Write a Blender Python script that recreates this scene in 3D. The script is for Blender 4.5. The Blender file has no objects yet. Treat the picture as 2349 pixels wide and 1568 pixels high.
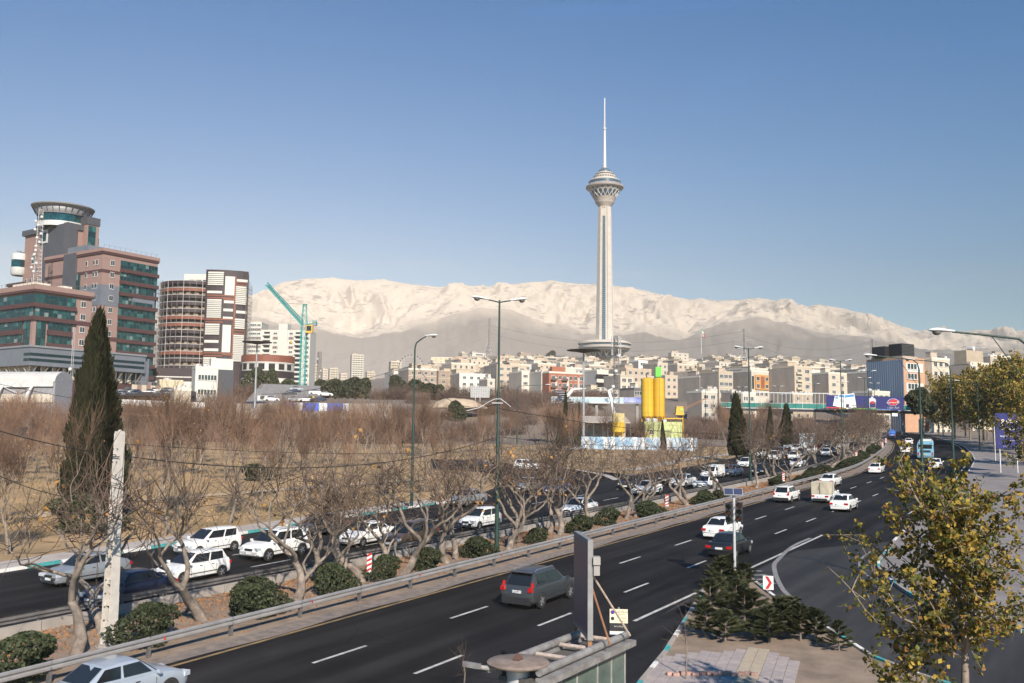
import bpy, bmesh, math, random
import numpy as np
from mathutils import Vector, Matrix, noise
R = math.radians
rnd = random.Random(7)
sc = bpy.context.scene
col = sc.collection

# ---------------------------------------------------------------- camera
CAM_H, SLOPE, PITCH, ROLL, FPX = 9.6, .0397, math.atan(216/2100), .0105, 2100.
cd = bpy.data.cameras.new('camera')
cam = bpy.data.objects.new('camera', cd); col.objects.link(cam); sc.camera = cam
cd.sensor_width = 36; cd.lens = 36*FPX/2349; cd.clip_start = .3; cd.clip_end = 60000
_F = Vector((0, math.cos(PITCH), math.sin(PITCH))); _U = Vector((0, -math.sin(PITCH), math.cos(PITCH))); _Rt = Vector((1, 0, 0))
_X = _Rt*math.cos(ROLL)+_U*math.sin(ROLL); _Y = -_Rt*math.sin(ROLL)+_U*math.cos(ROLL)
m4 = Matrix((_X, _Y, -_F)).transposed().to_4x4(); m4.translation = (0, 0, CAM_H)
cam.matrix_world = m4

# ---------------------------------------------------------------- sky, sun, exposure
SUN_EL, SUN_AZ = R(34), (.29, -.957)          # the sun stands behind the camera, a little to the right
w = bpy.data.worlds.new('World'); sc.world = w; w.use_nodes = True
nt = w.node_tree; bg = nt.nodes['Background']
sky = nt.nodes.new('ShaderNodeTexSky'); sky.sky_type = 'NISHITA'; sky.sun_disc = False
sky.sun_elevation = SUN_EL; sky.sun_rotation = math.atan2(SUN_AZ[0], SUN_AZ[1])
sky.altitude = 1300; sky.air_density = 1.4; sky.dust_density = .2; sky.ozone_density = 4.5
hs = nt.nodes.new('ShaderNodeHueSaturation'); hs.inputs['Saturation'].default_value = 1.7
tc = nt.nodes.new('ShaderNodeTexCoord'); mpw = nt.nodes.new('ShaderNodeMapping'); mpw.inputs['Scale'].default_value = (1.6, 1.6, 9.); mpw.inputs['Rotation'].default_value = (.10, -.12, .3); nt.links.new(tc.outputs['Generated'], mpw.inputs[0])
nw = nt.nodes.new('ShaderNodeTexNoise'); nw.inputs['Scale'].default_value = 2.1; nw.inputs['Detail'].default_value = 7; nw.inputs['Roughness'].default_value = .62; nw.inputs['Distortion'].default_value = .6; nt.links.new(mpw.outputs[0], nw.inputs['Vector'])
rw = nt.nodes.new('ShaderNodeMapRange'); rw.inputs[1].default_value = .54; rw.inputs[2].default_value = .84; rw.inputs[4].default_value = .24; nt.links.new(nw.outputs[0], rw.inputs[0])
mxw = nt.nodes.new('ShaderNodeMix'); mxw.data_type = 'RGBA'; mxw.inputs['B'].default_value = (8.5, 8.4, 8.4, 1); nt.links.new(rw.outputs[0], mxw.inputs[0]); nt.links.new(sky.outputs[0], mxw.inputs['A'])   # thin wisps of high cloud
nt.links.new(mxw.outputs[2], hs.inputs['Color']); nt.links.new(hs.outputs[0], bg.inputs[0]); bg.inputs[1].default_value = .098
sl = bpy.data.lights.new('sun', 'SUN'); sl.energy = 5.0; sl.angle = R(.53); sl.color = (1, .90, .77)
sun = bpy.data.objects.new('sun', sl); col.objects.link(sun)
sd = Vector((SUN_AZ[0]*math.cos(SUN_EL), SUN_AZ[1]*math.cos(SUN_EL), math.sin(SUN_EL)))
sun.rotation_euler = sd.to_track_quat('Z', 'Y').to_euler(); sun.location = (20, -60, 60)
sc.view_settings.view_transform = 'Standard'; sc.view_settings.look = 'None'
sc.view_settings.exposure = .6; sc.view_settings.gamma = 1
sc.cycles.max_bounces = 6; sc.cycles.transparent_max_bounces = 8; sc.cycles.volume_bounces = 0

# ---------------------------------------------------------------- places: pixels of the 2349-wide picture and ground
def ray(x, y):
    return (_X*((x-1174.5)/FPX)-_Y*((y-784)/FPX)+_F)
def PT(x, y, Y):                       # point seen at picture point (x,y), Y metres ahead
    r = ray(x, y); t = Y/r.y
    return Vector((r.x*t, Y, CAM_H+r.z*t))
def GR(x, y, dz=0):                    # where that sight line meets the sloping ground
    r = ray(x, y); t = (-CAM_H+dz)/(r.z-SLOPE*r.y)
    return Vector((r.x*t, r.y*t, CAM_H+r.z*t))
def crop(ox, oy, s): return lambda x, y: ((ox+x/s)/1.63474, (oy+y/s)/1.63474)
c1, c2, c3, c4, c5, c6 = crop(0, 1450, 1.409), crop(900, 1600, 1.628), crop(1700, 1600, 1.628), crop(2400, 1600, 1.628), crop(3000, 1500, 1.475), crop(2300, 1600, 2.1355)
def sstep(a, b, x):
    t = min(1, max(0, (x-a)/(b-a))); return t*t*(3-2*t)
def terr(x, y):                        # ground height anywhere
    if y <= 150: return SLOPE*y
    a = x/y
    y0 = 205+115*sstep(.05, .2, a)
    k = .028+.030*sstep(-.16, -.04, a)-.012*sstep(.28, .42, a)
    return SLOPE*min(y, 1700)+9*sstep(y0, y0+80, y)+k*(min(max(y-400, 0), 1080))-.05*max(0, y-1600)
# road coordinates: s along the road, t to its right
RDD = Vector((.5445, .8388)); RDN = Vector((.8388, -.5445)); RP0 = Vector((-7.062, 33.986)); RK = 1.10345
BS = [b*RK for b in (-400, 90, 105, 117, 131, 155, 183, 194, 214, 245, 270, 300, 340)]
BT = [b*RK for b in (0, 0, -.8, -2.2, -4, -7.3, -12, -14.3, -19.5, -29, -38, -50, -68)]
def bend(s):
    return float(np.interp([s-6, s-3, s, s+3, s+6], BS, BT).mean())
def RD(s, t, dz=0):
    p = RP0+RDD*s+RDN*(t+bend(s)); return Vector((p.x, p.y, SLOPE*p.y+dz))
def RH(s):
    a = RD(s-2, 0); b = RD(s+2, 0); return math.atan2(b.y-a.y, b.x-a.x)

# ---------------------------------------------------------------- mesh and object helpers
class MB:
    def __init__(s): s.v = []; s.f = []; s.m = []
    def add(s, vs, fs, m=0):
        o = len(s.v); s.v += [tuple(q) for q in vs]; s.f += [tuple(i+o for i in f) for f in fs]; s.m += [m]*len(fs)
    def box(s, c, d, rz=0, m=0, top=(1, 1)):
        x, y, z = d[0]/2, d[1]/2, d[2]/2; ca, sa = math.cos(rz), math.sin(rz); vs = []
        for k, (tx, ty) in ((-1, (1, 1)), (1, top)):
            for a, b in ((-1, -1), (1, -1), (1, 1), (-1, 1)):
                X, Y = a*x*tx, b*y*ty
                vs.append((c[0]+X*ca-Y*sa, c[1]+X*sa+Y*ca, c[2]+k*z))
        s.add(vs, [(3, 2, 1, 0), (4, 5, 6, 7), (0, 1, 5, 4), (1, 2, 6, 5), (2, 3, 7, 6), (3, 0, 4, 7)], m)
    def span(s, x0, x1, y0, y1, z0, z1, m=0):
        s.box(((x0+x1)/2, (y0+y1)/2, (z0+z1)/2), (abs(x1-x0), abs(y1-y0), abs(z1-z0)), 0, m)
    def quad(s, a, b, c, d, m=0): s.add([a, b, c, d], [(0, 1, 2, 3)], m)
    def tube(s, pts, rs, n=6, m=0, cap=True):
        pts = [Vector(p) for p in pts]
        if not hasattr(rs, '__len__'): rs = [rs]*len(pts)
        vs = []; fs = []; prev = None
        for i, p in enumerate(pts):
            d = (pts[min(i+1, len(pts)-1)]-pts[max(i-1, 0)]).normalized()
            if prev is None:
                u = d.orthogonal().normalized()
            else:
                u = prev-d*prev.dot(d)
                u = u.normalized() if u.length > 1e-6 else d.orthogonal().normalized()
            prev = u; v = d.cross(u)
            for k in range(n):
                a = 2*math.pi*k/n; q = p+(u*math.cos(a)+v*math.sin(a))*rs[i]; vs.append((q.x, q.y, q.z))
            if i:
                for k in range(n):
                    a, b = (i-1)*n+k, (i-1)*n+(k+1) % n; fs.append((a, b, b+n, a+n))
        if cap and n > 2:
            fs.append(tuple(range(n-1, -1, -1))); fs.append(tuple((len(pts)-1)*n+k for k in range(n)))
        s.add(vs, fs, m)
    def lathe(s, prof, n=32, m=0, c=(0, 0, 0), a0=0, a1=2*math.pi, axis='z'):
        full = abs(a1-a0-2*math.pi) < 1e-6; k = n if full else n+1; vs = []; fs = []
        for r, z in prof:
            for i in range(k):
                a = a0+(a1-a0)*i/n; x, y = r*math.cos(a), r*math.sin(a)
                q = (x, y, z) if axis == 'z' else (x, z, y) if axis == 'y' else (z, x, y)
                vs.append((c[0]+q[0], c[1]+q[1], c[2]+q[2]))
        for j in range(len(prof)-1):
            for i in range(n if full else n):
                a, b = j*k+i, j*k+(i+1) % k; fs.append((a, b, b+k, a+k))
        s.add(vs, fs, m)
    def prism(s, poly, z0, z1, m=0):
        n = len(poly); vs = [(p[0], p[1], z0 if not callable(z0) else z0(p)) for p in poly]+[(p[0], p[1], z1 if not callable(z1) else z1(p)) for p in poly]
        s.add(vs, [tuple(range(n-1, -1, -1)), tuple(range(n, 2*n))]+[(i, (i+1) % n, (i+1) % n+n, i+n) for i in range(n)], m)
    def mesh(s, name, mats, smooth=None):
        me = bpy.data.meshes.new(name); me.from_pydata(s.v, [], s.f)
        for q in (mats if isinstance(mats, (list, tuple)) else [mats]): me.materials.append(q)
        if any(s.m): me.polygons.foreach_set('material_index', s.m)
        if smooth is not None:
            me.polygons.foreach_set('use_smooth', [True]*len(s.f))
            if smooth < 180: me.set_sharp_from_angle(angle=R(smooth))
        me.update(); return me
    def build(s, name, mats, parent=None, smooth=None):
        return O(name, s.mesh(name, mats, smooth), parent)
def O(name, me, parent=None, loc=None, rz=None, scale=None):
    o = bpy.data.objects.new(name, me); col.objects.link(o)
    if parent is not None: o.parent = parent
    if loc is not None: o.location = loc
    if rz is not None: o.rotation_euler = (0, 0, rz)
    if scale is not None: o.scale = scale
    return o
def tag(o, label=None, cat=None, group=None, kind=None):
    for k, v in (('label', label), ('category', cat), ('group', group), ('kind', kind)):
        if v: o[k] = v
    return o
def T(name, label, cat, loc=(0, 0, 0), rz=0, group=None):
    return tag(O(name, None, None, loc, rz), label, cat, group)
def copy_tree(o, parent=None):
    c = o.copy(); col.objects.link(c); c.parent = parent
    for ch in list(o.children): copy_tree(ch, c)
    return c

# ---------------------------------------------------------------- materials
_mc = {}
def M(name, c, rough=.8, metal=0, var=.15, scale=2., bump=0., bscale=20., objvar=0., c2=None, detail=4, spec=.5, stretch=None, coat=0):
    if name in _mc: return _mc[name]
    m = bpy.data.materials.new(name); _mc[name] = m; m.use_nodes = True; n = m.node_tree.nodes; l = m.node_tree.links
    b = n['Principled BSDF']; b.inputs['Roughness'].default_value = rough; b.inputs['Metallic'].default_value = metal
    b.inputs['Specular IOR Level'].default_value = spec
    if coat: b.inputs['Coat Weight'].default_value = coat; b.inputs['Coat Roughness'].default_value = .06
    c = tuple(c)+(1,); g = n.new('ShaderNodeNewGeometry'); src = g.outputs['Position']
    if stretch:
        mp = n.new('ShaderNodeMapping'); mp.inputs['Scale'].default_value = stretch; l.new(src, mp.inputs['Vector']); src = mp.outputs[0]
    out = None
    if var or c2:
        t = n.new('ShaderNodeTexNoise'); t.inputs['Scale'].default_value = scale; t.inputs['Detail'].default_value = detail; t.inputs['Roughness'].default_value = .62
        l.new(src, t.inputs['Vector'])
        r = n.new('ShaderNodeValToRGB'); r.color_ramp.elements[0].position = .32; r.color_ramp.elements[1].position = .68
        if c2: r.color_ramp.elements[0].color = c; r.color_ramp.elements[1].color = tuple(c2)+(1,)
        else:
            r.color_ramp.elements[0].color = tuple(x*(1-var) for x in c[:3])+(1,); r.color_ramp.elements[1].color = tuple(min(1, x*(1+var)) for x in c[:3])+(1,)
        l.new(t.outputs[0], r.inputs[0]); out = r.outputs[0]
    if objvar:
        oi = n.new('ShaderNodeObjectInfo'); mr = n.new('ShaderNodeMapRange'); mr.inputs[3].default_value = 1-objvar; mr.inputs[4].default_value = 1+objvar
        l.new(oi.outputs['Random'], mr.inputs[0]); h = n.new('ShaderNodeHueSaturation')
        if out: l.new(out, h.inputs['Color'])
        else: h.inputs['Color'].default_value = c
        l.new(mr.outputs[0], h.inputs['Value']); out = h.outputs[0]
    if out: l.new(out, b.inputs['Base Color'])
    else: b.inputs['Base Color'].default_value = c
    if bump:
        t = n.new('ShaderNodeTexNoise'); t.inputs['Scale'].default_value = bscale; t.inputs['Detail'].default_value = 3; l.new(src, t.inputs['Vector'])
        bp = n.new('ShaderNodeBump'); bp.inputs['Strength'].default_value = bump; bp.inputs['Distance'].default_value = .03; l.new(t.outputs[0], bp.inputs['Height']); l.new(bp.outputs[0], b.inputs['Normal'])
    return m
def leafmat(name, c, c2, objvar=.1, scale=3., trans=.25):
    m = M(name, c, .6, 0, 0, scale, c2=c2, objvar=objvar, detail=2, spec=.3)
    n = m.node_tree.nodes; l = m.node_tree.links; b = n['Principled BSDF']
    if trans and not n.get('Translucent BSDF'):
        t = n.new('ShaderNodeBsdfTranslucent'); mx = n.new('ShaderNodeMixShader'); mx.inputs[0].default_value = trans
        src = b.inputs['Base Color'].links[0].from_socket; l.new(src, t.inputs['Color'])
        l.new(b.outputs[0], mx.inputs[1]); l.new(t.outputs[0], mx.inputs[2]); l.new(mx.outputs[0], n['Material Output'].inputs[0])
    return m
# ================================================================ the ground
asphalt = M('asphalt', (.0135, .013, .0135), .8, 0, .22, .35, bump=.25, bscale=60, detail=6, spec=.15)
def wear(m):                            # lanes polished by tyres, dusty seams, patches
    n = m.node_tree.nodes; l = m.node_tree.links; b_ = n['Principled BSDF']; src = b_.inputs['Base Color'].links[0].from_socket; g = n.new('ShaderNodeNewGeometry')
    mp = n.new('ShaderNodeMapping'); mp.vector_type = 'TEXTURE'; mp.inputs['Rotation'].default_value = (0, 0, math.atan2(RDD.y, RDD.x)); mp.inputs['Scale'].default_value = (30, 1.1, 1); l.new(g.outputs['Position'], mp.inputs[0])
    t = n.new('ShaderNodeTexNoise'); t.inputs['Scale'].default_value = 1; t.inputs['Detail'].default_value = 3; l.new(mp.outputs[0], t.inputs['Vector'])
    t2 = n.new('ShaderNodeTexNoise'); t2.inputs['Scale'].default_value = .09; t2.inputs['Detail'].default_value = 7; t2.inputs['Roughness'].default_value = .7; l.new(g.outputs['Position'], t2.inputs['Vector'])
    v = n.new('ShaderNodeTexVoronoi'); v.feature = 'DISTANCE_TO_EDGE'; v.inputs['Scale'].default_value = .13; l.new(g.outputs['Position'], v.inputs['Vector'])
    r = n.new('ShaderNodeMapRange'); r.inputs[1].default_value = .38; r.inputs[2].default_value = .72; r.inputs[3].default_value = .45; r.inputs[4].default_value = 1.6; l.new(t.outputs[0], r.inputs[0])
    r2 = n.new('ShaderNodeMapRange'); r2.inputs[1].default_value = .42; r2.inputs[2].default_value = .75; r2.inputs[3].default_value = .85; r2.inputs[4].default_value = 1.6; l.new(t2.outputs[0], r2.inputs[0])
    r3 = n.new('ShaderNodeMapRange'); r3.inputs[1].default_value = .0; r3.inputs[2].default_value = .006; r3.inputs[3].default_value = .45; r3.inputs[4].default_value = 1.; l.new(v.outputs['Distance'], r3.inputs[0])
    k = n.new('ShaderNodeMath'); k.operation = 'MULTIPLY'; l.new(r.outputs[0], k.inputs[0]); l.new(r2.outputs[0], k.inputs[1]); k2_ = n.new('ShaderNodeMath'); k2_.operation = 'MULTIPLY'; l.new(k.outputs[0], k2_.inputs[0]); l.new(r3.outputs[0], k2_.inputs[1])
    vm = n.new('ShaderNodeVectorMath'); vm.operation = 'SCALE'; l.new(src, vm.inputs[0]); l.new(k2_.outputs[0], vm.inputs['Scale']); l.new(vm.outputs[0], b_.inputs['Base Color']); return m
wear(asphalt)
asphalt_old = M('asphalt_old', (.021, .0195, .019), .8, 0, .25, .3, bump=.25, bscale=60, detail=6)
soil = M('soil', (.27, .20, .145), .95, 0, 0, .9, c2=(.16, .12, .088), bump=.5, bscale=14)
gravelly = M('gravelly_shoulder', (.23, .185, .155), .95, 0, 0, 2.6, c2=(.12, .10, .088), bump=.5, bscale=25)
drygrass = M('dry_grass', (.40, .26, .135), .95, 0, 0, .16, c2=(.17, .125, .062), bump=.6, bscale=6, detail=8)
scrub = M('scrub_ground', (.20, .155, .115), .95, 0, 0, .03, c2=(.12, .10, .085), detail=8)
wear(asphalt_old)
concrete = M('concrete', (.29, .26, .23), .85, 0, .15, 1.2, bump=.2, bscale=30)
concrete_dk = M('concrete_dark', (.24, .225, .21), .88, 0, .2, 1.0, bump=.2, bscale=30)
pathmat = M('path_concrete', (.36, .32, .29), .88, 0, .14, .5, bump=.15, bscale=30)
whitepaint = M('road_white_paint', (.56, .54, .51), .75, 0, 0, 2.2, c2=(.27, .26, .25), detail=8)
yellowpaint = M('road_yellow_paint', (.30, .195, .08), .8, 0, 0, 1.6, c2=(.13, .095, .055), detail=8)
teal = M('teal_paint', (.06, .30, .30), .7, 0, .25, 3)
kerbwhite = M('kerb_white_paint', (.66, .64, .60), .75, 0, .15, 3)

def axis(a, b, fine0, fine1, df, dc):
    o = []; x = a
    while x < b:
        o.append(x); d = df if fine0 <= x < fine1 else max(df, min(dc, df+.12*max(fine0-x, x-fine1)))
        x += d
    return o+[b]
gx = axis(-9000, 9000, -160, 200, 10, 700); gy = axis(-400, 16000, -20, 1500, 10, 700)
b = MB(); nx = len(gx)
for y in gy:
    for x in gx:
        b.v.append((x, y, terr(x, y)-.03))
for j in range(len(gy)-1):
    for i in range(nx-1):
        q = j*nx+i; b.f.append((q, q+1, q+nx+1, q+nx)); b.m.append(0 if gy[j] < 190 else 1)
tag(b.build('ground', [drygrass, scrub], smooth=180), kind='structure')

def strip(name, s0, s1, tl, tr, dz, mat, ds=4, kind='structure', parent=None):
    n = max(2, int((s1-s0)/ds)+1); mb = MB()
    for i in range(n):
        s = s0+(s1-s0)*i/(n-1)
        a = RD(s, tl(s) if callable(tl) else tl, dz); c = RD(s, tr(s) if callable(tr) else tr, dz); mb.v += [tuple(a), tuple(c)]
        if i: mb.f.append((2*i-2, 2*i-1, 2*i+1, 2*i)); mb.m.append(0)
    o = mb.build(name, mat, parent)
    if kind and parent is None: o['kind'] = kind
    return o
def poly(name, pts, dz, mat, kind='structure', parent=None):
    me = bpy.data.meshes.new(name); me.from_pydata([(p[0], p[1], SLOPE*p[1]+dz) for p in pts], [], [tuple(range(len(pts)))]); me.materials.append(mat)
    bm = bmesh.new(); bm.from_mesh(me); bmesh.ops.triangulate(bm, faces=bm.faces[:]); 
    for f in bm.faces:
        if f.normal.z < 0: f.normal_flip()
    bm.to_mesh(me); bm.free()
    o = O(name, me, parent)
    if parent is None: o['kind'] = kind
    return o
def itp(*a):
    xs = a[0::2]; ys = a[1::2]; return lambda s: float(np.interp(s, xs, ys))
T_RAIL = -5.35
T_FARRAIL = itp(-30, -13.2, 0, -12.6, 28, -11.9, 66, -11.0, 120, -10.6)
T_FARKERB = itp(-40, -25.2, 3, -25.8, 30, -26.9, 300, -27.2)
T_RKERB = itp(-60, 12, 36, 12.1, 60, 10.6, 91, 9.6, 116, 8.8, 150, 10.3, 300, 11.4)
road_e = strip('road', -60, 330, -5.0, lambda s: T_RKERB(s)+.02 if s > 36 else 12.1, .012, asphalt)
strip('road', -60, 330, T_FARKERB, lambda s: T_FARRAIL(s)-.45, .012, asphalt)
strip('median_soil', -60, 330, lambda s: T_FARRAIL(s)-.5, -4.9, .022, soil)
strip('road_shoulder', -60, 330, -5.05, lambda s: -4.05+.12*math.sin(s*.7), .026, gravelly, ds=1)
# side street: meets the main road on the right and runs down past the planted island
side = [RD(14, 7.3), RD(36, 7.2), RD(44, 11.5), Vector((24.9, 61)), Vector((21.6, 55)), Vector((20.2, 49.2)), Vector((19.8, 43.4)), Vector((20.9, 40.7)), Vector((23, 37.6)), Vector((34, 30)), Vector((60, 18)), Vector((55, 4)), Vector((30, 14)), Vector((15, 31)), Vector((13.3, 36)), Vector((13.2, 44)), Vector((13.2, 52)), Vector((11, 49.8))]
poly('side_street', side, .017, asphalt_old)
# markings
def dashes(t, s0, s1, n0, L=2.85, per=8.27, wd=.15, parent=None, mat=whitepaint):
    s = n0
    while s < s1:
        if s >= s0: strip('lane_dash', s, s+L, t-wd/2, t+wd/2, .03, mat, ds=1.4, kind=None, parent=parent)
        s += per
dashes(0, -25, 280, 0-24.8, parent=road_e); dashes(3.8, -25, 280, 1.1-24.8, parent=road_e)
road_w = [o for o in col.objects if o.name == 'road.001'][0]
dashes(-16.3, -30, 250, 1.4-33, L=3.2, per=8.6, parent=road_w); dashes(-20.2, -30, 250, 3.4-33, L=3.2, per=8.6, parent=road_w)
strip('edge_line', -60, 300, -3.85, -3.68, .034, yellowpaint, ds=2, parent=road_e)
strip('edge_line', 12.5, 44, 6.7, 6.88, .034, whitepaint, ds=2, parent=road_e)
strip('edge_line', 60, 300, lambda s: T_RKERB(s)-1.0, lambda s: T_RKERB(s)-.85, .034, whitepaint, ds=3, parent=road_e)
# painted nose and curved line where the side street leaves
def ribbon(name, pts, wd, dz, mat, parent=None):
    mb = MB(); pts = [Vector((p[0], p[1])) for p in pts]
    for i, p in enumerate(pts):
        d = (pts[min(i+1, len(pts)-1)]-pts[max(0, i-1)]).normalized(); nn = Vector((d.y, -d.x))*(wd[i] if hasattr(wd, '__len__') else wd)/2
        for q in (p-nn, p+nn): mb.v.append((q.x, q.y, SLOPE*q.y+dz))
        if i: mb.f.append((2*i-2, 2*i-1, 2*i+1, 2*i)); mb.m.append(0)
    return mb.build(name, mat, parent)
def smooth_pts(pts, n=6):
    pts = [Vector(p) for p in pts]; o = []
    for i in range(len(pts)-1):
        p0, p1, p2, p3 = pts[max(0, i-1)], pts[i], pts[i+1], pts[min(len(pts)-1, i+2)]
        for k in range(n):
            t = k/n; o.append(.5*((2*p1)+(p2-p0)*t+(2*p0-5*p1+4*p2-p3)*t*t+(3*p1-p0-3*p2+p3)*t**3))
    return o+[pts[-1]]
wornpaint = M('worn_white_paint', (.20, .19, .185), .8, 0, .35, 5)
arc = smooth_pts([(21.2, 65.6), (19.4, 62.9), (17.9, 60.1), (16.6, 57.3), (15.6, 55.0), (14.85, 52.2), (14.3, 49.6), (13.9, 47.2), (13.75, 44.4)])
strn = [o for o in col.objects if o.name == 'side_street'][0]
ribbon('curved_line', arc, .26, .036, wornpaint, strn)
for k in range(4):
    a = Vector((12.9+.1*k, 52.6-1.15*k)); ribbon('chevron_bar', [a, a+Vector((1.4-.18*k, .25))], .3, .036, wornpaint, strn)
ribbon('curved_line', smooth_pts([(24.4, 61.8), (22, 58), (20.6, 55), (19.9, 52), (19.5, 48.6)]), .14, .036, wornpaint, strn)
# far slip road on the park side
ramp = [RD(46, -26.9), RD(84, -27.0), *[GR(*c3(x, y)) for x, y in ((1060, 318), (940, 345), (870, 300), (760, 262), (560, 240), (300, 222), (60, 205), (-140, 200), (-140, 262), (60, 268), (250, 290), (330, 318), (290, 362), (180, 405))]]
poly('slip_road', ramp, .016, asphalt)
# footpath of the park side, pale concrete behind the painted kerb
strip('footpath', -60, 44, lambda s: T_FARKERB(s)-3.0, lambda s: T_FARKERB(s)-.16, .05, pathmat)
for pth in ([(40, 1062, 1.5), (150, 1085, 1.5)],):
    pass
ribbon('footpath', [GR(60, 1190), GR(240, 1155), GR(420, 1142), GR(700, 1120), GR(980, 1100)], 2.0, .04, M('trodden_path', (.40, .30, .20), .95, 0, .2, .7))
ribbon('footpath', [GR(*c3(1060, 268)), GR(*c3(1200, 250)), GR(*c3(1400, 205)), GR(*c3(1700, 170))], 2.2, .04, pathmat)
ribbon('footpath', [GR(*c3(1000, 330)), GR(*c3(930, 300)), GR(*c3(860, 285)), GR(*c3(700, 258)), GR(*c3(560, 243)), GR(*c3(300, 222))], 1.0, .06, pathmat)
# right-hand pavement beside the road
pv = [RD(s, T_RKERB(s)+.16) for s in range(40, 300, 6)]+[RD(s, T_RKERB(s)+9.5) for s in range(294, 110, -6)]+[Vector((78, 118)), Vector((60, 92)), Vector((50, 72)), Vector((46, 52)), Vector((44, 30)), Vector((33.8, 30.4)), Vector((23.2, 37.9)), Vector((21.1, 40.9)), Vector((20, 43.5)), Vector((20.4, 49.2)), Vector((21.8, 55)), Vector((25, 61))]
pvmat = M('pavement_asphalt', (.20, .178, .17), .85, 0, .16, .4, bump=.2, bscale=40)
pave = poly('pavement', pv, .13, pvmat)

# kerbs, block by block
kb = MB(); kb.box((0, 0, .07), (.97, .16, .24)); kbm = {k: kb.mesh('kerb_stone', m) for k, m in (('t', teal), ('w', kerbwhite), ('c', concrete))}
def kerb(name, pts, pat, L=1.0, dz=0):
    root = O(name, None); root['kind'] = 'structure'
    pts = [Vector((p[0], p[1])) for p in pts]; acc = 0; k = 0; i = 0; pos = pts[0].copy()
    while i < len(pts)-1:
        seg = pts[i+1]-pos; d = seg.length
        if d < L: 
            i += 1
            if i >= len(pts)-1: break
            tgt = pts[min(i+1, len(pts)-1)]; q = pos+(tgt-pos).normalized()*L
        else: q = pos+seg.normalized()*L
        mid = (pos+q)/2; dr = q-pos
        o = O('kerb_stone', kbm[pat[k % len(pat)]], root, (mid.x, mid.y, SLOPE*mid.y+dz), math.atan2(dr.y, dr.x))
        o.rotation_euler = (0, -math.asin(SLOPE*dr.y/L), math.atan2(dr.y, dr.x)); o.scale = (L, 1, 1)
        pos = q; k += 1
    return root
kerb('kerb', [RD(s, T_FARKERB(s)) for s in range(-24, 46, 2)], 'ttww', 1.0)
kerb('kerb', [RD(s, T_RKERB(s)+.08) for s in range(42, 250, 3)], 'cwc', 1.5)
kerb('kerb', smooth_pts([(24.9, 61), (21.7, 55), (20.3, 49.2), (19.9, 43.4), (21.0, 40.8), (23.1, 37.8), (33.9, 30.3)], 5), 'twtcc', 1.0)
# planted island between road and side street
isl_l = [(4.0, 30.5), (4.55, 32.1), (6.0, 35.8), (8.6, 43.5), (10.6, 49.5), (12.2, 52.2), (12.9, 52.0)]
isl_r = [(12.95, 50.5), (12.9, 47.7), (12.9, 44.9), (13.0, 43.0), (13.3, 40.0), (13.5, 37.7), (13.6, 35.0), (14.5, 32.5), (17, 28)]
poly('traffic_island', [Vector(p) for p in isl_l+isl_r+[(17, 24), (2.4, 26)]], .10, soil)
kerb('kerb', [Vector((2.6, 26.6))]+[Vector(p) for p in isl_l], 'tccwcc', .8)
kerb('kerb', [Vector(p) for p in isl_r], 'cwct', .8)
# paving of the island, tile by tile
tilm = [M('paving_tile_%d' % k, c, .85, 0, .12, 5, bump=.1, bscale=40) for k, c in enumerate(((.31, .265, .25), (.29, .25, .24), (.33, .28, .26)))]
tl = MB(); tl.box((0, 0, 0), (.385, .385, .05)); tlm = [tl.mesh('tile', m) for m in tilm]
tlt = MB(); tlt.box((0, 0, 0), (.385, .385, .05)); [tlt.box((0, -.15+.075*k, .028), (.36, .03, .012)) for k in range(5)]
tlt = tlt.mesh('tile', M('tactile_tile', (.36, .305, .23), .85, 0, .12, 5))
proot = O('paving', None); proot['kind'] = 'structure'
def inside(p, pg):
    c = False; j = len(pg)-1
    for i in range(len(pg)):
        if (pg[i][1] > p[1]) != (pg[j][1] > p[1]) and p[0] < (pg[j][0]-pg[i][0])*(p[1]-pg[i][1])/(pg[j][1]-pg[i][1])+pg[i][0]: c = not c
        j = i
    return c
pg = [(6.0, 35.2), (9.75, 36.2), (10.55, 34.0), (9.6, 32.0), (8.6, 29.6), (3.9, 29.6), (4.75, 32.0)]
e1 = Vector((.36, .933)); e2 = Vector((.933, -.36))
for i in range(-22, 22):
    for j in range(-22, 22):
        p = Vector((7.3, 33))+e1*i*.4+e2*j*.4
        if inside(p, pg):
            o = O('tile', tlt if j in (2, 3) else tlm[rnd.randrange(3)], proot, (p.x, p.y, SLOPE*p.y+.115+rnd.uniform(-.003, .003)), math.atan2(e1.y, e1.x)); o.rotation_euler[1] = 0
            o.rotation_euler = (math.asin(SLOPE*.36)*1, -math.asin(SLOPE*.933), math.atan2(e1.y, e1.x))
# rough brick edging at the foot of the paving
bkm = MB(); bkm.box((0, 0, 0), (.22, .11, .11)); bkm = bkm.mesh('brick', M('edging_brick', (.34, .21, .175), .9, 0, .2, 6, objvar=.2))
for k in range(14):
    a = GR(*c3(1320+40*k, 1545+6*math.sin(k*2))); O('brick', bkm, proot, (a.x, a.y, a.z+.2), rnd.uniform(-.4, .4))

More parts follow.
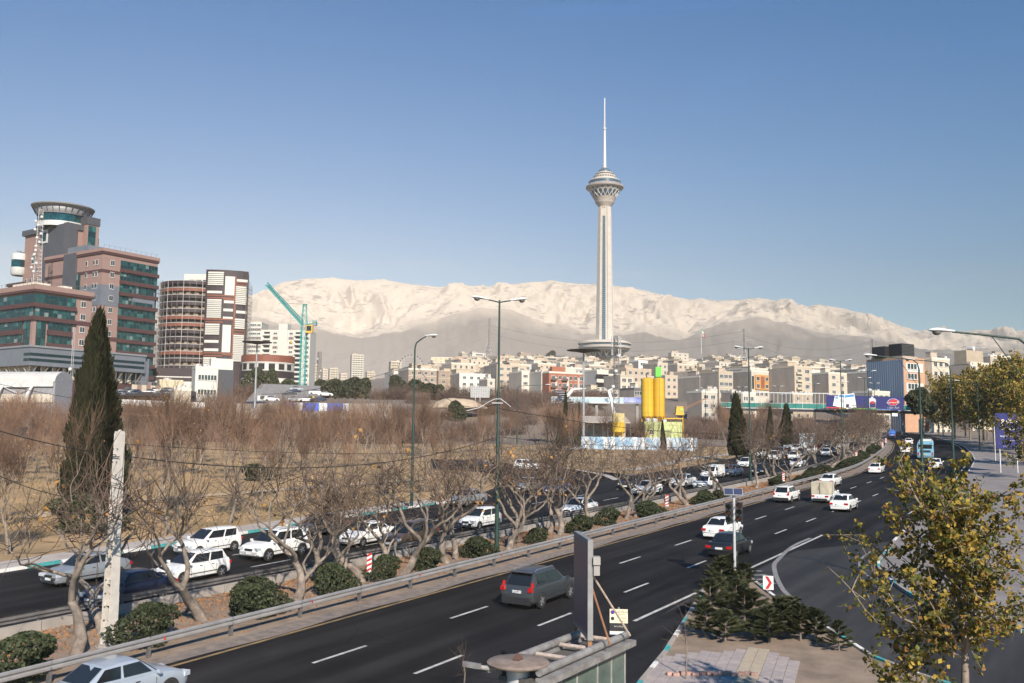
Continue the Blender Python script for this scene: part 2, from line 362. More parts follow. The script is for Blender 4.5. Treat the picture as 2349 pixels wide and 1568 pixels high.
# ================================================================ mountains
SIL = [(-400, 800), (300, 730), (575, 685), (605, 666), (640, 648), (700, 640), (760, 638), (820, 643), (880, 642), (940, 652), (1000, 658), (1060, 652), (1100, 657), (1160, 655), (1220, 646), (1260, 642), (1300, 650), (1350, 652), (1410, 655), (1460, 663), (1520, 676), (1590, 687), (1650, 690), (1740, 683), (1780, 690), (1812, 690), (1850, 705), (1880, 697), (1920, 706), (1970, 716), (2020, 730), (2060, 745), (2100, 758), (2140, 765), (2180, 766), (2230, 758), (2300, 755), (2349, 760), (2800, 790)]
FRT = [(-400, 800), (300, 760), (580, 725), (640, 742), (714, 752), (829, 778), (926, 757), (1000, 738), (1060, 715), (1101, 706), (1170, 710), (1238, 738), (1269, 742), (1300, 748), (1339, 767), (1430, 768), (1482, 764), (1550, 783), (1590, 768), (1640, 748), (1687, 737), (1752, 727), (1800, 743), (1881, 762), (1940, 770), (2010, 777), (2107, 800), (2349, 815), (2800, 830)]
def zat(x, y, Y): return PT(x, y, Y).z
xs = np.arange(-380, 2760, 3.5); ks = np.linspace(0, 1, 130)
YA, YB = 6500., 13000.
mb = MB(); nk = len(ks)
sx, sy = zip(*SIL); fx, fy = zip(*FRT)
for x in xs:
    ys = float(np.interp(x, sx, sy)); yf = float(np.interp(x, fx, fy))
    ys += 2.2*noise.noise((x*.035, 7, 1))+1.3*noise.noise((x*.11, 3, 1)); yf += 4*noise.noise((x*.02, 9, 2))+2.5*noise.noise((x*.07, 5, 4))
    kf, kd, kr = .30, .36, .88
    zr = zat(x, ys, YA+(YB-YA)*kr); zf = zat(x, yf, YA+(YB-YA)*kf); z0 = 60
    zd = zf+(zat(x, yf+6, YA+(YB-YA)*kd)-zf)*1.0
    a = (x-1174.5)/FPX
    for k in ks:
        Y = YA+(YB-YA)*k; X = a*Y/math.cos(PITCH)
        z = float(np.interp(k, (0, kf, kd, kr, 1), (z0, zf, zd, zr, zr-900)))
        u = X*.0011; v = Y*.00055
        wx = noise.noise((u*1.3, v*1.3, 4.))*.5
        r = noise.ridged_multi_fractal((u*1.1+wx, v*.9+wx, .7), 1., 2.1, 5, 1., 2.)-1.1
        r2 = noise.fractal((X*.004, Y*.002, 3.), 1., 2., 4)
        wgt = math.sin(math.pi*min(1, k/kf)) if k < kf else math.sin(math.pi*min(1, max(0, (k-kd)/(kr-kd)))) if k > kd else 0
        wgt = max(0, wgt)**.8
        r3 = noise.ridged_multi_fractal((X*.0035+wx, Y*.0016, 1.7), 1., 2.2, 4, 1., 2.)-1.1
        z += wgt*(r*(230 if k > kd else 140)+r2*50+r3*40)
        if k > kr: z += 0
        mb.v.append((X, Y, z))
for i in range(len(xs)-1):
    for j in range(nk-1):
        q = i*nk+j; mb.f.append((q, q+nk, q+nk+1, q+1)); mb.m.append(0)
mm = bpy.data.materials.new('snowy_mountain'); mm.use_nodes = True; n = mm.node_tree.nodes; l = mm.node_tree.links
g = n.new('ShaderNodeNewGeometry'); sep = n.new('ShaderNodeSeparateXYZ'); l.new(g.outputs['Position'], sep.inputs[0])
t1 = n.new('ShaderNodeTexNoise'); t1.inputs['Scale'].default_value = .0016; t1.inputs['Detail'].default_value = 9; t1.inputs['Roughness'].default_value = .65; l.new(g.outputs['Position'], t1.inputs['Vector'])
mp = n.new('ShaderNodeMapping'); mp.inputs['Scale'].default_value = (.0085, .005, .030); mp.inputs['Rotation'].default_value = (0, .30, .3); l.new(g.outputs['Position'], mp.inputs[0])
t2 = n.new('ShaderNodeTexNoise'); t2.inputs['Scale'].default_value = 1.; t2.inputs['Detail'].default_value = 8; t2.inputs['Roughness'].default_value = .7; l.new(mp.outputs[0], t2.inputs['Vector'])
def mth(op, a, b_=None, cl=False):
    q = n.new('ShaderNodeMath'); q.operation = op; q.use_clamp = cl
    for i, e in enumerate((a, b_)):
        if e is None: continue
        if isinstance(e, (int, float)): q.inputs[i].default_value = e
        else: l.new(e, q.inputs[i])
    return q.outputs[0]
# snow by height (plus farther in), broken by bare rock
hh = mth('ADD', sep.outputs['Z'], mth('MULTIPLY', mth('SUBTRACT', t1.outputs[0], .5), 900.))
hh = mth('ADD', hh, mth('MULTIPLY', mth('SUBTRACT', sep.outputs['Y'], 8600.), .22))
snow = n.new('ShaderNodeMapRange'); snow.inputs[1].default_value = 800; snow.inputs[2].default_value = 1350; l.new(hh, snow.inputs[0])
rock = n.new('ShaderNodeMapRange'); rock.inputs[1].default_value = .555; rock.inputs[2].default_value = .64; l.new(mth('ADD', t2.outputs[0], mth('MULTIPLY', mth('SUBTRACT', t1.outputs[0], .5), .7)), rock.inputs[0])
sn = n.new('ShaderNodeSeparateXYZ'); l.new(g.outputs['Normal'], sn.inputs[0])
steep = n.new('ShaderNodeMapRange'); steep.inputs[1].default_value = .80; steep.inputs[2].default_value = .62; l.new(mth('ADD', sn.outputs['Z'], mth('MULTIPLY', mth('SUBTRACT', t2.outputs[0], .5), .7)), steep.inputs[0])
bare = mth('MAXIMUM', mth('MULTIPLY', rock.outputs[0], .85), mth('MULTIPLY', steep.outputs[0], .30))
sf = mth('MULTIPLY', snow.outputs[0], mth('SUBTRACT', 1., bare))
mix = n.new('ShaderNodeMix'); mix.data_type = 'RGBA'; mix.inputs['A'].default_value = (.13, .115, .112, 1); mix.inputs['B'].default_value = (.76, .64, .50, 1); l.new(sf, mix.inputs[0])
l.new(mix.outputs[2], n['Principled BSDF'].inputs['Base Color']); n['Principled BSDF'].inputs['Roughness'].default_value = .9; n['Principled BSDF'].inputs['Specular IOR Level'].default_value = .1
tag(mb.build('mountain', mm, smooth=180), kind='structure')

# ================================================================ haze
hz = MB(); hz.span(-8900, 8900, -390, 13600, -460, 2500)
hm = bpy.data.materials.new('haze'); hm.use_nodes = True; n = hm.node_tree.nodes; n.remove(n['Principled BSDF'])
pv_ = n.new('ShaderNodeVolumePrincipled'); pv_.inputs['Color'].default_value = (1, .88, .81, 1); pv_.inputs['Density'].default_value = 8.5e-5; pv_.inputs['Anisotropy'].default_value = -.75
hm.node_tree.links.new(pv_.outputs[0], n['Material Output'].inputs['Volume'])
tag(hz.build('haze', hm), kind='stuff')
# ================================================================ the great tower on its hill
tconc = M('tower_concrete', (.56, .50, .43), .85, 0, .08, .15, bump=.0)
tconc2 = M('tower_head_stone', (.46, .40, .35), .8, 0, .1, .3)
tglass = M('tower_glass', (.05, .10, .14), .25, 0, .4, .35, spec=.8)
tsteel = M('tower_white_steel', (.72, .70, .67), .5, 0, .08, .5)
tdark = M('tower_dark', (.10, .10, .11), .6)
TB = PT(1387, 818, 1500)
tw = T('broadcast_tower', 'very tall concrete broadcast tower with a flared observation head and white antenna', 'tower', TB)
mpp = 1500/FPX*1.001
def tz(y): return PT(1388, y, 1500).z-TB.z
def octa(r, a0=R(22.5)): return [(r*math.cos(a0+k*math.pi/4), r*math.sin(a0+k*math.pi/4)) for k in range(8)]
shaft = MB(); z0, z1 = tz(786), tz(477); r0, r1 = 14.6, 10.2
a0 = R(22.5-12)
P0_, P1_ = octa(r0, a0), octa(r1, a0); vs = [(*p, z0) for p in P0_]+[(*p, z1) for p in P1_]
for k in range(8):
    j = (k+1) % 8; shaft.quad(vs[k], vs[j], vs[j+8], vs[k+8])
shaft.build('shaft', tconc, tw)
# wings of the shaft on the diagonal faces, glass slots between them
wing = MB(); gl = MB(); mull = MB()
for k in range(8):
    j = (k+1) % 8; A0, B0 = Vector(vs[k]), Vector(vs[j]); A1, B1 = Vector(vs[k+8]), Vector(vs[j+8]); nn = ((A0+B0)/2*Vector((1, 1, 0))).normalized()
    if k % 2 == 0:
        e = 1.6
        for f0, f1 in ((.06, .94),):
            c0, d0, c1_, d1 = A0.lerp(B0, f0)+nn*e, A0.lerp(B0, f1)+nn*e, A1.lerp(B1, f0)+nn*e, A1.lerp(B1, f1)+nn*e
            wing.quad(c0, d0, d1, c1_); wing.quad(A0.lerp(B0, f0), c0, c1_, A1.lerp(B1, f0)); wing.quad(d0, B0.lerp(A0, 1-f1), B1.lerp(A1, 1-f1), d1)
            wing.quad(c1_, d1, A1.lerp(B1, f1), A1.lerp(B1, f0))
    else:
        def q(f, h, e): return (A0.lerp(B0, f)).lerp(A1.lerp(B1, f), h)+nn*e
        gl.quad(q(.24, .0, .12), q(.76, .0, .12), q(.76, .93, .12), q(.24, .93, .12))
        for i in range(60):
            h = i/60*.93; mull.quad(q(.24, h, .2), q(.76, h, .2), q(.76, h+.0022, .2), q(.24, h+.0022, .2))
        for f in (.22, .76):
            a_, b_ = q(f, 0, .0), q(f+.02, 0, .0)
            mull.add([q(f, 0, .0), q(f+.02, 0, 0), q(f+.02, 0, .5), q(f, 0, .5), q(f, .93, 0), q(f+.02, .93, 0), q(f+.02, .93, .5), q(f, .93, .5)], [(2, 3, 7, 6), (1, 2, 6, 5), (3, 0, 4, 7)])
wing.build('shaft_wing', tconc, tw); gl.build('shaft_glazing', tglass, tw); mull.build('shaft_mullion', M('tower_mullion', (.30, .33, .35), .6), tw)
def hz_(yc): return tz((560+yc/5.6)/1.63474)
q_ = .0782
def prof(*a): return [(a[i]*q_, hz_(a[i+1])) for i in range(0, len(a), 2)]
hb = MB(); hb.lathe(prof(118, 1275, 126, 1240, 150, 1190, 200, 1140, 204, 1125, 190, 1112), 48); hb.build('head_collar', tconc2, tw, 40)
for k in range(20):
    a = 2*math.pi*k/20; c = MB(); c.box((126*q_*math.cos(a), 126*q_*math.sin(a), hz_(1240)), (1.6, 1.2, 3.2), a); c.build('bracket', tconc, tw)
hb = MB(); hb.lathe(prof(198, 1125, 206, 1100, 240, 1032, 236, 1028), 48); hb.build('head_base', tconc2, tw, 40)
hb = MB(); hb.lathe(prof(232, 1030, 372, 820, 385, 790), 48); hb.build('head_glazing', tglass, tw, 40)
for y0_, y1_, ra, rb in ((905, 880, 318, 335), (850, 826, 355, 371)):
    hb = MB(); hb.lathe(prof(ra+1, y0_, rb+4, y1_), 48); hb.build('head_floor_band', tconc2, tw, 40)
st = 18
for k in range(st):                              # crossed struts of the basket
    for sgn in (-1, 1):
        pts = []
        for i in range(7):
            f = i/6; a = 2*math.pi*(k+sgn*f*1.35)/st+.12; rr = (240+(392-240)*f)*q_; pts.append((rr*math.cos(a), rr*math.sin(a), hz_(1034)+(hz_(776)-hz_(1034))*f))
        s_ = MB(); s_.tube(pts, .55, 5); s_.build('strut', tsteel, tw)
hb = MB(); hb.lathe(prof(372, 826, 400, 832, 404, 815, 398, 790, 372, 772, 345, 765, 340, 748), 56); hb.build('head_rim', M('tower_rim', (.30, .27, .26), .6), tw, 35)
hb = MB(); hb.lathe(prof(345, 752, 343, 705, 338, 700), 48); hb.build('gallery_glazing', tglass, tw, 35)
for p in (prof(338, 702, 346, 690, 330, 672, 262, 655, 250, 650), prof(250, 650, 248, 628, 236, 622), prof(230, 600, 238, 598, 238, 575, 205, 560, 190, 556), prof(190, 535, 196, 533, 180, 512, 148, 506)):
    hb = MB(); hb.lathe(p, 48); hb.build('roof_tier', M('tower_tier', (.55, .49, .42), .8, 0, .1, .3), tw, 35)
for p in (prof(225, 624, 225, 600), prof(186, 556, 186, 534)):
    hb = MB(); hb.lathe(p, 48); hb.build('tier_glazing', tdark, tw, 35)
for k in range(26):
    a = 2*math.pi*k/26; c = MB(); c.box((232*q_*math.cos(a), 232*q_*math.sin(a), (hz_(624)+hz_(600))/2), (.5, .9, hz_(600)-hz_(624)), a); c.build('tier_post', tsteel, tw)
hb = MB(); hb.lathe([(148*q_*math.cos(f), hz_(506)+(hz_(405)-hz_(506))*math.sin(f)) for f in [i*math.pi/2*.75/6 for i in range(7)]], 36); hb.build('dome', M('tower_dome_glass', (.10, .14, .18), .35, 0, .5, .8), tw, 60)
hb = MB(); hb.lathe([(60*q_, hz_(408)), (62*q_, hz_(396)), (36*q_, hz_(392))], 24); hb.build('dome_cap', tconc, tw, 35)
ab, am, at_ = hz_(396), tz(296), tz(226)
an = MB(); an.tube([(0, 0, ab), (0, 0, am)], [35*q_, 1.75], 16); an.build('antenna_mast', tsteel, tw, 40)
an = MB(); an.tube([(0, 0, am-1), (0, 0, am+1.2)], [3.0, 3.0], 16); an.build('antenna_collar', tsteel, tw)
an = MB()
for k in range(4):
    a = math.pi/4+k*math.pi/2; an.tube([(1.3*math.cos(a), 1.3*math.sin(a), am), (.8*math.cos(a), .8*math.sin(a), at_)], .3, 4)
for i in range(22):
    z = am+(at_-am)*i/22; r = 1.3-.5*i/22; an.tube([(r*math.cos(math.pi/4+k*math.pi/2), r*math.sin(math.pi/4+k*math.pi/2), z+(k % 2)*1.1) for k in range(5)], .2, 3)
an.tube([(0, 0, am), (0, 0, at_)], .55, 6); an.build('antenna_lattice', tsteel, tw)
# round lobby building at the foot
def bp(*a): return [(a[i]*mpp, tz(a[i+1])) for i in range(0, len(a), 2)]
lb = MB(); lb.lathe(bp(20, 782, 50, 784, 61, 788, 61.5, 791, 60, 792), 64); lb.build('lobby_roof', tconc, tw, 35)
lb = MB(); lb.lathe(bp(58, 791, 58, 797), 64); lb.build('lobby_glazing', tglass, tw, 35)
lb = MB(); lb.lathe(bp(58, 796, 60.5, 797, 59.5, 801, 57, 802), 64); lb.build('lobby_band', tconc, tw, 35)
lb = MB(); lb.lathe(bp(57, 801.5, 54, 806, 46, 809, 40, 810), 64); lb.build('lobby_underside', M('tower_underside', (.28, .27, .27), .7), tw, 35)
lb = MB(); lb.lathe(bp(36, 806, 34, 822), 64); lb.build('lobby_wall', tglass, tw, 35)
for k in range(18):
    for sg in (-1, 1):
        a = 2*math.pi*(k+.5)/18; b_ = 2*math.pi*(k+.5+sg*.42)/18
        c = MB(); c.tube([(36*mpp*math.cos(a), 36*mpp*math.sin(a), tz(819)), (50*mpp*math.cos(b_), 50*mpp*math.sin(b_), tz(805))], .9, 5); c.build('lobby_strut', tconc, tw)
# ================================================================ plants
bark = M('plane_bark', (.28, .225, .178), .9, 0, 0, 3, c2=(.10, .082, .068), bump=.4, bscale=12, objvar=.12)
bark2 = M('park_bark', (.29, .225, .175), .9, 0, 0, 3, c2=(.12, .095, .075), objvar=.25)
barkdk = M('dark_bark', (.16, .12, .095), .9, 0, .25, 4)
shoot_m = M('bare_shoots', (.105, .070, .050), .9, 0, .25, .5, objvar=.18)
shoot_r = M('bare_shoots_reddish', (.15, .088, .056), .9, 0, .35, .3, objvar=.4)
dryleaf = leafmat('dry_leaf', (.34, .15, .045), (.42, .24, .07), .2)
TR = random.Random(11)
def twig(mb, p, d, L, r, bendv, seg=2, m=0):
    pts = [p]; q = Vector(p); dd = Vector(d)
    for i in range(seg):
        dd = (dd+bendv*(1/seg)).normalized(); q = q+dd*(L/seg); pts.append(q.copy())
    vs = []; o = len(mb.v)
    u = dd.orthogonal().normalized(); v = dd.cross(u)
    for i, a in enumerate(pts):
        rr = r*(1-.7*i/seg)
        for k in range(3):
            an = 2.0944*k; e = a+(u*math.cos(an)+v*math.sin(an))*rr; mb.v.append((e.x, e.y, e.z))
    for i in range(seg):
        for k in range(3):
            a, b2 = o+i*3+k, o+i*3+(k+1) % 3; mb.f.append((a, b2, b2+3, a+3)); mb.m.append(m)
    return pts
def leafq(mb, p, s, R_, m=0):
    n1 = Vector((R_.gauss(0, 1), R_.gauss(0, 1), R_.gauss(0, 1)+.3)).normalized(); u = n1.orthogonal().normalized(); v = n1.cross(u)
    a = R_.uniform(0, 6.28); u, v = u*math.cos(a)+v*math.sin(a), v*math.cos(a)-u*math.sin(a)
    o = len(mb.v)
    for x, y in ((-.5, 0), (0, -.42), (.55, 0), (0, .42)):
        q = p+u*(x*s)+v*(y*s)+n1*(abs(y)*s*.25); mb.v.append((q.x, q.y, q.z))
    mb.f.append((o, o+1, o+2, o+3)); mb.m.append(m)
def rvec(R_, up=0.): return Vector((R_.gauss(0, 1), R_.gauss(0, 1), R_.gauss(0, 1)+up)).normalized()
def bare_tree(seed, H=6.5, style='pollard', nsh=10, rsh=.012, leaves=.02):
    R_ = random.Random(seed); tk = MB(); cr = MB(); knobs = []; pol = style == 'pollard'; top_lev = 4
    def limb(p, d, L, r, lev):
        pts = [Vector(p)]; q = Vector(p); dd = Vector(d).normalized(); n = 5 if lev < 3 else 4; rs = [r]
        k_ = .30 if pol else .16
        for i in range(n):
            dd = (dd+Vector((R_.gauss(0, k_), R_.gauss(0, k_), (.13 if pol else .2)+R_.gauss(0, .14)))).normalized(); q = q+dd*(L/n); pts.append(q.copy()); rs.append(r*(1-.45*(i+1)/n)*(1+.1*R_.random()))
        tk.tube(pts, rs, (8, 7, 5, 4, 3)[lev], cap=lev < 2)
        if lev >= 2 and pol: tk.tube([q-dd*.05, q+dd*.04, q+dd*.1], [rs[-1]*1.1, rs[-1]*1.7, rs[-1]*.5], 5)
        for i in range(1, n+1):
            if lev >= 2: knobs.append((pts[i], dd, lev, i == n))
        if lev < top_lev:
            k = (R_.choice((2, 2, 3)), R_.choice((2, 3)), R_.choice((2, 2, 3)), R_.choice((1, 2)))[lev]; a0 = R_.uniform(0, 6.28)
            for j in range(k):
                a = a0+2*math.pi*j/k+R_.gauss(0, .3); sp = (.8, .8, .9, .9)[lev] if pol else (.42, .5, .55, .5)[lev]
                nd = (dd*.8+Vector((math.cos(a)*sp, math.sin(a)*sp, .12+.15*R_.random()))).normalized(); st_ = pts[-1] if j < 2 else pts[R_.choice((2, 3))]
                limb(st_-dd*.02, nd, L*R_.uniform(.6, .92)*(1.25 if lev == 0 else .85), rs[-1]*(.90 if k < 3 else .82), lev+1)
    if pol: limb((0, 0, -.15), (R_.gauss(0, .2), R_.gauss(0, .2), 1), H*.15, H*.0155, 0)
    else: limb((0, 0, -.2), (R_.gauss(0, .08), R_.gauss(0, .08), 1), H*.26, H*.0135, 0)
    for p, d, lev, end in knobs:
        for _ in range(int(nsh*(1.5 if end else .45)*R_.uniform(.3, 1.5)*(1 if lev > 2 else .4)+R_.random()*.6)):
            if pol: sd_ = (d*.3+rvec(R_, .45)).normalized(); L = R_.uniform(.25, 1.0)*H*.19
            else: sd_ = (d*.6+rvec(R_, 1.3)).normalized(); L = R_.uniform(.3, 1.0)*H*.30
            pts = twig(cr, p, sd_, L, rsh, Vector((R_.gauss(0, .2), R_.gauss(0, .2), .35)), 2)
            twig(cr, pts[1]+(pts[2]-pts[1])*R_.random()*.7, (sd_+rvec(R_, .3)*.8).normalized(), L*R_.uniform(.25, .5), rsh*.7, Vector((0, 0, .2)), 1)
            if R_.random() < leaves:
                for _ in range(2): leafq(cr, pts[-1]+rvec(R_)*.12, .12, R_, 1)
    zs = sorted(v[2] for v in cr.v); f = H/zs[int(len(zs)*.985)]
    for b_ in (tk, cr): b_.v = [(x*f, y*f, z*f) for x, y, z in b_.v]
    return tk.mesh('trunk', bark if pol else bark2, 60), cr.mesh('crown', [shoot_m if pol else shoot_r, dryleaf])
POL = [bare_tree(100+k, 7.4, 'pollard', 1.7, .0095, .02) for k in range(8)]
PRK = [bare_tree(200+k, 8.4, 'park', 2.6, .0135, .06 if k < 2 else .012) for k in range(8)]
def place_tree(v, loc, rz, s, name, label, group, sz=None):
    t = T(name, label, 'tree', loc, rz, group); t.scale = (s, s, sz or s)
    O('trunk', v[0], t); O('crown', v[1], t); return t
MT = [c1(400, 1430), c1(1095, 1240), c2(310, 1075), c2(630, 990), c2(760, 950), c2(970, 900), c2(1280, 835), c3(0, 810), c3(335, 745), c3(405, 700), c3(640, 665), c3(850, 610), c3(1105, 555), c4(300, 485), c4(440, 400), c4(700, 330), c4(780, 330), c4(850, 325), c4(1020, 255), c4(1080, 250), c4(1150, 270), c4(1190, 240), c4(1260, 235)]
side_word = ['bare forked plane tree in the median nearest the concrete utility pole', 'bare plane tree with two upswept limbs behind the guardrail beside the white hatchback', 'bare V-shaped plane tree in the median in front of the white off-road car', 'thin leaning bare plane tree left of the first hazard marker', 'bare plane tree standing just behind the first red and white hazard marker', 'slender pale bare plane tree in front of the brown off-road car', 'bare multi-stemmed plane tree between two round shrubs left of the tall twin lamp', 'bare plane tree just left of the tall green twin lamp post', 'stout bare plane tree just right of the tall green twin lamp post', 'bare plane tree with crossing limbs behind the grey off-road car']
gmed = 'bare plane trees along the median'
for k, p in enumerate(MT):
    g_ = GR(*p); place_tree(POL[k % 8], (g_.x, g_.y, g_.z), TR.uniform(0, 6.28), TR.uniform(.92, 1.12) if k > 3 else (1.12, 1.0, 1.08, .8)[k], 'plane_tree', side_word[k] if k < len(side_word) else 'bare pollarded plane tree farther along the median row', gmed)
for k in range(12):
    s = -9+k*8.6+TR.uniform(-2, 2); g_ = RD(s, TR.choice((-8.8, -9.8, -7.6))); place_tree(POL[(k*3+1) % 8], g_, TR.uniform(0, 6.28), TR.uniform(.8, 1.02), 'plane_tree', 'bare plane tree in the back line of the median, near the low wall', gmed)
for k in range(26):
    s = 128+k*5.2+TR.uniform(-1.5, 1.5); t = TR.choice((-7.2, -8.6, -9.8))+TR.uniform(-.5, .5); g_ = RD(s, t)
    place_tree(POL[k % 8], g_, TR.uniform(0, 6.28), TR.uniform(.95, 1.25), 'plane_tree', 'bare pollarded plane tree farther along the median row', gmed)
# trees of the park, rows behind the far footpath then a dense belt
gp = 'bare trees of the park'
parkspots = []
def far_enough(p, d):
    return all((p.x-q.x)**2+(p.y-q.y)**2 > d*d for q in parkspots)
rampg = [(p[0], p[1]) for p in ramp]
def try_spot(p, d):
    if far_enough(p, d) and not inside((p.x, p.y), rampg): parkspots.append(p); return True
for k in range(220):
    s = -44+TR.uniform(0, 100); try_spot(RD(s, T_FARKERB(s)-TR.choice((4.2, 5.2, 9, 10, 14, 18))+TR.uniform(-.9, .9)), 4.0)
nfront = len(parkspots)
for k in range(900):
    if len(parkspots) > 200: break
    xx = TR.uniform(-30, 1270); yy = 1130-(TR.random()**.8)*178
    p = GR(xx, yy)
    tt = (Vector((p.x, p.y))-RP0).dot(RDN)
    if tt > -58 or p.y > 182: continue
    try_spot(p, 3.4)
for k in range(300):
    xx = TR.uniform(1270, 1980); yy = TR.uniform(975, 1075); p = GR(xx, yy); q = Vector((p.x, p.y))-RP0; s = q.dot(RDD); t = q.dot(RDN)-bend(s)
    if t > -32 or (1290 < xx < 1640 and p.y > 150) or len(parkspots) > 245: continue
    if 1230 < xx < 1560 and 1030 < yy < 1062: continue
    try_spot(p, 4.0)
for k, p in enumerate(parkspots):
    xx = 1174.5+2100*p.x/p.y; ph = next(v for q, v in ((130, 'left of the huge cypress'), (480, 'right of the huge cypress'), (930, 'left of the slender green lamp'), (1140, 'between the two green lamps'), (1420, 'around the slip road'), (9999, 'right of the slip road')) if xx < q)
    dp = 'front' if p.y < 95 else 'middle' if p.y < 135 else 'far'
    lab = 'bare pale-trunked tree near the painted kerb, '+ph if k < nfront else 'bare brown tree in the %s part of the park, %s' % (dp, ph)
    sc_ = TR.uniform(.8, 1.3) if k < nfront else TR.uniform(.7, 1.25)
    place_tree(PRK[TR.randrange(8)], p, TR.uniform(0, 6.28), sc_, 'park_tree', lab, gp)

# thicket: leafless scrub that fills the slope behind the park
def thicket(seed, n=420, w_=4.5, h=3.2):
    R_ = random.Random(seed); mb = MB()
    for i in range(n):
        a = R_.uniform(0, 6.28); r = w_*math.sqrt(R_.random())*.5; p = Vector((r*math.cos(a), r*math.sin(a), R_.uniform(-.2, h*.45)))
        pts = twig(mb, p, rvec(R_, 1.6), h*R_.uniform(.3, .6), .022, rvec(R_)*.2, 2)
        twig(mb, pts[1], rvec(R_, .8), h*.25, .015, rvec(R_)*.2, 1)
    return mb.mesh('crown', [M('thicket_twigs', (.125, .082, .062), .9, 0, .25, .2, objvar=.2)])
THK = [thicket(300+k) for k in range(3)]
gth = 'leafless bushes on the slope behind the park'
for k in range(200):
    xx = TR.uniform(400, 1980); Y = TR.uniform(190, 330); x = (xx-1174)/2100*Y
    if x > RD(Y*1.0, -30).x-10 and Y > 190 and xx > 1900: continue
    if 1290 < xx < 1640 and Y < 232: continue
    if 560 < xx < 860 and Y > 225: continue
    if xx < 560 and Y > 280: continue
    t = T('bare_bush', 'leafless brown bush on the slope behind the park', 'bush', (x, Y, terr(x, Y)-.1), TR.uniform(0, 6.28), gth); f = TR.uniform(1, 2.1); t.scale = (f*1.15, f*1.15, f)
    O('crown', THK[k % 3], t)

# evergreens
def blob_tree(seed, H, W, n, leaf, mat, shape, trunk=True, lumps=0, mt=None):
    R_ = random.Random(seed); mb = MB(); tk = MB()
    lob = [(R_.uniform(0, 6.28), R_.uniform(.1, .95), R_.uniform(.7, 1.25)) for _ in range(14)]
    for i in range(n):
        f = R_.random(); f = f if shape != 'cone' else 1-math.sqrt(R_.random())*.97
        a = R_.uniform(0, 6.28)
        if shape == 'cone': rad = (1-f)**.8*min(1, .55+f*4)
        elif shape == 'ball': rad = math.sqrt(max(0, 1-(2*f-1)**2))
        else: rad = math.sqrt(max(0, 1-(1.6*f-.6)**2)) if f > .0 else 0
        bump = 1+(.22 if shape != 'dome' else .6)*sum(l_[2]*math.exp(-8*((f-l_[1])**2))*math.cos(a-l_[0]) for l_ in lob)/3+.10*math.sin(a*5+f*23)
        r = W/2*rad*bump*(.55+.45*math.sqrt(R_.random()))*(1 if shape != 'cone' else 1+.30*noise.noise((math.cos(a)*2.2, math.sin(a)*2.2, f*9+seed))+.22*noise.noise((math.cos(a)*5, math.sin(a)*5, f*24+seed)))
        z = H*(.06+.94*f); p = Vector((r*math.cos(a), r*math.sin(a), z))
        if shape == 'cone':        # upright spray
            d = Vector((math.cos(a)*.35, math.sin(a)*.35, 1)).normalized(); s = leaf*R_.uniform(.7, 1.5)
            u = Vector((-math.sin(a), math.cos(a), R_.gauss(0, .3))).normalized(); o = len(mb.v)
            for q in (p-u*s*.3, p+u*s*.3, p+d*s*1.7+u*s*.05, p+d*s*.6-u*s*.42+Vector((math.cos(a), math.sin(a), 0))*s*.3): mb.v.append(tuple(q))
            mb.f.append((o, o+1, o+2, o+3)); mb.m.append(0)
        else: leafq(mb, p, leaf*R_.uniform(.7, 1.3), R_)
    if trunk: tk.tube([(0, 0, -.2), (0, 0, H*.5), (0, 0, H*.9)], [W*.045+.03, W*.03, .01], 6)
    return (tk.mesh('trunk', mt or barkdk, 60) if trunk else None), mb.mesh('crown', mat)
cyg = leafmat('cypress_green', (.018, .022, .011), (.042, .040, .019), .15, 1.2, .1)
CYP = blob_tree(31, 16, 4.6, 15000, .26, cyg, 'cone'); CYP2 = blob_tree(32, 9, 2.6, 3500, .3, cyg, 'cone')
cg = GR(203, 1195)
def evergreen(v, loc, s, label, name='cypress_tree', group=None, rz=0):
    t = T(name, label, 'tree', loc, rz, group); t.scale = s
    if v[0]: O('trunk', v[0], t)
    O('crown', v[1], t); return t
evergreen(CYP, cg, (1.08, 1.08, 1.02), 'huge dark cypress rising in front of the pink office blocks')
for xx, yb, yt, wd, lab in ((1297, 1036, 900, 17, 'tall narrow dark cypress before the blue and white fence, tallest of its clump'), (1283, 1036, 945, 16, 'dark cypress on the left of the clump before the blue and white fence'), (1313, 1036, 940, 15, 'dark cypress on the right of the clump by the grey floodlight mast'), (1328, 1034, 925, 13, 'slim dark cypress touching the grey floodlight mast'), (1690, 1060, 905, 50, 'broad dark cypress behind the twin lamp by the right end of the fence'), (1768, 1030, 935, 20, 'slim dark cypress below the footbridge, the left one of two'), (1805, 1030, 928, 34, 'dark cypress below the footbridge, the right one of two'), (1520, 1040, 965, 14, 'small dark cypress in front of the lime green hut')):
    p = GR(xx, yb); k = p.y/2100; h = (yb-yt)*k; w_ = wd*k
    evergreen(CYP2, p, (w_/2.6, w_/2.6, h/9), lab, rz=xx)
pineg = leafmat('pine_green', (.034, .042, .020), (.062, .064, .030), .15, .6, .1)
EVG = [blob_tree(41+k, 8, 8.5, 2600, .75, pineg, 'dome') for k in range(2)]
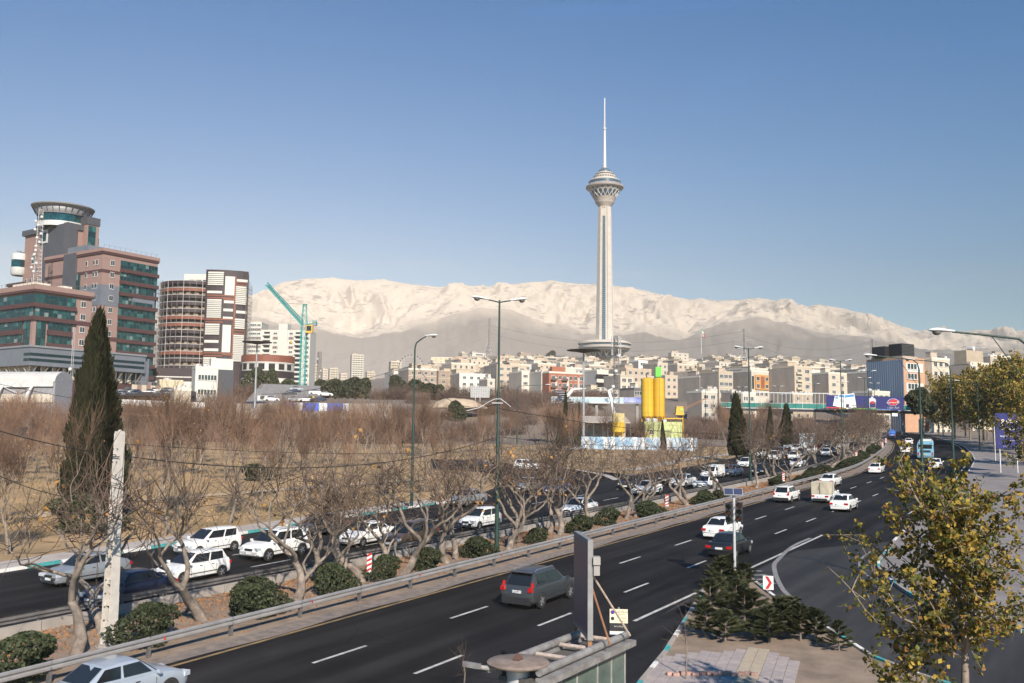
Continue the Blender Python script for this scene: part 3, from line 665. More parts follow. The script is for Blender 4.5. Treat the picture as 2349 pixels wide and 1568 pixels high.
for k, (xx, yt, Y, wd) in enumerate(((490, 885, 285, 34), (505, 870, 330, 22), (590, 845, 300, 46), (625, 848, 310, 36), (660, 870, 320, 40), (735, 872, 330, 40), (770, 870, 350, 46), (815, 866, 330, 50), (840, 868, 335, 40), (905, 862, 340, 40), (950, 872, 300, 50), (985, 880, 290, 46), (1010, 883, 310, 30), (1045, 920, 240, 36), (1268, 805, 1350, 22), (1162, 842, 900, 14), (1045, 838, 900, 12), (1075, 838, 880, 12), (1215, 818, 1200, 13), (1690, 905, 395, 18), (1040, 890, 350, 24), (460, 880, 330, 18))):
    p = PT(xx, yt, Y); z = terr(p.x, p.y); w_ = wd*Y/2100
    evergreen(EVG[k % 2], (p.x, p.y, z), (w_/8.5, w_/8.5, max(.3, (p.z-z)/8)), 'dark umbrella-shaped pine beside the right end of the footbridge' if xx == 2115 else 'dark rounded pine among the buildings beyond the park' if Y < 500 else 'small dark pine on the hill skyline', 'pine_tree', 'dark pines beyond the park' if Y < 500 else 'pines on the skyline', xx)

# umbrella-shaped pine by the footbridge
ump = blob_tree(47, 3.4, 7.4, 3000, .6, pineg, 'dome', False); p = PT(2116, 952, 238); z = SLOPE*238
t = T('pine_tree', 'dark umbrella-shaped pine beside the right end of the footbridge', 'tree', (p.x, 238, z)); o = O('crown', ump[1], t, (0, 0, p.z-z)); o.scale = (.85, .85, 2.0); b = MB(); b.tube([(0, 0, 0), (.2, 0, p.z-z+2)], [.28, .18], 8); b.build('trunk', barkdk, t)
# round shrubs in the median
shg = leafmat('shrub_green', (.022, .034, .014), (.065, .075, .034), .2, 5, .15)
SHR = [blob_tree(51+k, 1.35, 1.8, 2600, .12, shg, 'dome', False) for k in range(4)]
SH = [c1(120, 1568), c1(775, 1365), c1(1320, 1225), c2(80, 1135), c2(560, 1020), c2(880, 940), c2(1130, 880), c2(1440, 805), c3(140, 800), c3(510, 715), c3(770, 655), c3(960, 605), c3(1190, 555), c3(1540, 475), c4(50, 555), c4(390, 480), c4(480, 455)]
shl = ['dark green round shrub in the bottom corner by the guardrail', 'dark green shrub beside the concrete utility pole', 'dark green shrub between the second median tree and the utility pole']
for k, p in enumerate(SH):
    g_ = GR(*p); f = (1.25, 1.25, 1.1, 1.2)[k] if k < 4 else TR.uniform(.8, 1.15)
    t = T('shrub', shl[k] if k < 3 else 'dark green clipped shrub in the row along the guardrail', 'shrub', g_, TR.uniform(0, 6.28), 'green shrubs along the median'); t.scale = (f, f, f*TR.uniform(.85, 1.05)); O('crown', SHR[k % 4][1], t)
for k in range(34):
    s = 80+k*3.1; g_ = RD(s, -7.2+TR.uniform(-1.2, 1.0)); f = TR.uniform(.7, 1.15)
    t = T('shrub', 'dark green shrub in the hedge-like run farther along the median', 'shrub', g_, TR.uniform(0, 6.28), 'green shrubs along the median'); t.scale = (f, f, f*.8); O('crown', SHR[k % 4][1], t)
# two dark clipped bushes in the park
for p, f in ((c1(440, 770), 1.9), (c2(100, 330), 1.4)):
    g_ = GR(*p); t = T('shrub', 'dark red-brown bush on the dry lawn behind the kerb' if f > 1.5 else 'low dark bush on the dry lawn near the slip road', 'shrub', g_); t.scale = (f*1.4, f*1.1, f); O('crown', SHR[1][1], t)
# young pines on the traffic island
ndl = leafmat('young_pine_needles', (.034, .042, .018), (.075, .080, .034), .12, 4, .1)
def young_pine(seed, H):
    R_ = random.Random(seed); mb = MB(); tk = MB(); tk.tube([(0, 0, -.1), (0, 0, H*.95)], [.045, .012], 6)
    nb = int(17*H)
    for i in range(nb):
        f = (i+.5)/nb; z = H*(.12+.86*f); a = i*2.4+R_.gauss(0, .3); L = (.62*(1-f)**.7+.10)*(.75+.5*R_.random()); e = R_.uniform(.1, .5)+f*.7
        d = Vector((math.cos(a)*math.cos(e), math.sin(a)*math.cos(e), math.sin(e))); p0 = Vector((0, 0, z)); tk.tube([p0, p0+d*L], [.012, .006], 4, cap=False)
        for j in range(int(260*L)+70):
            q = p0+d*L*(.2+.8*R_.random()); dd = (d*1.0+rvec(R_, .25)*.85).normalized(); u = dd.orthogonal().normalized()*.017; o = len(mb.v); ln = R_.uniform(.10, .19)
            for v_ in (q-u, q+u, q+dd*ln): mb.v.append(tuple(v_))
            mb.f.append((o, o+1, o+2)); mb.m.append(0)
    return tk.mesh('trunk', barkdk), mb.mesh('crown', ndl)
YP = [young_pine(61+k, (1.9, 1.6, 2.1, 1.3)[k]) for k in range(4)]
for k, p in enumerate([(400, 1300), (520, 1330), (430, 1180), (540, 1180), (470, 1090), (580, 1080), (500, 1010), (600, 1020), (555, 950), (640, 1000), (640, 1240), (700, 1310), (790, 1340), (800, 1270), (880, 1300), (930, 1200), (980, 1325), (1075, 1330), (1215, 1385), (470, 960), (690, 1225), (850, 1240), (590, 1130)]):
    g_ = GR(*c4(*p)); v = YP[k % 4]; f = TR.uniform(.85, 1.15)*(.68 if p[0] < 1150 else .6)
    t = T('young_pine', 'small lone young pine at the tip of the kerb, under the autumn tree' if p[0] == 1215 else 'bushy young pine in the cluster planted on the traffic island', 'pine', (g_.x, g_.y, g_.z+.1), TR.uniform(0, 6.28), None if p[0] == 1215 else 'young pines on the traffic island'); t.scale = (f*1.75, f*1.75, f)
    O('trunk', v[0], t); O('crown', v[1], t)

# leafy autumn trees
alA = leafmat('autumn_leaf_gold', (.33, .235, .045), (.42, .29, .055), .1, 6, .3); alB = leafmat('autumn_leaf_green', (.055, .070, .016), (.15, .155, .032), .1, 6, .3); alC = leafmat('autumn_leaf_brown', (.20, .10, .03), (.28, .15, .04), .1, 6, .3)  # green leaves darkened: shade inside the crown is put into their colour
def autumn_tree(seed, H, W, n, leaf, base=.25, nb=26, twiggy=False):
    R_ = random.Random(seed); tk = MB(); mb = MB(); ends = []
    top = Vector((R_.gauss(0, .2), R_.gauss(0, .2), H*.93)); pts = [Vector((0, 0, -.2)), Vector((R_.gauss(0, .05), 0, H*.25)), Vector((R_.gauss(0, .1), R_.gauss(0, .1), H*.55)), top]
    tk.tube(pts, [H*.017, H*.014, H*.009, H*.002], 8)
    for i in range(nb):
        f = base+(1-base)*(i+.3)/nb*.93; p0 = Vector(pts[0]).lerp(pts[3], f); p0 = pts[1].lerp(pts[2], (f-.25)/.3) if .25 < f < .55 else p0
        a = i*2.4+R_.gauss(0, .4); L = W/2*(1.15-(abs(f-.5)*1.2)**1.6)*R_.uniform(.7, 1.1); e = .35+f*.5+R_.gauss(0, .15)
        d = Vector((math.cos(a)*math.cos(e), math.sin(a)*math.cos(e), math.sin(e))); q = p0.copy(); bp = [q.copy()]
        for j in range(5):
            d = (d+Vector((R_.gauss(0, .14), R_.gauss(0, .14), R_.gauss(.02, .12)))).normalized(); q = q+d*L/5; bp.append(q.copy())
        tk.tube(bp, [H*.005*(1-.15*j) for j in range(6)], 5, cap=False)
        for j in range(1, 6):
            for _ in range(3):
                sd_ = (d*.5+rvec(R_, .2)).normalized(); l_ = L*R_.uniform(.15, .38); e_ = twig(tk, bp[j], sd_, l_, H*.0018, rvec(R_)*.3, 2); ends.append((e_, l_))
    for i in range(n):
        e_, l_ = R_.choice(ends); p = e_[0].lerp(e_[2], R_.random()**.6)+rvec(R_)*leaf*R_.uniform(.4, 1.5)
        x = R_.random(); hf = p.z/H+R_.gauss(0, .15); m = 0 if x < .20+.26*hf else 1 if x < .84+.08*hf else 2
        leafq(mb, p, leaf*R_.uniform(.6, 1.35), R_, m)
    if twiggy:
        for k in range(8):
            b_ = top*R_.uniform(.6, .95); twig(tk, b_+Vector((R_.gauss(0, .3), R_.gauss(0, .3), 0)), Vector((R_.gauss(0, .18), R_.gauss(0, .18), 1)).normalized(), R_.uniform(1.2, 2.2), .012, rvec(R_)*.15, 3)
    return tk.mesh('trunk', bark, 60), mb.mesh('crown', [alA, alB, alC])
NEAR = autumn_tree(72, 7.7, 5.0, 9800, .112, .47, 34, True)
tp = (10.55, 21.8); t = T('autumn_tree', 'leafy yellow-green autumn tree standing nearest, over the corner of the side street', 'tree', (tp[0], tp[1], SLOPE*tp[1]), 2.6); O('trunk', NEAR[0], t); O('crown', NEAR[1], t)
LOWT = autumn_tree(75, 4.6, 2.6, 1500, .13, .35, 16); tp = (9.75, 22.6); t = T('young_tree', 'small dark green leafy tree at the foot of the big autumn tree', 'tree', (tp[0], tp[1], SLOPE*tp[1]), 1.); O('trunk', LOWT[0], t); o = O('crown', LOWT[1], t)
AUT = [autumn_tree(81+k, 11, 9.5, 4200, .34, .22, 24) for k in range(3)]
ga = 'golden autumn trees along the right-hand pavement'
for k, (xx, Y, yt) in enumerate(((2150, 262, 880), (2185, 245, 876), (2220, 240, 872), (2250, 222, 866), (2275, 212, 858), (2300, 204, 850), (2330, 192, 846), (2365, 185, 838), (2160, 275, 905), (2210, 262, 880), (2395, 172, 840), (2330, 215, 850), (2260, 250, 868), (2130, 290, 915), (2345, 118, 905), (2400, 140, 850))):
    p = PT(xx, yt, Y); z = SLOPE*p.y; f = max(.5, (p.z-z)/11)
    lab = {13: 'small golden autumn tree beside the stair of the footbridge', 14: 'golden-leaved tree hanging over the edge of the dark blue sign board'}.get(k, 'golden autumn tree in the dense row along the right-hand pavement')
    place_tree(AUT[k % 3], (p.x, p.y, z), TR.uniform(0, 6.28), f*(.9 if k != 14 else .75), 'autumn_tree', lab, ga, f)
# two leafless saplings near the bus shelter
for p, h, lab in ((c4(280, 1568), 3.3, 'thin leafless sapling rising before the island paving'), (c3(60, 1640), 1.9, 'bare twig tips of a sapling at the bottom edge of the road')):
    g_ = GR(*p); R_ = random.Random(int(h*10)); mb = MB(); tk = MB(); tk.tube([(0, 0, 0), (.05, .03, h*.35), (-.02, 0, h*.6)], [.03, .022, .012], 6)
    for i in range(16):
        b_ = Vector((0, 0, h*(.35+.3*i/16))); e_ = twig(mb, b_, rvec(R_, 1.3), h*R_.uniform(.2, .42), .007, rvec(R_)*.3, 3); twig(mb, e_[2], rvec(R_, 1), h*.12, .005, rvec(R_)*.3, 2)
    t = T('sapling', lab, 'sapling', g_); tk.build('trunk', bark, t); mb.build('crown', [shoot_m], t)

# fallen leaves on the median, grass tufts on the lawn
lf = MB(); R_ = random.Random(5)
for i in range(20000):
    s = R_.uniform(-12, 110); t = T_FARRAIL(s)+.4+abs(R_.gauss(0, 1))*2.2+.6*math.sin(s*.9); 
    if t > -4.6: continue
    p = RD(s, t, .035); leafq(lf, p, .115, R_)
fl = lf.build('fallen_leaves', [leafmat('fallen_leaf', (.26, .115, .045), (.36, .18, .07), .0, 8, .1)]); tag(fl, kind='stuff', label='brown fallen leaves scattered over the median soil', cat='leaves')
gm = MB()
for i in range(26000):
    xx = R_.uniform(-40, 1700); yy = 990+R_.random()**1.2*230; p = GR(xx, yy); q = Vector((p.x, p.y))-RP0
    if q.dot(RDN) > -30.5 or p.y > 175 or inside((p.x, p.y), rampg): continue
    h = R_.uniform(.08, .3); u = Vector((R_.gauss(0, 1), R_.gauss(0, 1), 0)).normalized()*.06; o = len(gm.v); d = Vector((R_.gauss(0, .12), R_.gauss(0, .12), h))
    for v_ in (p-u, p+u, p+d): gm.v.append(tuple(v_))
    gm.f.append((o, o+1, o+2)); gm.m.append(0)
tag(gm.build('dry_grass', [leafmat('dry_grass_blade', (.42, .28, .14), (.20, .15, .07), 0, .18, .1)]), 'tufts of dry yellow grass across the park lawn', 'grass', kind='stuff')
# ================================================================ vehicles
def paint(name, c, metal=0., rough=.32): return M('paint_'+name, c, rough, metal, .03, 1.5, coat=.5)
PAINT = dict(white=paint('white', (.74, .73, .70)), cream=paint('cream', (.62, .55, .43), rough=.5), silver=paint('silver', (.36, .38, .40), .5), grey=paint('grey', (.06, .066, .072), .4), black=paint('black', (.012, .012, .014)), navy=paint('navy', (.012, .017, .045), .2), blue=paint('blue', (.035, .07, .19), .3), brown=paint('brown', (.17, .11, .07), .4), bluegrey=paint('blue_grey', (.16, .22, .32), .3), dark=paint('dark_grey', (.035, .037, .042), .3), palesilver=paint('pale_silver', (.42, .47, .53), .35), sky=paint('sky_blue', (.20, .42, .56), rough=.45), royal=paint('royal_blue', (.03, .13, .48), rough=.5), red=paint('red', (.25, .02, .02)), yellow=paint('machine_yellow', (.70, .42, .03), rough=.5))
cglass = M('car_glass', (.012, .015, .017), .08, 0, .2, 2, spec=.8); tyre_m = M('tyre_rubber', (.018, .018, .018), .9); rim_m = M('wheel_rim', (.42, .42, .43), .35, .7, .1, 5); hub_dk = M('wheel_dark', (.03, .03, .03), .7)
tail_m = M('tail_lamp', (.42, .012, .012), .2, spec=.7); head_m = M('head_lamp', (.62, .66, .70), .12, .3, spec=.9); blackp = M('black_plastic', (.022, .022, .024), .6); plate_m = M('number_plate_white', (.72, .72, .68), .5); plateblue = M('plate_blue', (.02, .06, .35), .5); amber_m = M('indicator_amber', (.6, .22, .02), .3); chrome = M('chrome', (.6, .6, .6), .2, .9)
ST = dict(
 sedan=dict(L=4.15, W=1.68, H=1.42, zb=.20, wr=.29, wx=(.19, .81), st=[(0, .60, .84), (.012, .84, .92), (.05, .95, .965), (.18, .98, .99), (.3, .95, 1), (.6, .92, 1), (.71, .92, .995), (.85, .84, .97), (.94, .74, .93), (.98, .60, .88), (1, .46, .80)], gh=(.135, .30, .57, .73)),
 hatch=dict(L=3.75, W=1.66, H=1.45, zb=.20, wr=.29, wx=(.17, .82), st=[(0, .58, .86), (.015, .82, .94), (.04, .97, .975), (.3, .95, 1), (.6, .93, 1), (.73, .93, .995), (.86, .86, .97), (.95, .74, .92), (.985, .58, .86), (1, .46, .79)], gh=(.02, .11, .55, .75)),
 suv=dict(L=4.2, W=1.80, H=1.66, zb=.27, wr=.35, wx=(.19, .82), st=[(0, .66, .88), (.012, .92, .95), (.035, 1.06, .98), (.3, 1.06, 1), (.6, 1.05, 1), (.74, 1.04, .995), (.87, .98, .97), (.95, .88, .93), (.985, .70, .88), (1, .52, .82)], gh=(.03, .15, .57, .765)))
ST['wagon'] = dict(ST['hatch'], L=4.0, H=1.47, gh=(.02, .07, .52, .72)); ST['cabin'] = dict(ST['sedan'], L=4.5, st=[(0, .70, .93), (.01, .80, .97), (.03, .82, .98), (.4, .82, .98), (.46, .95, 1), (.6, .95, 1), (.74, .93, .995), (.87, .85, .97), (.95, .74, .92), (.985, .58, .86), (1, .46, .79)], gh=(.43, .46, .60, .76), H=1.5)
_carc = {}
def car_meshes(kind, pm, lowdet=False):
    key = (kind, pm.name)
    if key in _carc: return _carc[key]
    p = ST[kind]; L, W, H, zb = p['L'], p['W'], p['H'], p['zb']; out = []
    xs_, zt_, wf_ = zip(*p['st']); fr = sorted(set(list(xs_)+[i/22 for i in range(23)]))
    b = MB(); n = 14
    for f in fr:
        zt = float(np.interp(f, xs_, zt_)); w2 = W/2*float(np.interp(f, xs_, wf_)); z0 = zb+(.10 if f < .02 or f > .98 else .0)
        ring = [(w2*.86, z0), (w2*.97, z0+.06), (w2*.995, z0+.2), (w2, z0+.55*(zt-z0)), (w2*.985, z0+.8*(zt-z0)), (w2*.95, zt-.035), (w2*.84, zt)]
        ring = ring+[(-y, z) for y, z in reversed(ring)]
        b.v += [((f-.5)*L, y, z) for y, z in ring]
    m_ = len(fr)
    for i in range(m_-1):
        for k in range(n): b.f.append((i*n+k, (i+1)*n+k, (i+1)*n+(k+1) % n, i*n+(k+1) % n)); b.m.append(0)
    b.f.append(tuple(range(n))); b.m.append(0); b.f.append(tuple((m_-1)*n+k for k in reversed(range(n)))); b.m.append(0)
    out.append(('body', b.mesh('body', pm, 32), []))
    # cabin
    c0, r0, r1, a0 = [(q-.5)*L for q in p['gh']]; zbelt = lambda x: float(np.interp(x/L+.5, xs_, zt_))-.02
    wb, wt = W/2*.90, W/2*.70; g_ = MB(); zr = H
    A = {}
    A['cL'] = (c0, wb*.93, zbelt(c0)); A['aL'] = (a0, wb*.95, zbelt(a0)); A['rL'] = (r0, wt, zr-.04); A['fL'] = (r1, wt, zr-.03)
    for k in list(A): A[k[0]+'R'] = (A[k][0], -A[k][1], A[k][2])
    mx = (r0+r1)/2
    vs = [A['cL'], A['cR'], A['aL'], A['aR'], A['rL'], A['rR'], A['fL'], A['fR'], (mx, wt*1.02, zr-.015), (mx, -wt*1.02, zr-.015), (r0, 0, zr-.005), (mx, 0, zr+.02), (r1, 0, zr)]
    g_.add(vs, [(0, 1, 5, 10, 4), (3, 2, 6, 12, 7), (2, 0, 4, 8, 6), (1, 3, 7, 9, 5), (4, 10, 11, 8), (8, 11, 12, 6), (10, 5, 9, 11), (11, 9, 7, 12)])
    cm = g_.mesh('cabin', pm); bm = bmesh.new(); bm.from_mesh(cm); bmesh.ops.bevel(bm, geom=bm.edges[:], offset=.055, segments=2, affect='EDGES', profile=.6); bm.to_mesh(cm); bm.free()
    cm.polygons.foreach_set('use_smooth', [True]*len(cm.polygons)); cm.set_sharp_from_angle(angle=R(50)); out.append(('cabin', cm, []))
    def pane(name, q, ins, off=.022):
        q = [Vector(v) for v in q]; c = sum(q, Vector())/4; nn = (q[1]-q[0]).cross(q[3]-q[0]).normalized()
        if nn.dot(c-Vector((mx, 0, .9))) < 0: nn = -nn
        e = MB(); fr_ = [c+(v-c)*(1-ins)+nn*off for v in q]; bk = [v-nn*.05 for v in fr_]; e.add([tuple(v) for v in fr_+bk], [(0, 1, 2, 3), (0, 4, 5, 1), (1, 5, 6, 2), (2, 6, 7, 3), (3, 7, 4, 0)])
        out.append((name, e.mesh(name, cglass), []))
    pane('windshield', (A['aR'], A['aL'], A['fL'], A['fR']), .10); pane('rear_window', (A['cL'], A['cR'], A['rR'], A['rL']), .14)
    for sd_ in 'LR':
        lo = lambda f: Vector(A['c'+sd_]).lerp(Vector(A['a'+sd_]), f); hi = lambda f: Vector(A['r'+sd_]).lerp(Vector(A['f'+sd_]), f)
        ov = Vector((0, .006 if sd_ == 'L' else -.006, 0))
        def sp(f, h): return lo(f).lerp(hi(f), h)+ov
        if kind == 'cabin': pane('side_window', (sp(.12, .14), sp(.8, .14), sp(.85, .86), sp(.12, .86)), .0)
        else:
            mid = .46
            pane('side_window', (sp(.09 if kind == 'sedan' else .12, .14), sp(mid, .12), sp(mid, .88), sp(.04, .88)), .03); pane('side_window', (sp(mid+.035, .12), sp(.93, .12), sp(.97, .88), sp(mid+.035, .88)), .03)
    # wheels
    r = p['wr']
    ty = MB(); ty.lathe([(r*.62, -.10), (r*.93, -.10), (r, -.07), (r, .07), (r*.93, .10), (r*.62, .10)], 20, axis='y'); tyre = ty.mesh('tyre', tyre_m, 40)
    rm = MB(); rm.lathe([(.02, .065), (r*.56, .055), (r*.64, .085), (r*.64, -.08)], 20, 1, axis='y')
    for k in range(5):
        a = 2*math.pi*k/5; rm.tube([(0, .085, 0), (r*.6*math.cos(a), .08, r*.6*math.sin(a))], [.05, .035], 4)
    rm.lathe([(.0, .10), (.06, .095), (.06, .06)], 10, axis='y'); rim = rm.mesh('rim', [rim_m, hub_dk], 40)
    for fx in p['wx']:
        x = (fx-.5)*L
        for sd_ in (1, -1): out.append(('wheel', (tyre, rim, (x, sd_*(W/2-.085), r), sd_), None))
    ar = MB()
    for fx in p['wx']:
        x = (fx-.5)*L
        for sd_ in (1, -1):
            vs = [(x, sd_*(W/2+.004), r)]+[(x+(r+.055)*math.cos(a), sd_*(W/2+.004), r+(r+.055)*math.sin(a)) for a in [math.pi*(i/12)*1.1-.16 for i in range(13)]]
            ar.add(vs, [(0, i+1, i+2) if sd_ < 0 else (0, i+2, i+1) for i in range(12)])
    out.append(('wheel_arch', ar.mesh('wheel_arch', blackp), []))
    zl = float(np.interp(.03, xs_, zt_)); zh = float(np.interp(.955, xs_, zt_))
    for sd_ in (1, -1):
        e = MB()
        if kind in ('suv',): e.box((-L/2+.06, sd_*W*.41, zl*.90), (.15, .24, .2), 0, 0, (1, .75)); e.box((-L/2+.19, sd_*W*.43, zl*1.02+.06), (.2, .08, .24), 0, 0, (.6, .7))
        else: e.box((-L/2+.045, sd_*W*.385, zl*.80), (.15, .31, .15))
        out.append(('taillight', e.mesh('taillight', tail_m), []))
        e = MB(); e.box((L/2-.125, sd_*W*.365, zh*.87), (.24, .34, .15), -sd_*.25); out.append(('headlight', e.mesh('headlight', head_m), []))
        e = MB(); e.box((a0-.12, sd_*(W/2+.07), zbelt(a0)+.06), (.09, .17, .12)); out.append(('mirror', e.mesh('mirror', pm), []))
        e = MB()
        for f in (.33, .53): e.box(((f-.5)*L, sd_*(W/2+.008), zbelt(0)-.13), (.15, .02, .03))
        out.append(('door_handle', e.mesh('door_handle', blackp), []))
        e = MB()
        for f in (.27, .47, .69): e.box(((f-.5)*L, sd_*(W/2-.006), zb+.48*(zbelt(0)-zb)), (.012, .02, .62*(zbelt(0)-zb)))
        e.box((0, sd_*(W/2-.004), zb+.32*(zbelt(0)-zb)), (L*.5, .02, .045)); out.append(('door_seam', e.mesh('door_seam', blackp), []))
    e = MB(); e.box((-L/2+.04, 0, zb+.15), (.14, W*.80, .17)); out.append(('rear_bumper', e.mesh('rear_bumper', blackp if kind in ('suv', 'wagon', 'cabin') else pm), []))
    e = MB(); e.box((L/2-.05, 0, zb+.13), (.10, W*.66, .15)); e.box((L/2-.03, 0, zh*.80), (.08, W*.34, .11)); out.append(('grille', e.mesh('grille', blackp), []))
    for x, zz in ((-L/2-.005, zl*.72 if kind != 'suv' else zl*.78), (L/2+.012, zb+.22)):
        e = MB(); e.box((x-.012*(1 if x > 0 else -1), 0, zz), (.04, .5, .12)); e.box((x-.008*(1 if x > 0 else -1), .225 if x < 0 else -.225, zz), (.042, .05, .12), 0, 1); out.append(('number_plate', e.mesh('number_plate', [plate_m, plateblue]), []))
    if kind == 'suv':
        e = MB(); e.box((r0-.10, 0, zr-.05), (.28, wt*1.9, .035)); out.append(('spoiler', e.mesh('spoiler', pm), []))
        e = MB(); e.box((-L/2+.02, 0, zb+.14), (.16, W*.84, .30)); out.append(('bumper_skirt', e.mesh('bumper_skirt', blackp), []))
        for sd_ in (1, -1):
            e = MB(); e.tube([(r0+.1, sd_*wt*.93, zr-.03), (r0+.25, sd_*wt*.93, zr+.05), (r1-.15, sd_*wt*.93, zr+.05), (r1, sd_*wt*.93, zr-.02)], .022, 6); out.append(('roof_rail', e.mesh('roof_rail', rim_m), []))
    _carc[key] = out; return out
def car(kind, colr, loc, rz, label, group=None, name='car', cat='car', s=1.):
    loc = Vector(loc); t = T(name, label, cat, loc, rz, group); t.scale = (s, s, s)
    fw = Vector((math.cos(rz), math.sin(rz))); t.rotation_euler = (0, -math.atan(SLOPE*fw.y), rz)
    for nm, me, sub in car_meshes(kind, PAINT[colr]):
        if nm == 'wheel':
            ty, rim, l_, sd_ = me; o = O('wheel', ty, t, l_); r_ = O('rim', rim, o)
            if sd_ < 0: o.rotation_euler = (0, 0, math.pi)
        else: O(nm, me, t)
    return t
def rcar(kind, colr, s, t, back, label, group=None, dh=0, sc_=1., name='car', cat='car'):
    p = RD(s, t, .012); return car(kind, colr, p, RH(s)+(math.pi if back else 0)+dh, label, group, name, cat, sc_)
G1, G2 = 'cars driving away on the near carriageway', 'oncoming cars on the far carriageway'
rcar('sedan', 'palesilver', -6.6, -1.75, 0, 'pale silver old saloon car cut off by the bottom edge of the picture', G1)
suv = rcar('suv', 'grey', 13.5, 1.4, 0, 'dark grey tall family car driving alone past the bus shelter', G1)
rcar('sedan', 'white', 38.9, 1.2, 0, 'white saloon just ahead of the black saloon by the traffic light', G1)
rcar('sedan', 'black', 31.9, 4.2, 0, 'black saloon passing right behind the traffic light pole', G1)
rcar('suv', 'white', 65.0, -1.9, 0, 'white hatchback with roof rails driving next to the guardrail', G1, sc_=.92)
rcar('sedan', 'white', 61.3, 4.3, 0, 'boxy off-white saloon beside the boxed pickup truck', G1)
rcar('sedan', 'white', 84.6, -2.6, 0, 'white saloon half hidden ahead of the boxed pickup truck', G1)
rcar('sedan', 'white', 108.5, -1.9, 0, 'lone white saloon at the start of the bend along the guardrail', G1)
rcar('sedan', 'white', 167, -1.2, 0, 'white saloon driving beside the light blue bus', G1, sc_=1.08)
rcar('sedan', 'white', 205, -.6, 0, 'white saloon in the bend just beyond the light blue bus', G1, sc_=1.08)
rcar('sedan', 'white', 124, 4.7, 0, 'white saloon following the light blue bus', G1, sc_=1.08)
rcar('sedan', 'dark', 252, 3.0, 0, 'dark saloon at the far end of the bend beside the blue truck', G1)
rcar('hatch', 'white', 244, -3.6, 0, 'tiny white car far off by the hazard markers', G1)
for k, (kd, c, s, t, l_) in enumerate((('sedan', 'silver', 3.9, -20.1, 'silver hatch-backed saloon left of the concrete utility pole'), ('sedan', 'navy', 2.3, -14.2, 'dark blue saloon crossed by the concrete utility pole'), ('hatch', 'white', 7.4, -16.2, 'white hatchback right of the dark blue saloon by the utility pole'), ('wagon', 'white', 13.2, -22.2, 'white estate car nearest the turquoise kerb'), ('suv', 'white', 14.6, -17.8, 'white modern off-road car behind the V-shaped tree'), ('sedan', 'grey', 22.7, -22.2, 'dark grey saloon beside the turquoise and white kerb'), ('sedan', 'white', 21.7, -16.9, 'white saloon just left of the brown off-road car'), ('suv', 'brown', 22.2, -13.7, 'brown off-road car along the inner guardrail'), ('sedan', 'silver', 43.5, -24.4, 'silver-blue saloon in the outer lane near the slip road'), ('hatch', 'white', 32.4, -15.3, 'white hatchback just left of the tall twin lamp post'), ('sedan', 'white', 43.4, -12.9, 'white saloon behind forked trees, next to the inner guardrail'), ('sedan', 'white', 62.5, -15.4, 'white saloon next to the dark hatchback in the dense traffic'), ('sedan', 'black', 76.9, -18.9, 'black saloon ahead of the white saloons in the dense traffic'), ('sedan', 'white', 72.9, -15.8, 'white older saloon in the middle lane of the dense traffic'), ('hatch', 'white', 71.9, -12.8, 'white hatchback along the inner guardrail in the dense traffic'), ('sedan', 'bluegrey', 91, -16.5, 'blue-grey saloon behind the white pickup in the dense traffic'), ('hatch', 'white', 107, -19.7, 'white hatchback just left of the second twin lamp post'), ('sedan', 'black', 95.5, -14.1, 'black saloon just right of the second twin lamp post'), ('suv', 'white', 124.9, -19.5, 'white car far back in the outer lane behind the trees'), ('hatch', 'white', 144.3, -13.6, 'white car far back near the inner guardrail'), ('sedan', 'dark', 142, -17.5, 'dark saloon far back in the middle lane behind the trees'), ('sedan', 'red', -6.2, -21.5, 'dark red car cut off by the left edge of the picture'))):
    rcar(kd, c, s, t, 1, l_, G2)
for k in range(20):
    s = 112+7.5*k+rnd.uniform(-1.5, 1.5); t = (-13.4, -17, -20.6, -23.6)[k % 4]
    if abs(s-124.9) < 6 or abs(s-143) < 6: s += 9
    rcar(('sedan', 'hatch', 'suv')[k % 3], ('white', 'white', 'silver', 'white', 'dark')[k % 5], s, t, 1, 'car in the dense oncoming traffic glimpsed through the bare trees', G2)
a = GR(*c3(450, 400)); car('sedan', 'silver', (a.x, a.y+1, a.z+.05), RH(50)+math.pi+.12, 'silver saloon merging from the slip road', G2)
a = GR(*c3(630, 412)); car('sedan', 'blue', (a.x, a.y+1, a.z+.05), RH(50)+math.pi+.1, 'blue saloon merging from the slip road', G2)
a = GR(*c6(140, 505)); car('hatch', 'dark', (a.x, a.y+1.5, a.z+.02), RH(60)+math.pi+.2, 'dark hatchback at the nose of the slip road', G2)
a = GR(*c3(455, 268)); car('hatch', 'white', (a.x, a.y, a.z+.03), R(-25), 'white car on the far part of the slip road', G2)
a = GR(*c3(150, 262)); car('sedan', 'dark', (a.x, a.y, a.z+.03), R(-15), 'dark car on the far part of the slip road', G2)
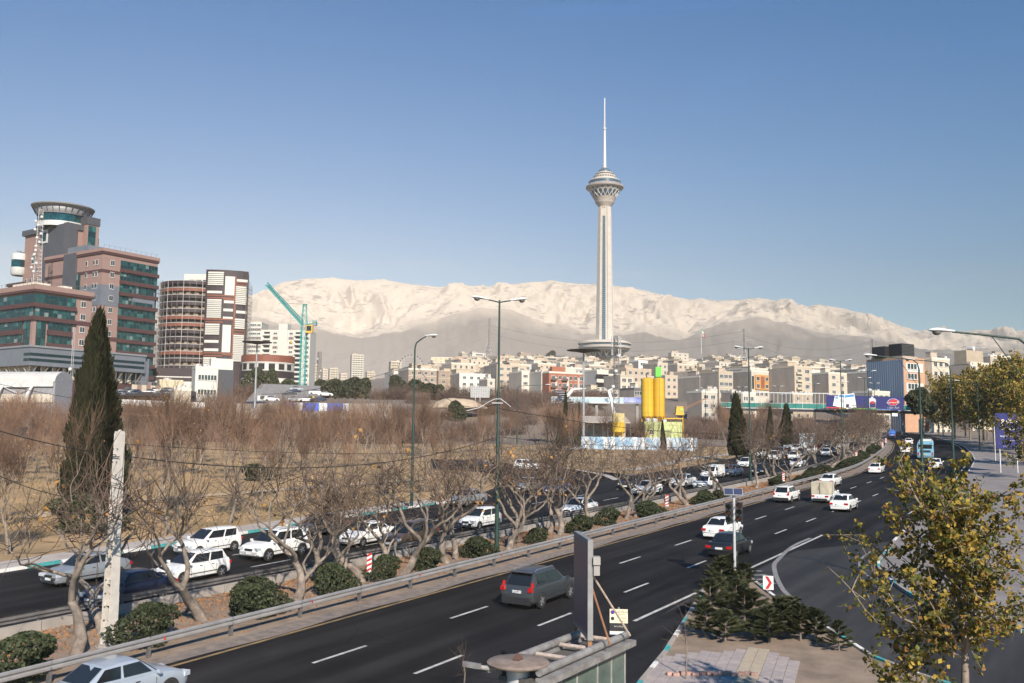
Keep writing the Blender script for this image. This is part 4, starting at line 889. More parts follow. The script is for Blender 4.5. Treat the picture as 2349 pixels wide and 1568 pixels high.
# number plate figures on the nearest cars
def arabic_text(name, txt, size, mat, parent, mtx, ext=.002, align='CENTER'):
    cu = bpy.data.curves.new(name, 'FONT'); cu.body = txt; cu.size = size; cu.align_x = align; cu.align_y = 'CENTER'; cu.extrude = ext; cu.resolution_u = 3
    tmp = bpy.data.objects.new('tmp', cu); col.objects.link(tmp); dg = bpy.context.evaluated_depsgraph_get(); me = bpy.data.meshes.new_from_object(tmp.evaluated_get(dg)); bpy.data.objects.remove(tmp); bpy.data.curves.remove(cu)
    me.transform(mtx); me.materials.clear(); me.materials.append(mat); me.name = name; return O(name, me, parent)
def plate_text(c, kind, txt):
    p = ST[kind]; zz = float(np.interp(.03, *list(zip(*p['st']))[:2]))*(.72 if kind != 'suv' else .78)
    m = Matrix.Translation((-p['L']/2-.02, -.02, zz))@Matrix(((0, 0, -1, 0), (-1, 0, 0, 0), (0, 1, 0, 0), (0, 0, 0, 1)))
    arabic_text('plate_figures', txt, .12, blackp, c, m)
plate_text(suv, 'suv', '۱۸ ق ۲۴۲ ۶۰')

# pickup with a box body
p = RD(67.7, 1.1, .012); t = car('cabin', 'white', p, RH(67.7), 'white pickup truck carrying a tall dirty cream box', G1, 'pickup_truck', 'pickup truck')
boxm = M('dirty_cream_box', (.50, .44, .33), .8, 0, .2, 1.5)
b = MB(); b.box((-1.12, 0, 1.38), (2.1, 1.66, 1.14)); bo = b.build('cargo_box', boxm, t)
for sd_ in (1, -1):
    b = MB(); b.box((-2.185, sd_*.405, 1.38), (.03, .77, 1.06)); d_ = b.build('box_door', boxm, bo)
b = MB(); b.box((-2.21, 0, 1.38), (.03, .05, 1.06)); b.box((-2.21, .12, 1.42), (.03, .04, .35)); b.build('door_lock_bar', M('rusty_bar', (.12, .08, .06), .8), bo)
# old white van-like pickup in the traffic
p = RD(85.8, -17.2, .012); t = car('cabin', 'white', p, RH(85.8)+math.pi, 'white pickup with covered bed in the dense traffic', G2, 'pickup_truck', 'pickup truck'); b = MB(); b.box((-1.12, 0, 1.2), (2.1, 1.6, .8)); b.build('bed_cover', M('tarpaulin_white', (.6, .6, .58), .8), t)
# blue truck with tarpaulin
p = RD(252, -.7, .012); t = car('cabin', 'royal', p, RH(252), 'blue pickup truck with a bulging blue tarpaulin', G1, 'truck', 'truck', 1.12)
b = MB()
for i in range(7):
    x = -2.15+i*.35; bul = 1+.08*math.sin(i*2.2)
    for k in range(9):
        a = math.pi*k/8; b.v.append((x, .84*math.cos(a)*bul, .95+.95*max(0, math.sin(a))**.6*bul))
for i in range(6):
    for k in range(8): b.f.append((i*9+k, i*9+k+1, i*9+k+10, i*9+k+9)); b.m.append(0)
b.f.append(tuple(range(9))); b.m.append(0); b.f.append(tuple(54+k for k in range(9))); b.m.append(0); b.build('tarpaulin', M('blue_tarpaulin', (.03, .16, .55), .6, 0, .3, 1.5), t, 50)

# city bus
def bus(s, tt):
    p = RD(s, tt, .012); rz = RH(s); t = T('city_bus', 'light blue city bus seen from behind in the bend', 'bus', p, rz); t.rotation_euler = (0, -math.atan(SLOPE*math.sin(rz)), rz)
    L, W, H = 11, 2.6, 3.1; b = MB(); sec = [(1.22, .32), (1.3, .5), (1.3, 2.3), (1.2, 2.85), (1.0, 3.05), (0, 3.12)]; ring = sec+[(-y, z) for y, z in reversed(sec[:-1])]; n = len(ring)
    for x, f in ((-5.5, .97), (-5.42, 1), (5.4, 1), (5.5, .97)): b.v += [(x, y*f, z if f == 1 else .32+(z-.32)*.985) for y, z in ring]
    for i in range(3):
        for k in range(n): b.f.append((i*n+k, i*n+(k+1) % n, (i+1)*n+(k+1) % n, (i+1)*n+k)); b.m.append(0)
    b.f.append(tuple(reversed(range(n)))); b.m.append(0); b.f.append(tuple(3*n+k for k in range(n))); b.m.append(0)
    b.build('body', PAINT['sky'], t, 30)
    b = MB(); b.box((0, 0, 3.14), (10.4, 1.9, .06)); b.box((-4.6, 0, 3.26), (1.3, 1.5, .2)); b.build('roof_panel', M('bus_roof', (.62, .62, .58), .7, 0, .1, 1), t)
    b = MB(); b.box((-5.5, 0, 2.22), (.06, 2.12, .72)); w_ = b.build('rear_window', cglass, t)
    b = MB(); b.box((-5.535, .62, 2.02), (.02, .6, .22)); b.build('window_sticker', M('sticker_orange', (.6, .25, .08), .6), w_)
    for sd_ in (1, -1):
        for k in range(6):
            b = MB(); b.box((-4.5+1.75*k, sd_*1.295, 1.95), (1.6, .03, .8)); b.build('side_window', cglass, t)
        b = MB(); b.box((-5.5, sd_*1.08, 1.0), (.07, .2, .5)); b.build('taillight', tail_m, t)
        b = MB(); b.box((-5.5, sd_*.95, 2.78), (.06, .2, .1)); b.build('marker_lamp', blackp, t)
        for x in (-3.2, 2.9):
            b = MB(); b.lathe([(.25, -.14), (.48, -.14), (.5, -.1), (.5, .1), (.48, .14), (.25, .14)], 20, axis='y'); o = b.build('wheel', tyre_m, t, 40); o.location = (x, sd_*1.17, .5)
            b = MB(); b.lathe([(0, .08), (.26, .1), (.27, -.1)], 16, axis='y'); q = b.build('rim', rim_m, o); q.scale = (1, sd_, 1)
    b = MB(); [b.box((-5.51, 0, 1.25+.08*k), (.05, 1.7, .05)) for k in range(5)]; b.build('engine_grille', blackp, t)
    b = MB(); b.box((-5.5, 0, .55), (.1, 2.5, .3)); b.build('rear_bumper', M('bus_bumper', (.12, .2, .26), .6), t); b = MB(); b.box((-5.52, .1, .84), (.05, .5, .13)); b.build('number_plate', M('plate_yellow', (.6, .42, .05), .5), t)
bus(151.5, 2.7)

# small cars parked in the distance: one light shape each, in four colours
def mini(pm):
    b = MB(); L, W = 4.2, 1.7
    for f, zt, wf in ((0, .7, .9), (.05, .92, .97), (.3, .95, 1), (.7, .92, 1), (.95, .75, .94), (1, .5, .85)): b.v += [((f-.5)*L, W/2*wf, .22), ((f-.5)*L, W/2*wf*.96, zt), ((f-.5)*L, -W/2*wf*.96, zt), ((f-.5)*L, -W/2*wf, .22)]
    for i in range(5):
        for k in range(4): b.f.append((i*4+k, (i+1)*4+k, (i+1)*4+(k+1) % 4, i*4+(k+1) % 4)); b.m.append(0)
    b.f += [(0, 1, 2, 3), (23, 22, 21, 20)]; b.m += [0, 0]
    b.add([(-1.4, .72, .93), (-1.4, -.72, .93), (1.0, .76, .92), (1.0, -.76, .92), (-.85, .56, 1.42), (-.85, -.56, 1.42), (.35, .58, 1.43), (.35, -.58, 1.43)], [(0, 1, 5, 4), (3, 2, 6, 7), (2, 0, 4, 6), (1, 3, 7, 5)], 1); b.quad((-.85, .56, 1.425), (-.85, -.56, 1.425), (.35, -.58, 1.435), (.35, .58, 1.435))
    for x in (-1.3, 1.25):
        for sd_ in (1, -1): b.lathe([(0, .1*sd_), (.3, .1*sd_), (.3, -.1*sd_)], 10, 2, (x, sd_*.78, .3), axis='y')
    return b.mesh('car', [pm, cglass, tyre_m])
MINI = [mini(PAINT[c]) for c in ('white', 'white', 'silver', 'dark', 'white', 'navy')]
def parked(px, py, Y, rz, lab, grp):
    p = PT(px, py, Y); o = O('parked_car', MINI[rnd.randrange(6)], None, (p.x, p.y, p.z), rz); tag(o, lab, 'car', grp); return o
# ================================================================ guardrails
galv = M('galvanised_steel', (.42, .40, .385), .45, .55, .15, 1.5); galvdk = M('dull_steel', (.16, .15, .145), .6, .4, .25, 1.5); rustm = M('rust', (.25, .12, .06), .85, 0, .3, 5); redrefl = M('red_reflector', (.55, .02, .02), .3)
def guardrail(name, s0, s1, tf, label, mat, post_d=3.76, zc=.62):
    root = T(name, label, 'guardrail'); n0 = 0; s = s0
    prof_ = [(-.02, -.16), (.05, -.12), (.05, -.06), (-.02, -.02), (-.02, .02), (.05, .06), (.05, .12), (-.02, .16)]
    while s < s1:
        b = MB(); ss = [s, s+post_d/2, s+post_d+.06]
        for q in ss:
            for y, z in prof_: b.v.append(tuple(RD(q, tf(q)+y*(1 if name == 'guardrail' else -1)+.05, zc+z)))
        for i in range(2):
            for k in range(7): b.f.append((i*8+k, i*8+k+1, (i+1)*8+k+1, (i+1)*8+k)); b.m.append(0)
        b.build('rail', mat, root)
        p = RD(s+.05, tf(s)-.05); b = MB(); b.box((0, 0, zc/2+.06), (.12, .14, zc+.16)); po = b.build('post', galvdk, root); po.location = p; po.rotation_euler = (0, 0, RH(s))
        if name == 'guardrail' and s < 90 and n0 % 2 == 0:
            b = MB(); a = RD(s+.6, tf(s)+.125, zc); b.box((0, 0, 0), (.06, .02, .09)); r_ = b.build('reflector', redrefl, root); r_.location = a; r_.rotation_euler = (0, 0, RH(s))
        s += post_d; n0 += 1
guardrail('guardrail', -18, 258, lambda s: T_RAIL, 'long galvanised guardrail with red reflectors along the near side of the median', galv)
guardrail('inner_guardrail', -18, 180, lambda s: T_FARRAIL(s), 'dull dark guardrail along the far side of the median', galvdk)
# low concrete wall below the inner guardrail, slab by slab
wl = T('median_wall', 'low weathered concrete wall under the inner guardrail', 'wall')
for k in range(44):
    s = -18+k*3.0; b = MB(); a0_, a1_ = RD(s+.02, T_FARRAIL(s)+.35), RD(s+2.98, T_FARRAIL(s+3)+.35); c_ = (a0_+a1_)/2; d_ = a1_-a0_
    b.box((0, 0, .17), (d_.length, .2, .5)); o = b.build('wall_slab', concrete, wl); o.location = c_; o.rotation_euler = (0, -math.asin(d_.z/d_.length), math.atan2(d_.y, d_.x))

# ================================================================ lamps and poles
lampgreen = M('lamp_post_green', (.012, .038, .030), .5, 0, .15, 2); lamphead = M('lamp_head_white', (.62, .62, .60), .45); lampglass = M('lamp_glass', (.16, .15, .14), .3)
_hd = MB(); _hd.v = []; 
for i in range(9):
    f = i/8; w_ = (.07, .10, .13, .17, .21, .23, .22, .17, .04)[i]; h_ = (.06, .07, .08, .10, .12, .13, .12, .09, .03)[i]
    for k in range(10):
        a = 2*math.pi*k/10; _hd.v.append((f*1.15, w_*math.cos(a), max(-.4, math.sin(a))*h_+.02))
for i in range(8):
    for k in range(10): _hd.f.append((i*10+k, (i+1)*10+k, (i+1)*10+(k+1) % 10, i*10+(k+1) % 10)); _hd.m.append(0)
HEADM = _hd.mesh('lamp_head', lamphead, 60)
_g = MB(); _g.lathe([(.2, 0), (.18, -.09), (.11, -.16), (0, -.18)], 12); HGL = _g.mesh('lamp_glass', lampglass, 60)
def head(parent, loc, rz, tilt=-.12):
    h = O('lamp_head', HEADM, parent, loc); h.rotation_euler = (0, tilt, rz); O('lamp_glass', HGL, h, (.78, 0, -.02)); return h
def lamp2(loc, H, rz, label, group, s=1.):
    t = T('twin_lamp_post', label, 'street lamp', loc, rz, group)
    b = MB(); b.tube([(0, 0, 0), (0, 0, H*.45), (0, 0, H*.455), (0, 0, H)], [.15, .115, .095, .06], 10); b.build('post', lampgreen, t, 50)
    b = MB(); b.tube([(0, 0, 0), (0, 0, .5)], .2, 10); b.build('base', lampgreen, t, 50)
    for sd_ in (1, -1):
        b = MB(); b.tube([(0, 0, H-.15), (sd_*.3, 0, H-.08), (sd_*.75, 0, H)], .04, 6); b.build('arm', lampgreen, t, 50); head(t, (sd_*.7, 0, H+.0), 0 if sd_ > 0 else math.pi)
    return t
gl_ = 'green twin lamp posts'
p = GR(1139, 1268); lamp2(p, 15.95, R(12), 'tall dark green twin-headed lamp post in the median, nearest of its kind', gl_)
p = GR(1722, 1112); lamp2(p, 15.9, R(8), 'dark green twin-headed lamp post in the median behind the white hatchback', gl_)
p = GR(1934, 1068); lamp2(p, 16.1, R(0), 'green twin lamp post in the median at the start of the bend', gl_)
for xx, yt, Y, lab in ((1991, 852, 190, 'twin lamp post in front of the blue corrugated wall, the taller one'), (1983, 868, 228, 'twin lamp post in front of the blue corrugated wall, the lower one'), (1933, 877, 262, 'small twin lamp post above the white pages of the billboard'), (1868, 881, 285, 'small twin lamp post above the left end of the footbridge railing'), (1785, 887, 300, 'small twin lamp post before a grey windowless house wall'), (1703, 889, 310, 'small twin lamp post beyond the green-railed bridge deck'), (1618, 891, 320, 'small twin lamp post right of the yellow silos'), (2006, 880, 300, 'tiny twin lamp post behind the big billboard')):
    p = PT(xx, yt, Y); z = terr(p.x, p.y); t = lamp2((p.x, p.y, z), p.z-z, R(5), lab, gl_)
def lamp1(loc, H, rz, label, arm=4., group='single-arm street lamps', mat=None, brace=True):
    t = T('street_lamp', label, 'street lamp', loc, rz, group); mt = mat or lampgreen
    b = MB(); b.tube([(0, 0, 0), (0, 0, H*.5), (0, 0, H*.51), (0, 0, H-1.0)], [.14, .11, .09, .07], 10); b.build('post', mt, t, 50)
    b = MB(); b.tube([(0, 0, H-1.0), (.12, 0, H-.5), (.5, 0, H-.2), (arm*.5, 0, H-.02), (arm-.6, 0, H+.12)], [.065, .06, .055, .05, .045], 8); b.build('arm', mt, t, 50)
    if brace: b = MB(); b.tube([(0, 0, H-2.6), (arm*.42, 0, H-.06)], .022, 5); b.build('brace', mt, t)
    h = head(t, (arm-.7, 0, H+.12), 0, -.05); return t
p = GR(2120, 1190); lamp1(p, 13.5, R(178), 'green single-arm lamp on the right-hand pavement in front of the bus', 4.2)
p = GR(2190, 1125); lamp1(p, 14.4, R(178), 'green single-arm lamp on the right-hand pavement beyond the autumn tree', 4.6)
lamp1((23.35, 41, SLOPE*41), 12.75, R(176), 'large green single-arm street lamp reaching in from the right edge', 4.0)
p = GR(2248, 1036); lamp1(p, 14.2, R(180), 'distant single-arm lamp half hidden by golden trees', 4.3)
p = GR(944, 1166); t = lamp1(p, 15.0, R(-5), 'slender green lamp post beside the turquoise kerb', 1.6, brace=False)
p = PT(1187, 884, 190); z = terr(p.x, p.y); lamp1((p.x, p.y, z), p.z-z, R(0), 'dark swan-neck lamp in the park before the red brick flats', 6.5, brace=False)
for xx, yt, Y, lab in ((1339, 806, 186, 'tall grey floodlight mast with a flat dark disc on top, by the yellow silos'), (590, 787, 215, 'grey mast with a flat dark disc on top, before the round tower block')):
    p = PT(xx, yt, Y); z = terr(p.x, p.y); t = T('floodlight_mast', lab, 'mast', (p.x, p.y, z)); H = p.z-z
    b = MB(); b.tube([(0, 0, 0), (0, 0, H)], [.32, .16], 12); b.build('mast', M('mast_grey', (.33, .33, .34), .5, .3), t, 50)
    b = MB(); b.lathe([(0, H+.35), (1.0, H+.25), (3.4, H+.2), (3.5, H+.1), (2.2, H-.05), (.5, H-.35), (0, H-.4)], 20); b.build('lamp_disc', blackp, t, 40)
# concrete utility pole with recessed panels
p = GR(*c1(572, 1375)); t = T('utility_pole', 'weathered white concrete utility pole standing in the median', 'utility pole', p, R(-28))
cp = M('pole_concrete', (.50, .46, .41), .85, 0, .12, 2, bump=.3, bscale=25); H = 8.1
b = MB()
def pz(z): return .27-.115*z/H, .19-.07*z/H
for sgn in (-1, 1):
    for i in range(8):
        z0, z1 = i*H/8, (i+1)*H/8; w0, w1 = pz(z0)[0], pz(z1)[0]; d0 = pz(z0)[1]
        b.box((sgn*(w0+w1)/2*.78, 0, (z0+z1)/2), (.10*(1-.3*z0/H), d0*2, H/8+.002), 0, 0, (.98, .98))
b.box((0, 0, H*.80), (pz(H*.8)[0]*1.6, .24, H*.42)); b.box((0, 0, H*.02), (.5, .36, H*.1))
for i in range(5): b.box((0, 0, H*(.1+.1*i)), (pz(0)[0]*1.6, .22, .16))
b.add([(-.15, -.13, H), (.15, -.13, H), (.15, .13, H), (-.15, .13, H), (0, 0, H+.16)], [(0, 1, 4), (1, 2, 4), (2, 3, 4), (3, 0, 4)]); b.build('pole', cp, t)
b = MB(); [b.tube([(x, -.2, z), (x, -.14, z)], .018, 6) for x in (-.12, .12) for z in [1.0+.5*i for i in range(14)]]; b.build('bolt_hole', blackp, t)
b = MB(); b.tube([(-.3, -.2, H-.9), (.3, -.2, H-.9)], .02, 5); b.tube([(-.24, -.2, H*.55), (.24, -.2, H*.55)], .012, 5); b.build('cable_clamp', blackp, t)
b = MB(); b.tube([(0, -.1, .05), (0, -.1, .02)], .4, 10); b.tube([(0, 0, -.1), (0, 0, .1)], [.45, .4], 10); b.build('footing', concrete, t)
upole = p
# overhead wires
wirem = M('black_cable', (.012, .012, .012), .7)
def wire(a, c, sag, r, label, name='overhead_cable', n=24):
    b = MB(); a, c = Vector(a), Vector(c); b.tube([a.lerp(c, i/n)-Vector((0, 0, sag*4*(i/n)*(1-i/n))) for i in range(n+1)], r, 5); return tag(b.build(name, wirem), label, 'cable')
L1 = GR(1139, 1268); L3 = GR(1722, 1112); L4 = GR(1934, 1068)
top = upole+Vector((0, 0, 7.25))
wire(top, L1+Vector((0, 0, 7.2)), 1.1, .022, 'black overhead cable from the concrete pole to the tall twin lamp post')
wire(top+Vector((0, 0, .45)), PT(1400, 985, 92), 1.2, .012, 'thin overhead cable running from the concrete pole across the park trees')
wire(top, PT(-90, 962, 30), .15, .018, 'overhead cable from the concrete pole to the left edge')
wire(top+Vector((0, 0, -1.8)), PT(-60, 1062, 40), .4, .018, 'lower overhead cable from the concrete pole to the left edge')
wire(PT(-30, 875, 60), PT(300, 930, 80), .2, .018, 'slanting cable crossing the arched hall at the left edge')
wire(L1+Vector((0, 0, 9.3)), PT(955, 836, 81), 1.5, .02, 'cable from the tall twin lamp post up to the slender green lamp')
wire(PT(955, 836, 81), PT(600, 905, 110), .6, .02, 'cable running from the slender green lamp over the park')
wire(L1+Vector((0, 0, 9.0)), L3+Vector((0, 0, 5.9)), .6, .022, 'cable from the nearest twin lamp post to the next one')
wire(L1+Vector((0, 0, 7.2)), L3+Vector((0, 0, 4.6)), .5, .018, 'lower cable from the nearest twin lamp post to the next one')
wire(L3+Vector((0, 0, 5.6)), PT(2420, 1022, 120), .5, .022, 'cable from the second twin lamp post across the road to the blue sign')
b = MB(); q = L1+Vector((0, 0, 9.45)); b.tube([q+Vector((-2.0, 0, -.62)), q+Vector((-1.2, -.1, -.42)), q+Vector((-.6, -.2, -.05)), q+Vector((-.25, -.2, .13)), q+Vector((.15, -.2, .15)), q+Vector((.5, -.2, -.1)), q+Vector((.8, 0, -.35))], .02, 6); b.tube([q+Vector((-.4, -.15, -.12)), q+Vector((.3, -.15, -.12))], .028, 6); tag(b.build('cable_loop', M('white_cable', (.6, .6, .6), .5)), 'white cable loop tied to the tall twin lamp post', 'cable')
# red and white hazard markers
hzr = M('marker_red', (.48, .025, .025), .5); hzw = M('marker_white', (.72, .71, .68), .6)
def marker(loc, rz, label, s=1.):
    t = T('hazard_marker', label, 'road sign', loc, rz, 'red and white hazard markers'); t.scale = (s, s, s)
    b = MB(); b.box((0, 0, .55), (.05, .04, 1.1)); b.build('post', galvdk, t); b = MB(); b.box((0, -.035, 1.0), (.26, .02, .95)); b.build('board', hzw, t)
    for k in range(4):
        z = .56+.25*k; m_ = MB(); m_.add([(-.13, -.05, z), (.13, -.05, z+.13), (.13, -.05, z+.25), (-.13, -.05, z+.12)], [(0, 1, 2, 3)]); m_.build('stripe', hzr, t)
for k, (pp, lab) in enumerate(((c2(788, 955), 'red and white striped marker behind the guardrail, nearest of them'), (c4(165, 525), 'red and white striped marker just left of the traffic light'), (c4(877, 362), 'red and white striped marker above the white hatchback'), (c4(1322, 222), 'red and white striped marker near the white saloon at the bend'), (c4(1482, 148), 'lower of the two striped markers in the bend of the guardrail'), (c4(1502, 118), 'upper of the two striped markers in the bend of the guardrail'), (c4(1470, 78), 'small striped marker farthest along the guardrail'))):
    marker(GR(*pp), R(-12), lab, 1. if k < 3 else 1.15)
# chevron sign on the island
p = GR(*c4(785, 1062)); t = T('chevron_sign', 'white sign with a red chevron at the edge of the traffic island', 'road sign', p, R(-18)); t.scale = (.68, .68, .8)
b = MB(); b.box((0, 0, .5), (.06, .05, 1.0)); b.build('post', galvdk, t); b = MB(); b.box((0, -.04, 1.05), (.72, .03, .82)); b.build('board', hzw, t)
b = MB(); b.add([(-.22, -.06, 1.42), (.0, -.06, 1.42), (.26, -.06, 1.05), (.0, -.06, .68), (-.22, -.06, .68), (.04, -.06, 1.05)], [(0, 5, 2, 1), (5, 4, 3, 2)]); b.build('chevron', hzr, t)
# small posts on the median
for pp in (c1(400, 1250), c2(945, 830), c3(1095, 520), c6(1288, 400)):
    p = GR(*pp); b = MB(); b.box((0, 0, .7), (.12, .05, 1.4)); b.box((0, -.03, 1.15), (.2, .02, .4)); o = b.build('delineator_post', galvdk); o.location = p; tag(o, 'dull grey delineator post among the median trees', 'post', 'delineator posts')

# traffic light with solar panel
p = GR(1686, 1338); t = T('traffic_light', 'grey traffic light pole with amber lamps and a solar panel on top', 'traffic light', (p.x, p.y, p.z+.1), R(-20)); H = 4.55
b = MB(); b.tube([(0, 0, 0), (0, 0, H)], .075, 12); b.build('pole', M('signal_pole', (.52, .52, .52), .4, .3), t, 50)
amb = M('signal_lens_dull', (.30, .07, .03), .25, spec=.8); dk = M('signal_lens_dark', (.03, .03, .03), .3)
for sx, n_, zc in ((-.27, 3, 3.55), (.29, 3, 3.62)):
    b = MB(); b.box((sx, 0, zc), (.33, .22, 1.02)); hs = b.build('signal_head', blackp, t)
    for k in range(3):
        z = zc-.33+.33*k; lens = MB(); lens.lathe([(.125, -.115), (.09, -.135), (0, -.14)], 16, 0, (sx, 0, z), axis='y'); lens.build('lens', amb if (sx < 0 and k == 1) or (sx > 0 and k != 1) else dk, hs)
        v = MB(); v.lathe([(.14, -.10), (.15, -.34)], 14, 0, (sx, 0, z), R(-10), R(190), axis='y'); v.build('visor', blackp, hs)
    b = MB(); [b.tube([(0, 0, zc+q_), (sx, 0, zc+q_)], .02, 5) for q_ in (-.4, .4)]; b.build('bracket', blackp, t)
pn = MB(); pn.box((0, 0, 0), (.98, .6, .035)); po = pn.build('solar_panel', M('panel_frame', (.55, .56, .58), .4, .4), t); po.location = (-.02, 0, H+.12); po.rotation_euler = (R(32), 0, R(8))
for i in range(2):
    for j in range(1):
        c_ = MB(); c_.box((-.24+.48*i, 0, .02), (.45, .54, .012)); c_.build('solar_cell', M('solar_cells', (.06, .07, .12), .2, .2, .3, 12), po)

# ================================================================ bus shelter with sign panel on its roof
grey_st = M('shelter_grey_steel', (.30, .295, .29), .6, .2, 0, 3, c2=(.17, .155, .145), bump=.1); dirty = M('shelter_roof_dirty', (.085, .08, .075), .85, 0, .3, 1.5); shglass = M('shelter_glass', (.10, .13, .11), .15, 0, .3, 1.5, spec=.7)
so = Vector((1.55, 25.9)); t = T('bus_shelter', 'grey steel bus shelter with pipe rails and a disc on its roof', 'bus shelter', (so.x, so.y, SLOPE*so.y), math.atan2(.854, .52)); ZR = 2.62
# local x along the road (away), local y to the left
b = MB(); b.box((0, -.05, ZR-.16), (5.2, 1.15, .12)); b.build('roof', dirty, t)
b = MB(); b.box((.1, -.72, ZR-.10), (5.4, .34, .16)); b.box((.1, .62, ZR-.10), (5.0, .12, .18)); b.build('roof_edge', grey_st, t)
for y, x0, x1 in ((-.62, -2.55, 2.75), (.62, -2.9, 2.3)):
    b = MB(); b.tube([(x0, y, ZR+.12), (x1, y, ZR+.12)], .105, 14); b.build('roof_pipe', grey_st, t, 50)
for k in range(4):
    b = MB(); b.tube([(-2.0+1.35*k, -.6, ZR+.06), (-2.0+1.35*k, .6, ZR+.06)], .06, 8); b.build('roof_crossbar', M('rusty_pale_steel', (.38, .31, .26), .75, 0, .35, 5), t)
b = MB(); b.lathe([(0, ZR+.30), (.76, ZR+.27), (.80, ZR+.24), (.78, ZR+.2), (0, ZR+.18)], 32, 0, (-2.35, .10, 0)); b.build('roof_disc', M('disc_pale_rust', (.27, .215, .18), .8, 0, 0, 3, c2=(.16, .115, .09)), t, 40)
b = MB(); b.add([(-2.48, 0, ZR+.31), (-2.24, 0, ZR+.31), (-2.24, .2, ZR+.31), (-2.48, .2, ZR+.31), (-2.36, .10, ZR+.48)], [(0, 1, 4), (1, 2, 4), (2, 3, 4), (3, 0, 4)]); b.build('disc_bracket', M('dark_rust', (.10, .05, .035), .9), t)
b = MB(); b.lathe([(.30, 0), (.30, ZR+.05), (.6, ZR+.2)], 24, 0, (-2.35, .10, 0)); b.build('round_kiosk', M('kiosk_grey', (.45, .46, .48), .4, .3), t, 50)
b = MB(); b.tube([(-2.9, .62, ZR+.12), (-3.2, .9, ZR+.2)], .06, 8); b.box((-3.2, .95, ZR+.22), (.1, .5, .12)); b.build('bracket_arm', grey_st, t)
for x0, x1 in ((-1.35, -.55), (-.5, .7), (.75, 1.6), (1.65, 2.5)):
    b = MB(); b.box(((x0+x1)/2, -.62, 1.22), (x1-x0, .03, 2.3)); b.build('glass_panel', shglass, t)
for x in (-1.4, -.52, .72, 1.62, 2.55):
    for y in (-.62, .55):
        if y > 0 and x in (-.52, 1.62): continue
        b = MB(); b.tube([(x, y, 0), (x, y, ZR-.2)], .045, 8); b.build('post', grey_st, t, 50)
b = MB(); b.box((2.55, -.05, 1.2), (.03, 1.1, 2.2)); b.build('end_glass', shglass, t)
b = MB(); b.box((.6, -.35, .45), (3.6, .4, .06)); b.build('bench_seat', grey_st, t)
# upright sign panel, seen edge-on
pb = Vector((2.26, 26.1, SLOPE*26.1+ZR+.14)); pt_ = T('sign_panel', 'tall sign panel standing edge-on over the shelter roof with rusty braces', 'sign panel', pb, 0)
dv = Vector((-.095, .995)); rzp = math.atan2(dv.y, dv.x)
b = MB(); b.box((dv.x*1.2, dv.y*1.2, 1.55), (2.4, .15, 2.75), rzp); b.build('panel', M('panel_grey', (.27, .27, .275), .55, .2, 0, 2, c2=(.19, .185, .18)), pt_)
b = MB(); q = Vector((dv.x*1.2, dv.y*1.2))+Vector((-dv.y, dv.x))*.082; b.box((q.x, q.y, 1.55), (2.2, .01, 2.5), rzp); b.build('poster', M('faded_poster', (.10, .09, .13), .4, 0, 0, 1.2, c2=(.22, .10, .10)), pt_)
for f in (.1, 2.3):
    b = MB(); b.box((dv.x*f, dv.y*f, -.02), (.09, .12, .5), rzp); b.build('foot', rustm, pt_)
b = MB(); b.box((.17, .05, 2.35), (.2, .3, .22)); b.box((.17, .05, 2.08), (.17, .26, .26)); b.build('lamp_box', M('lamp_box', (.30, .285, .265), .7), pt_)
b = MB(); b.tube([(.06, .1, 1.95), (1.25, 1.15, .08)], .03, 6); b.build('brace', M('pale_rusty', (.42, .34, .27), .8, 0, .3, 6), pt_)
b = MB(); b.tube([(.05, .1, 1.6), (.55, .05, .05)], .03, 6); b.build('brace', rustm, pt_)
# bus stop sign
p = GR(*c3(1010, 1220), 2.3); t = T('bus_stop_sign', 'small cream and black bus stop sign behind the shelter', 'sign', (p.x, p.y, SLOPE*p.y), R(-6))
b = MB(); b.tube([(0, .03, 0), (0, .03, 2.9)], .03, 8); b.build('post', grey_st, t); b = MB(); b.box((0, 0, 2.62), (.58, .02, .44)); b.build('upper_board', M('sign_cream', (.66, .62, .44), .6), t); b = MB(); b.box((0, 0, 2.27), (.58, .02, .24)); b.build('lower_board', blackp, t)
b = MB(); b.box((0, 0, 2.09), (.58, .02, .10)); b.build('bottom_board', hzw, t)
b = MB(); b.lathe([(.07, -.012), (0, -.013)], 16, 0, (-.2, 0, 2.74), axis='y'); b.lathe([(.055, -.016), (0, -.017)], 16, 1, (-.2, 0, 2.74), axis='y'); b.build('no_stopping_symbol', [hzr, M('sign_blue', (.02, .05, .3), .5)], t)
b = MB(); b.lathe([(.06, -.012), (0, -.013)], 16, 0, (-.2, 0, 2.54), axis='y'); b.build('emblem', blackp, t)
MX = lambda x, z, y=-.014: Matrix.Translation((x, y, z))@Matrix(((1, 0, 0, 0), (0, 0, -1, 0), (0, 1, 0, 0), (0, 0, 0, 1)))
AR = {'bus': 'ﺲﺑﻮﺗﺍ ﻩﺎﮕﺘﺴﯾﺍ', 'hal': 'ﻝﻼﻫ :ﻩﺎﮕﺘﺴﯾﺍ', 'code': '۱۸۲۹ :ﻪﻧﺎﻣﺎﺳ', 'touch': 'ﺎﻣ ﺎﺑ ﻁﺎﺒﺗﺭﺍ', 'kas': 'ﻦﯿﺴﭙﺳﺎﮐ', 'slog': 'ﺖﮐﺮﺣ ﮓﻨﻫﺁ', 'eng': 'ﯼﺍﺮﺑ ﻥﺎﻨﯿﻤﻃﺍ', 'khod': 'ﺩﻮﺧ ﯼﻭﺭﺩﻮﺧ', 'mot': 'ﻊﯿﻄﻣ', 'sanat': 'ﺕﺎﻋﻮﺒﻄﻣ', 'sub': 'ﺎﻫﻊﯿﻄﻣ ﻩﺪﺷﺏﺁ'}
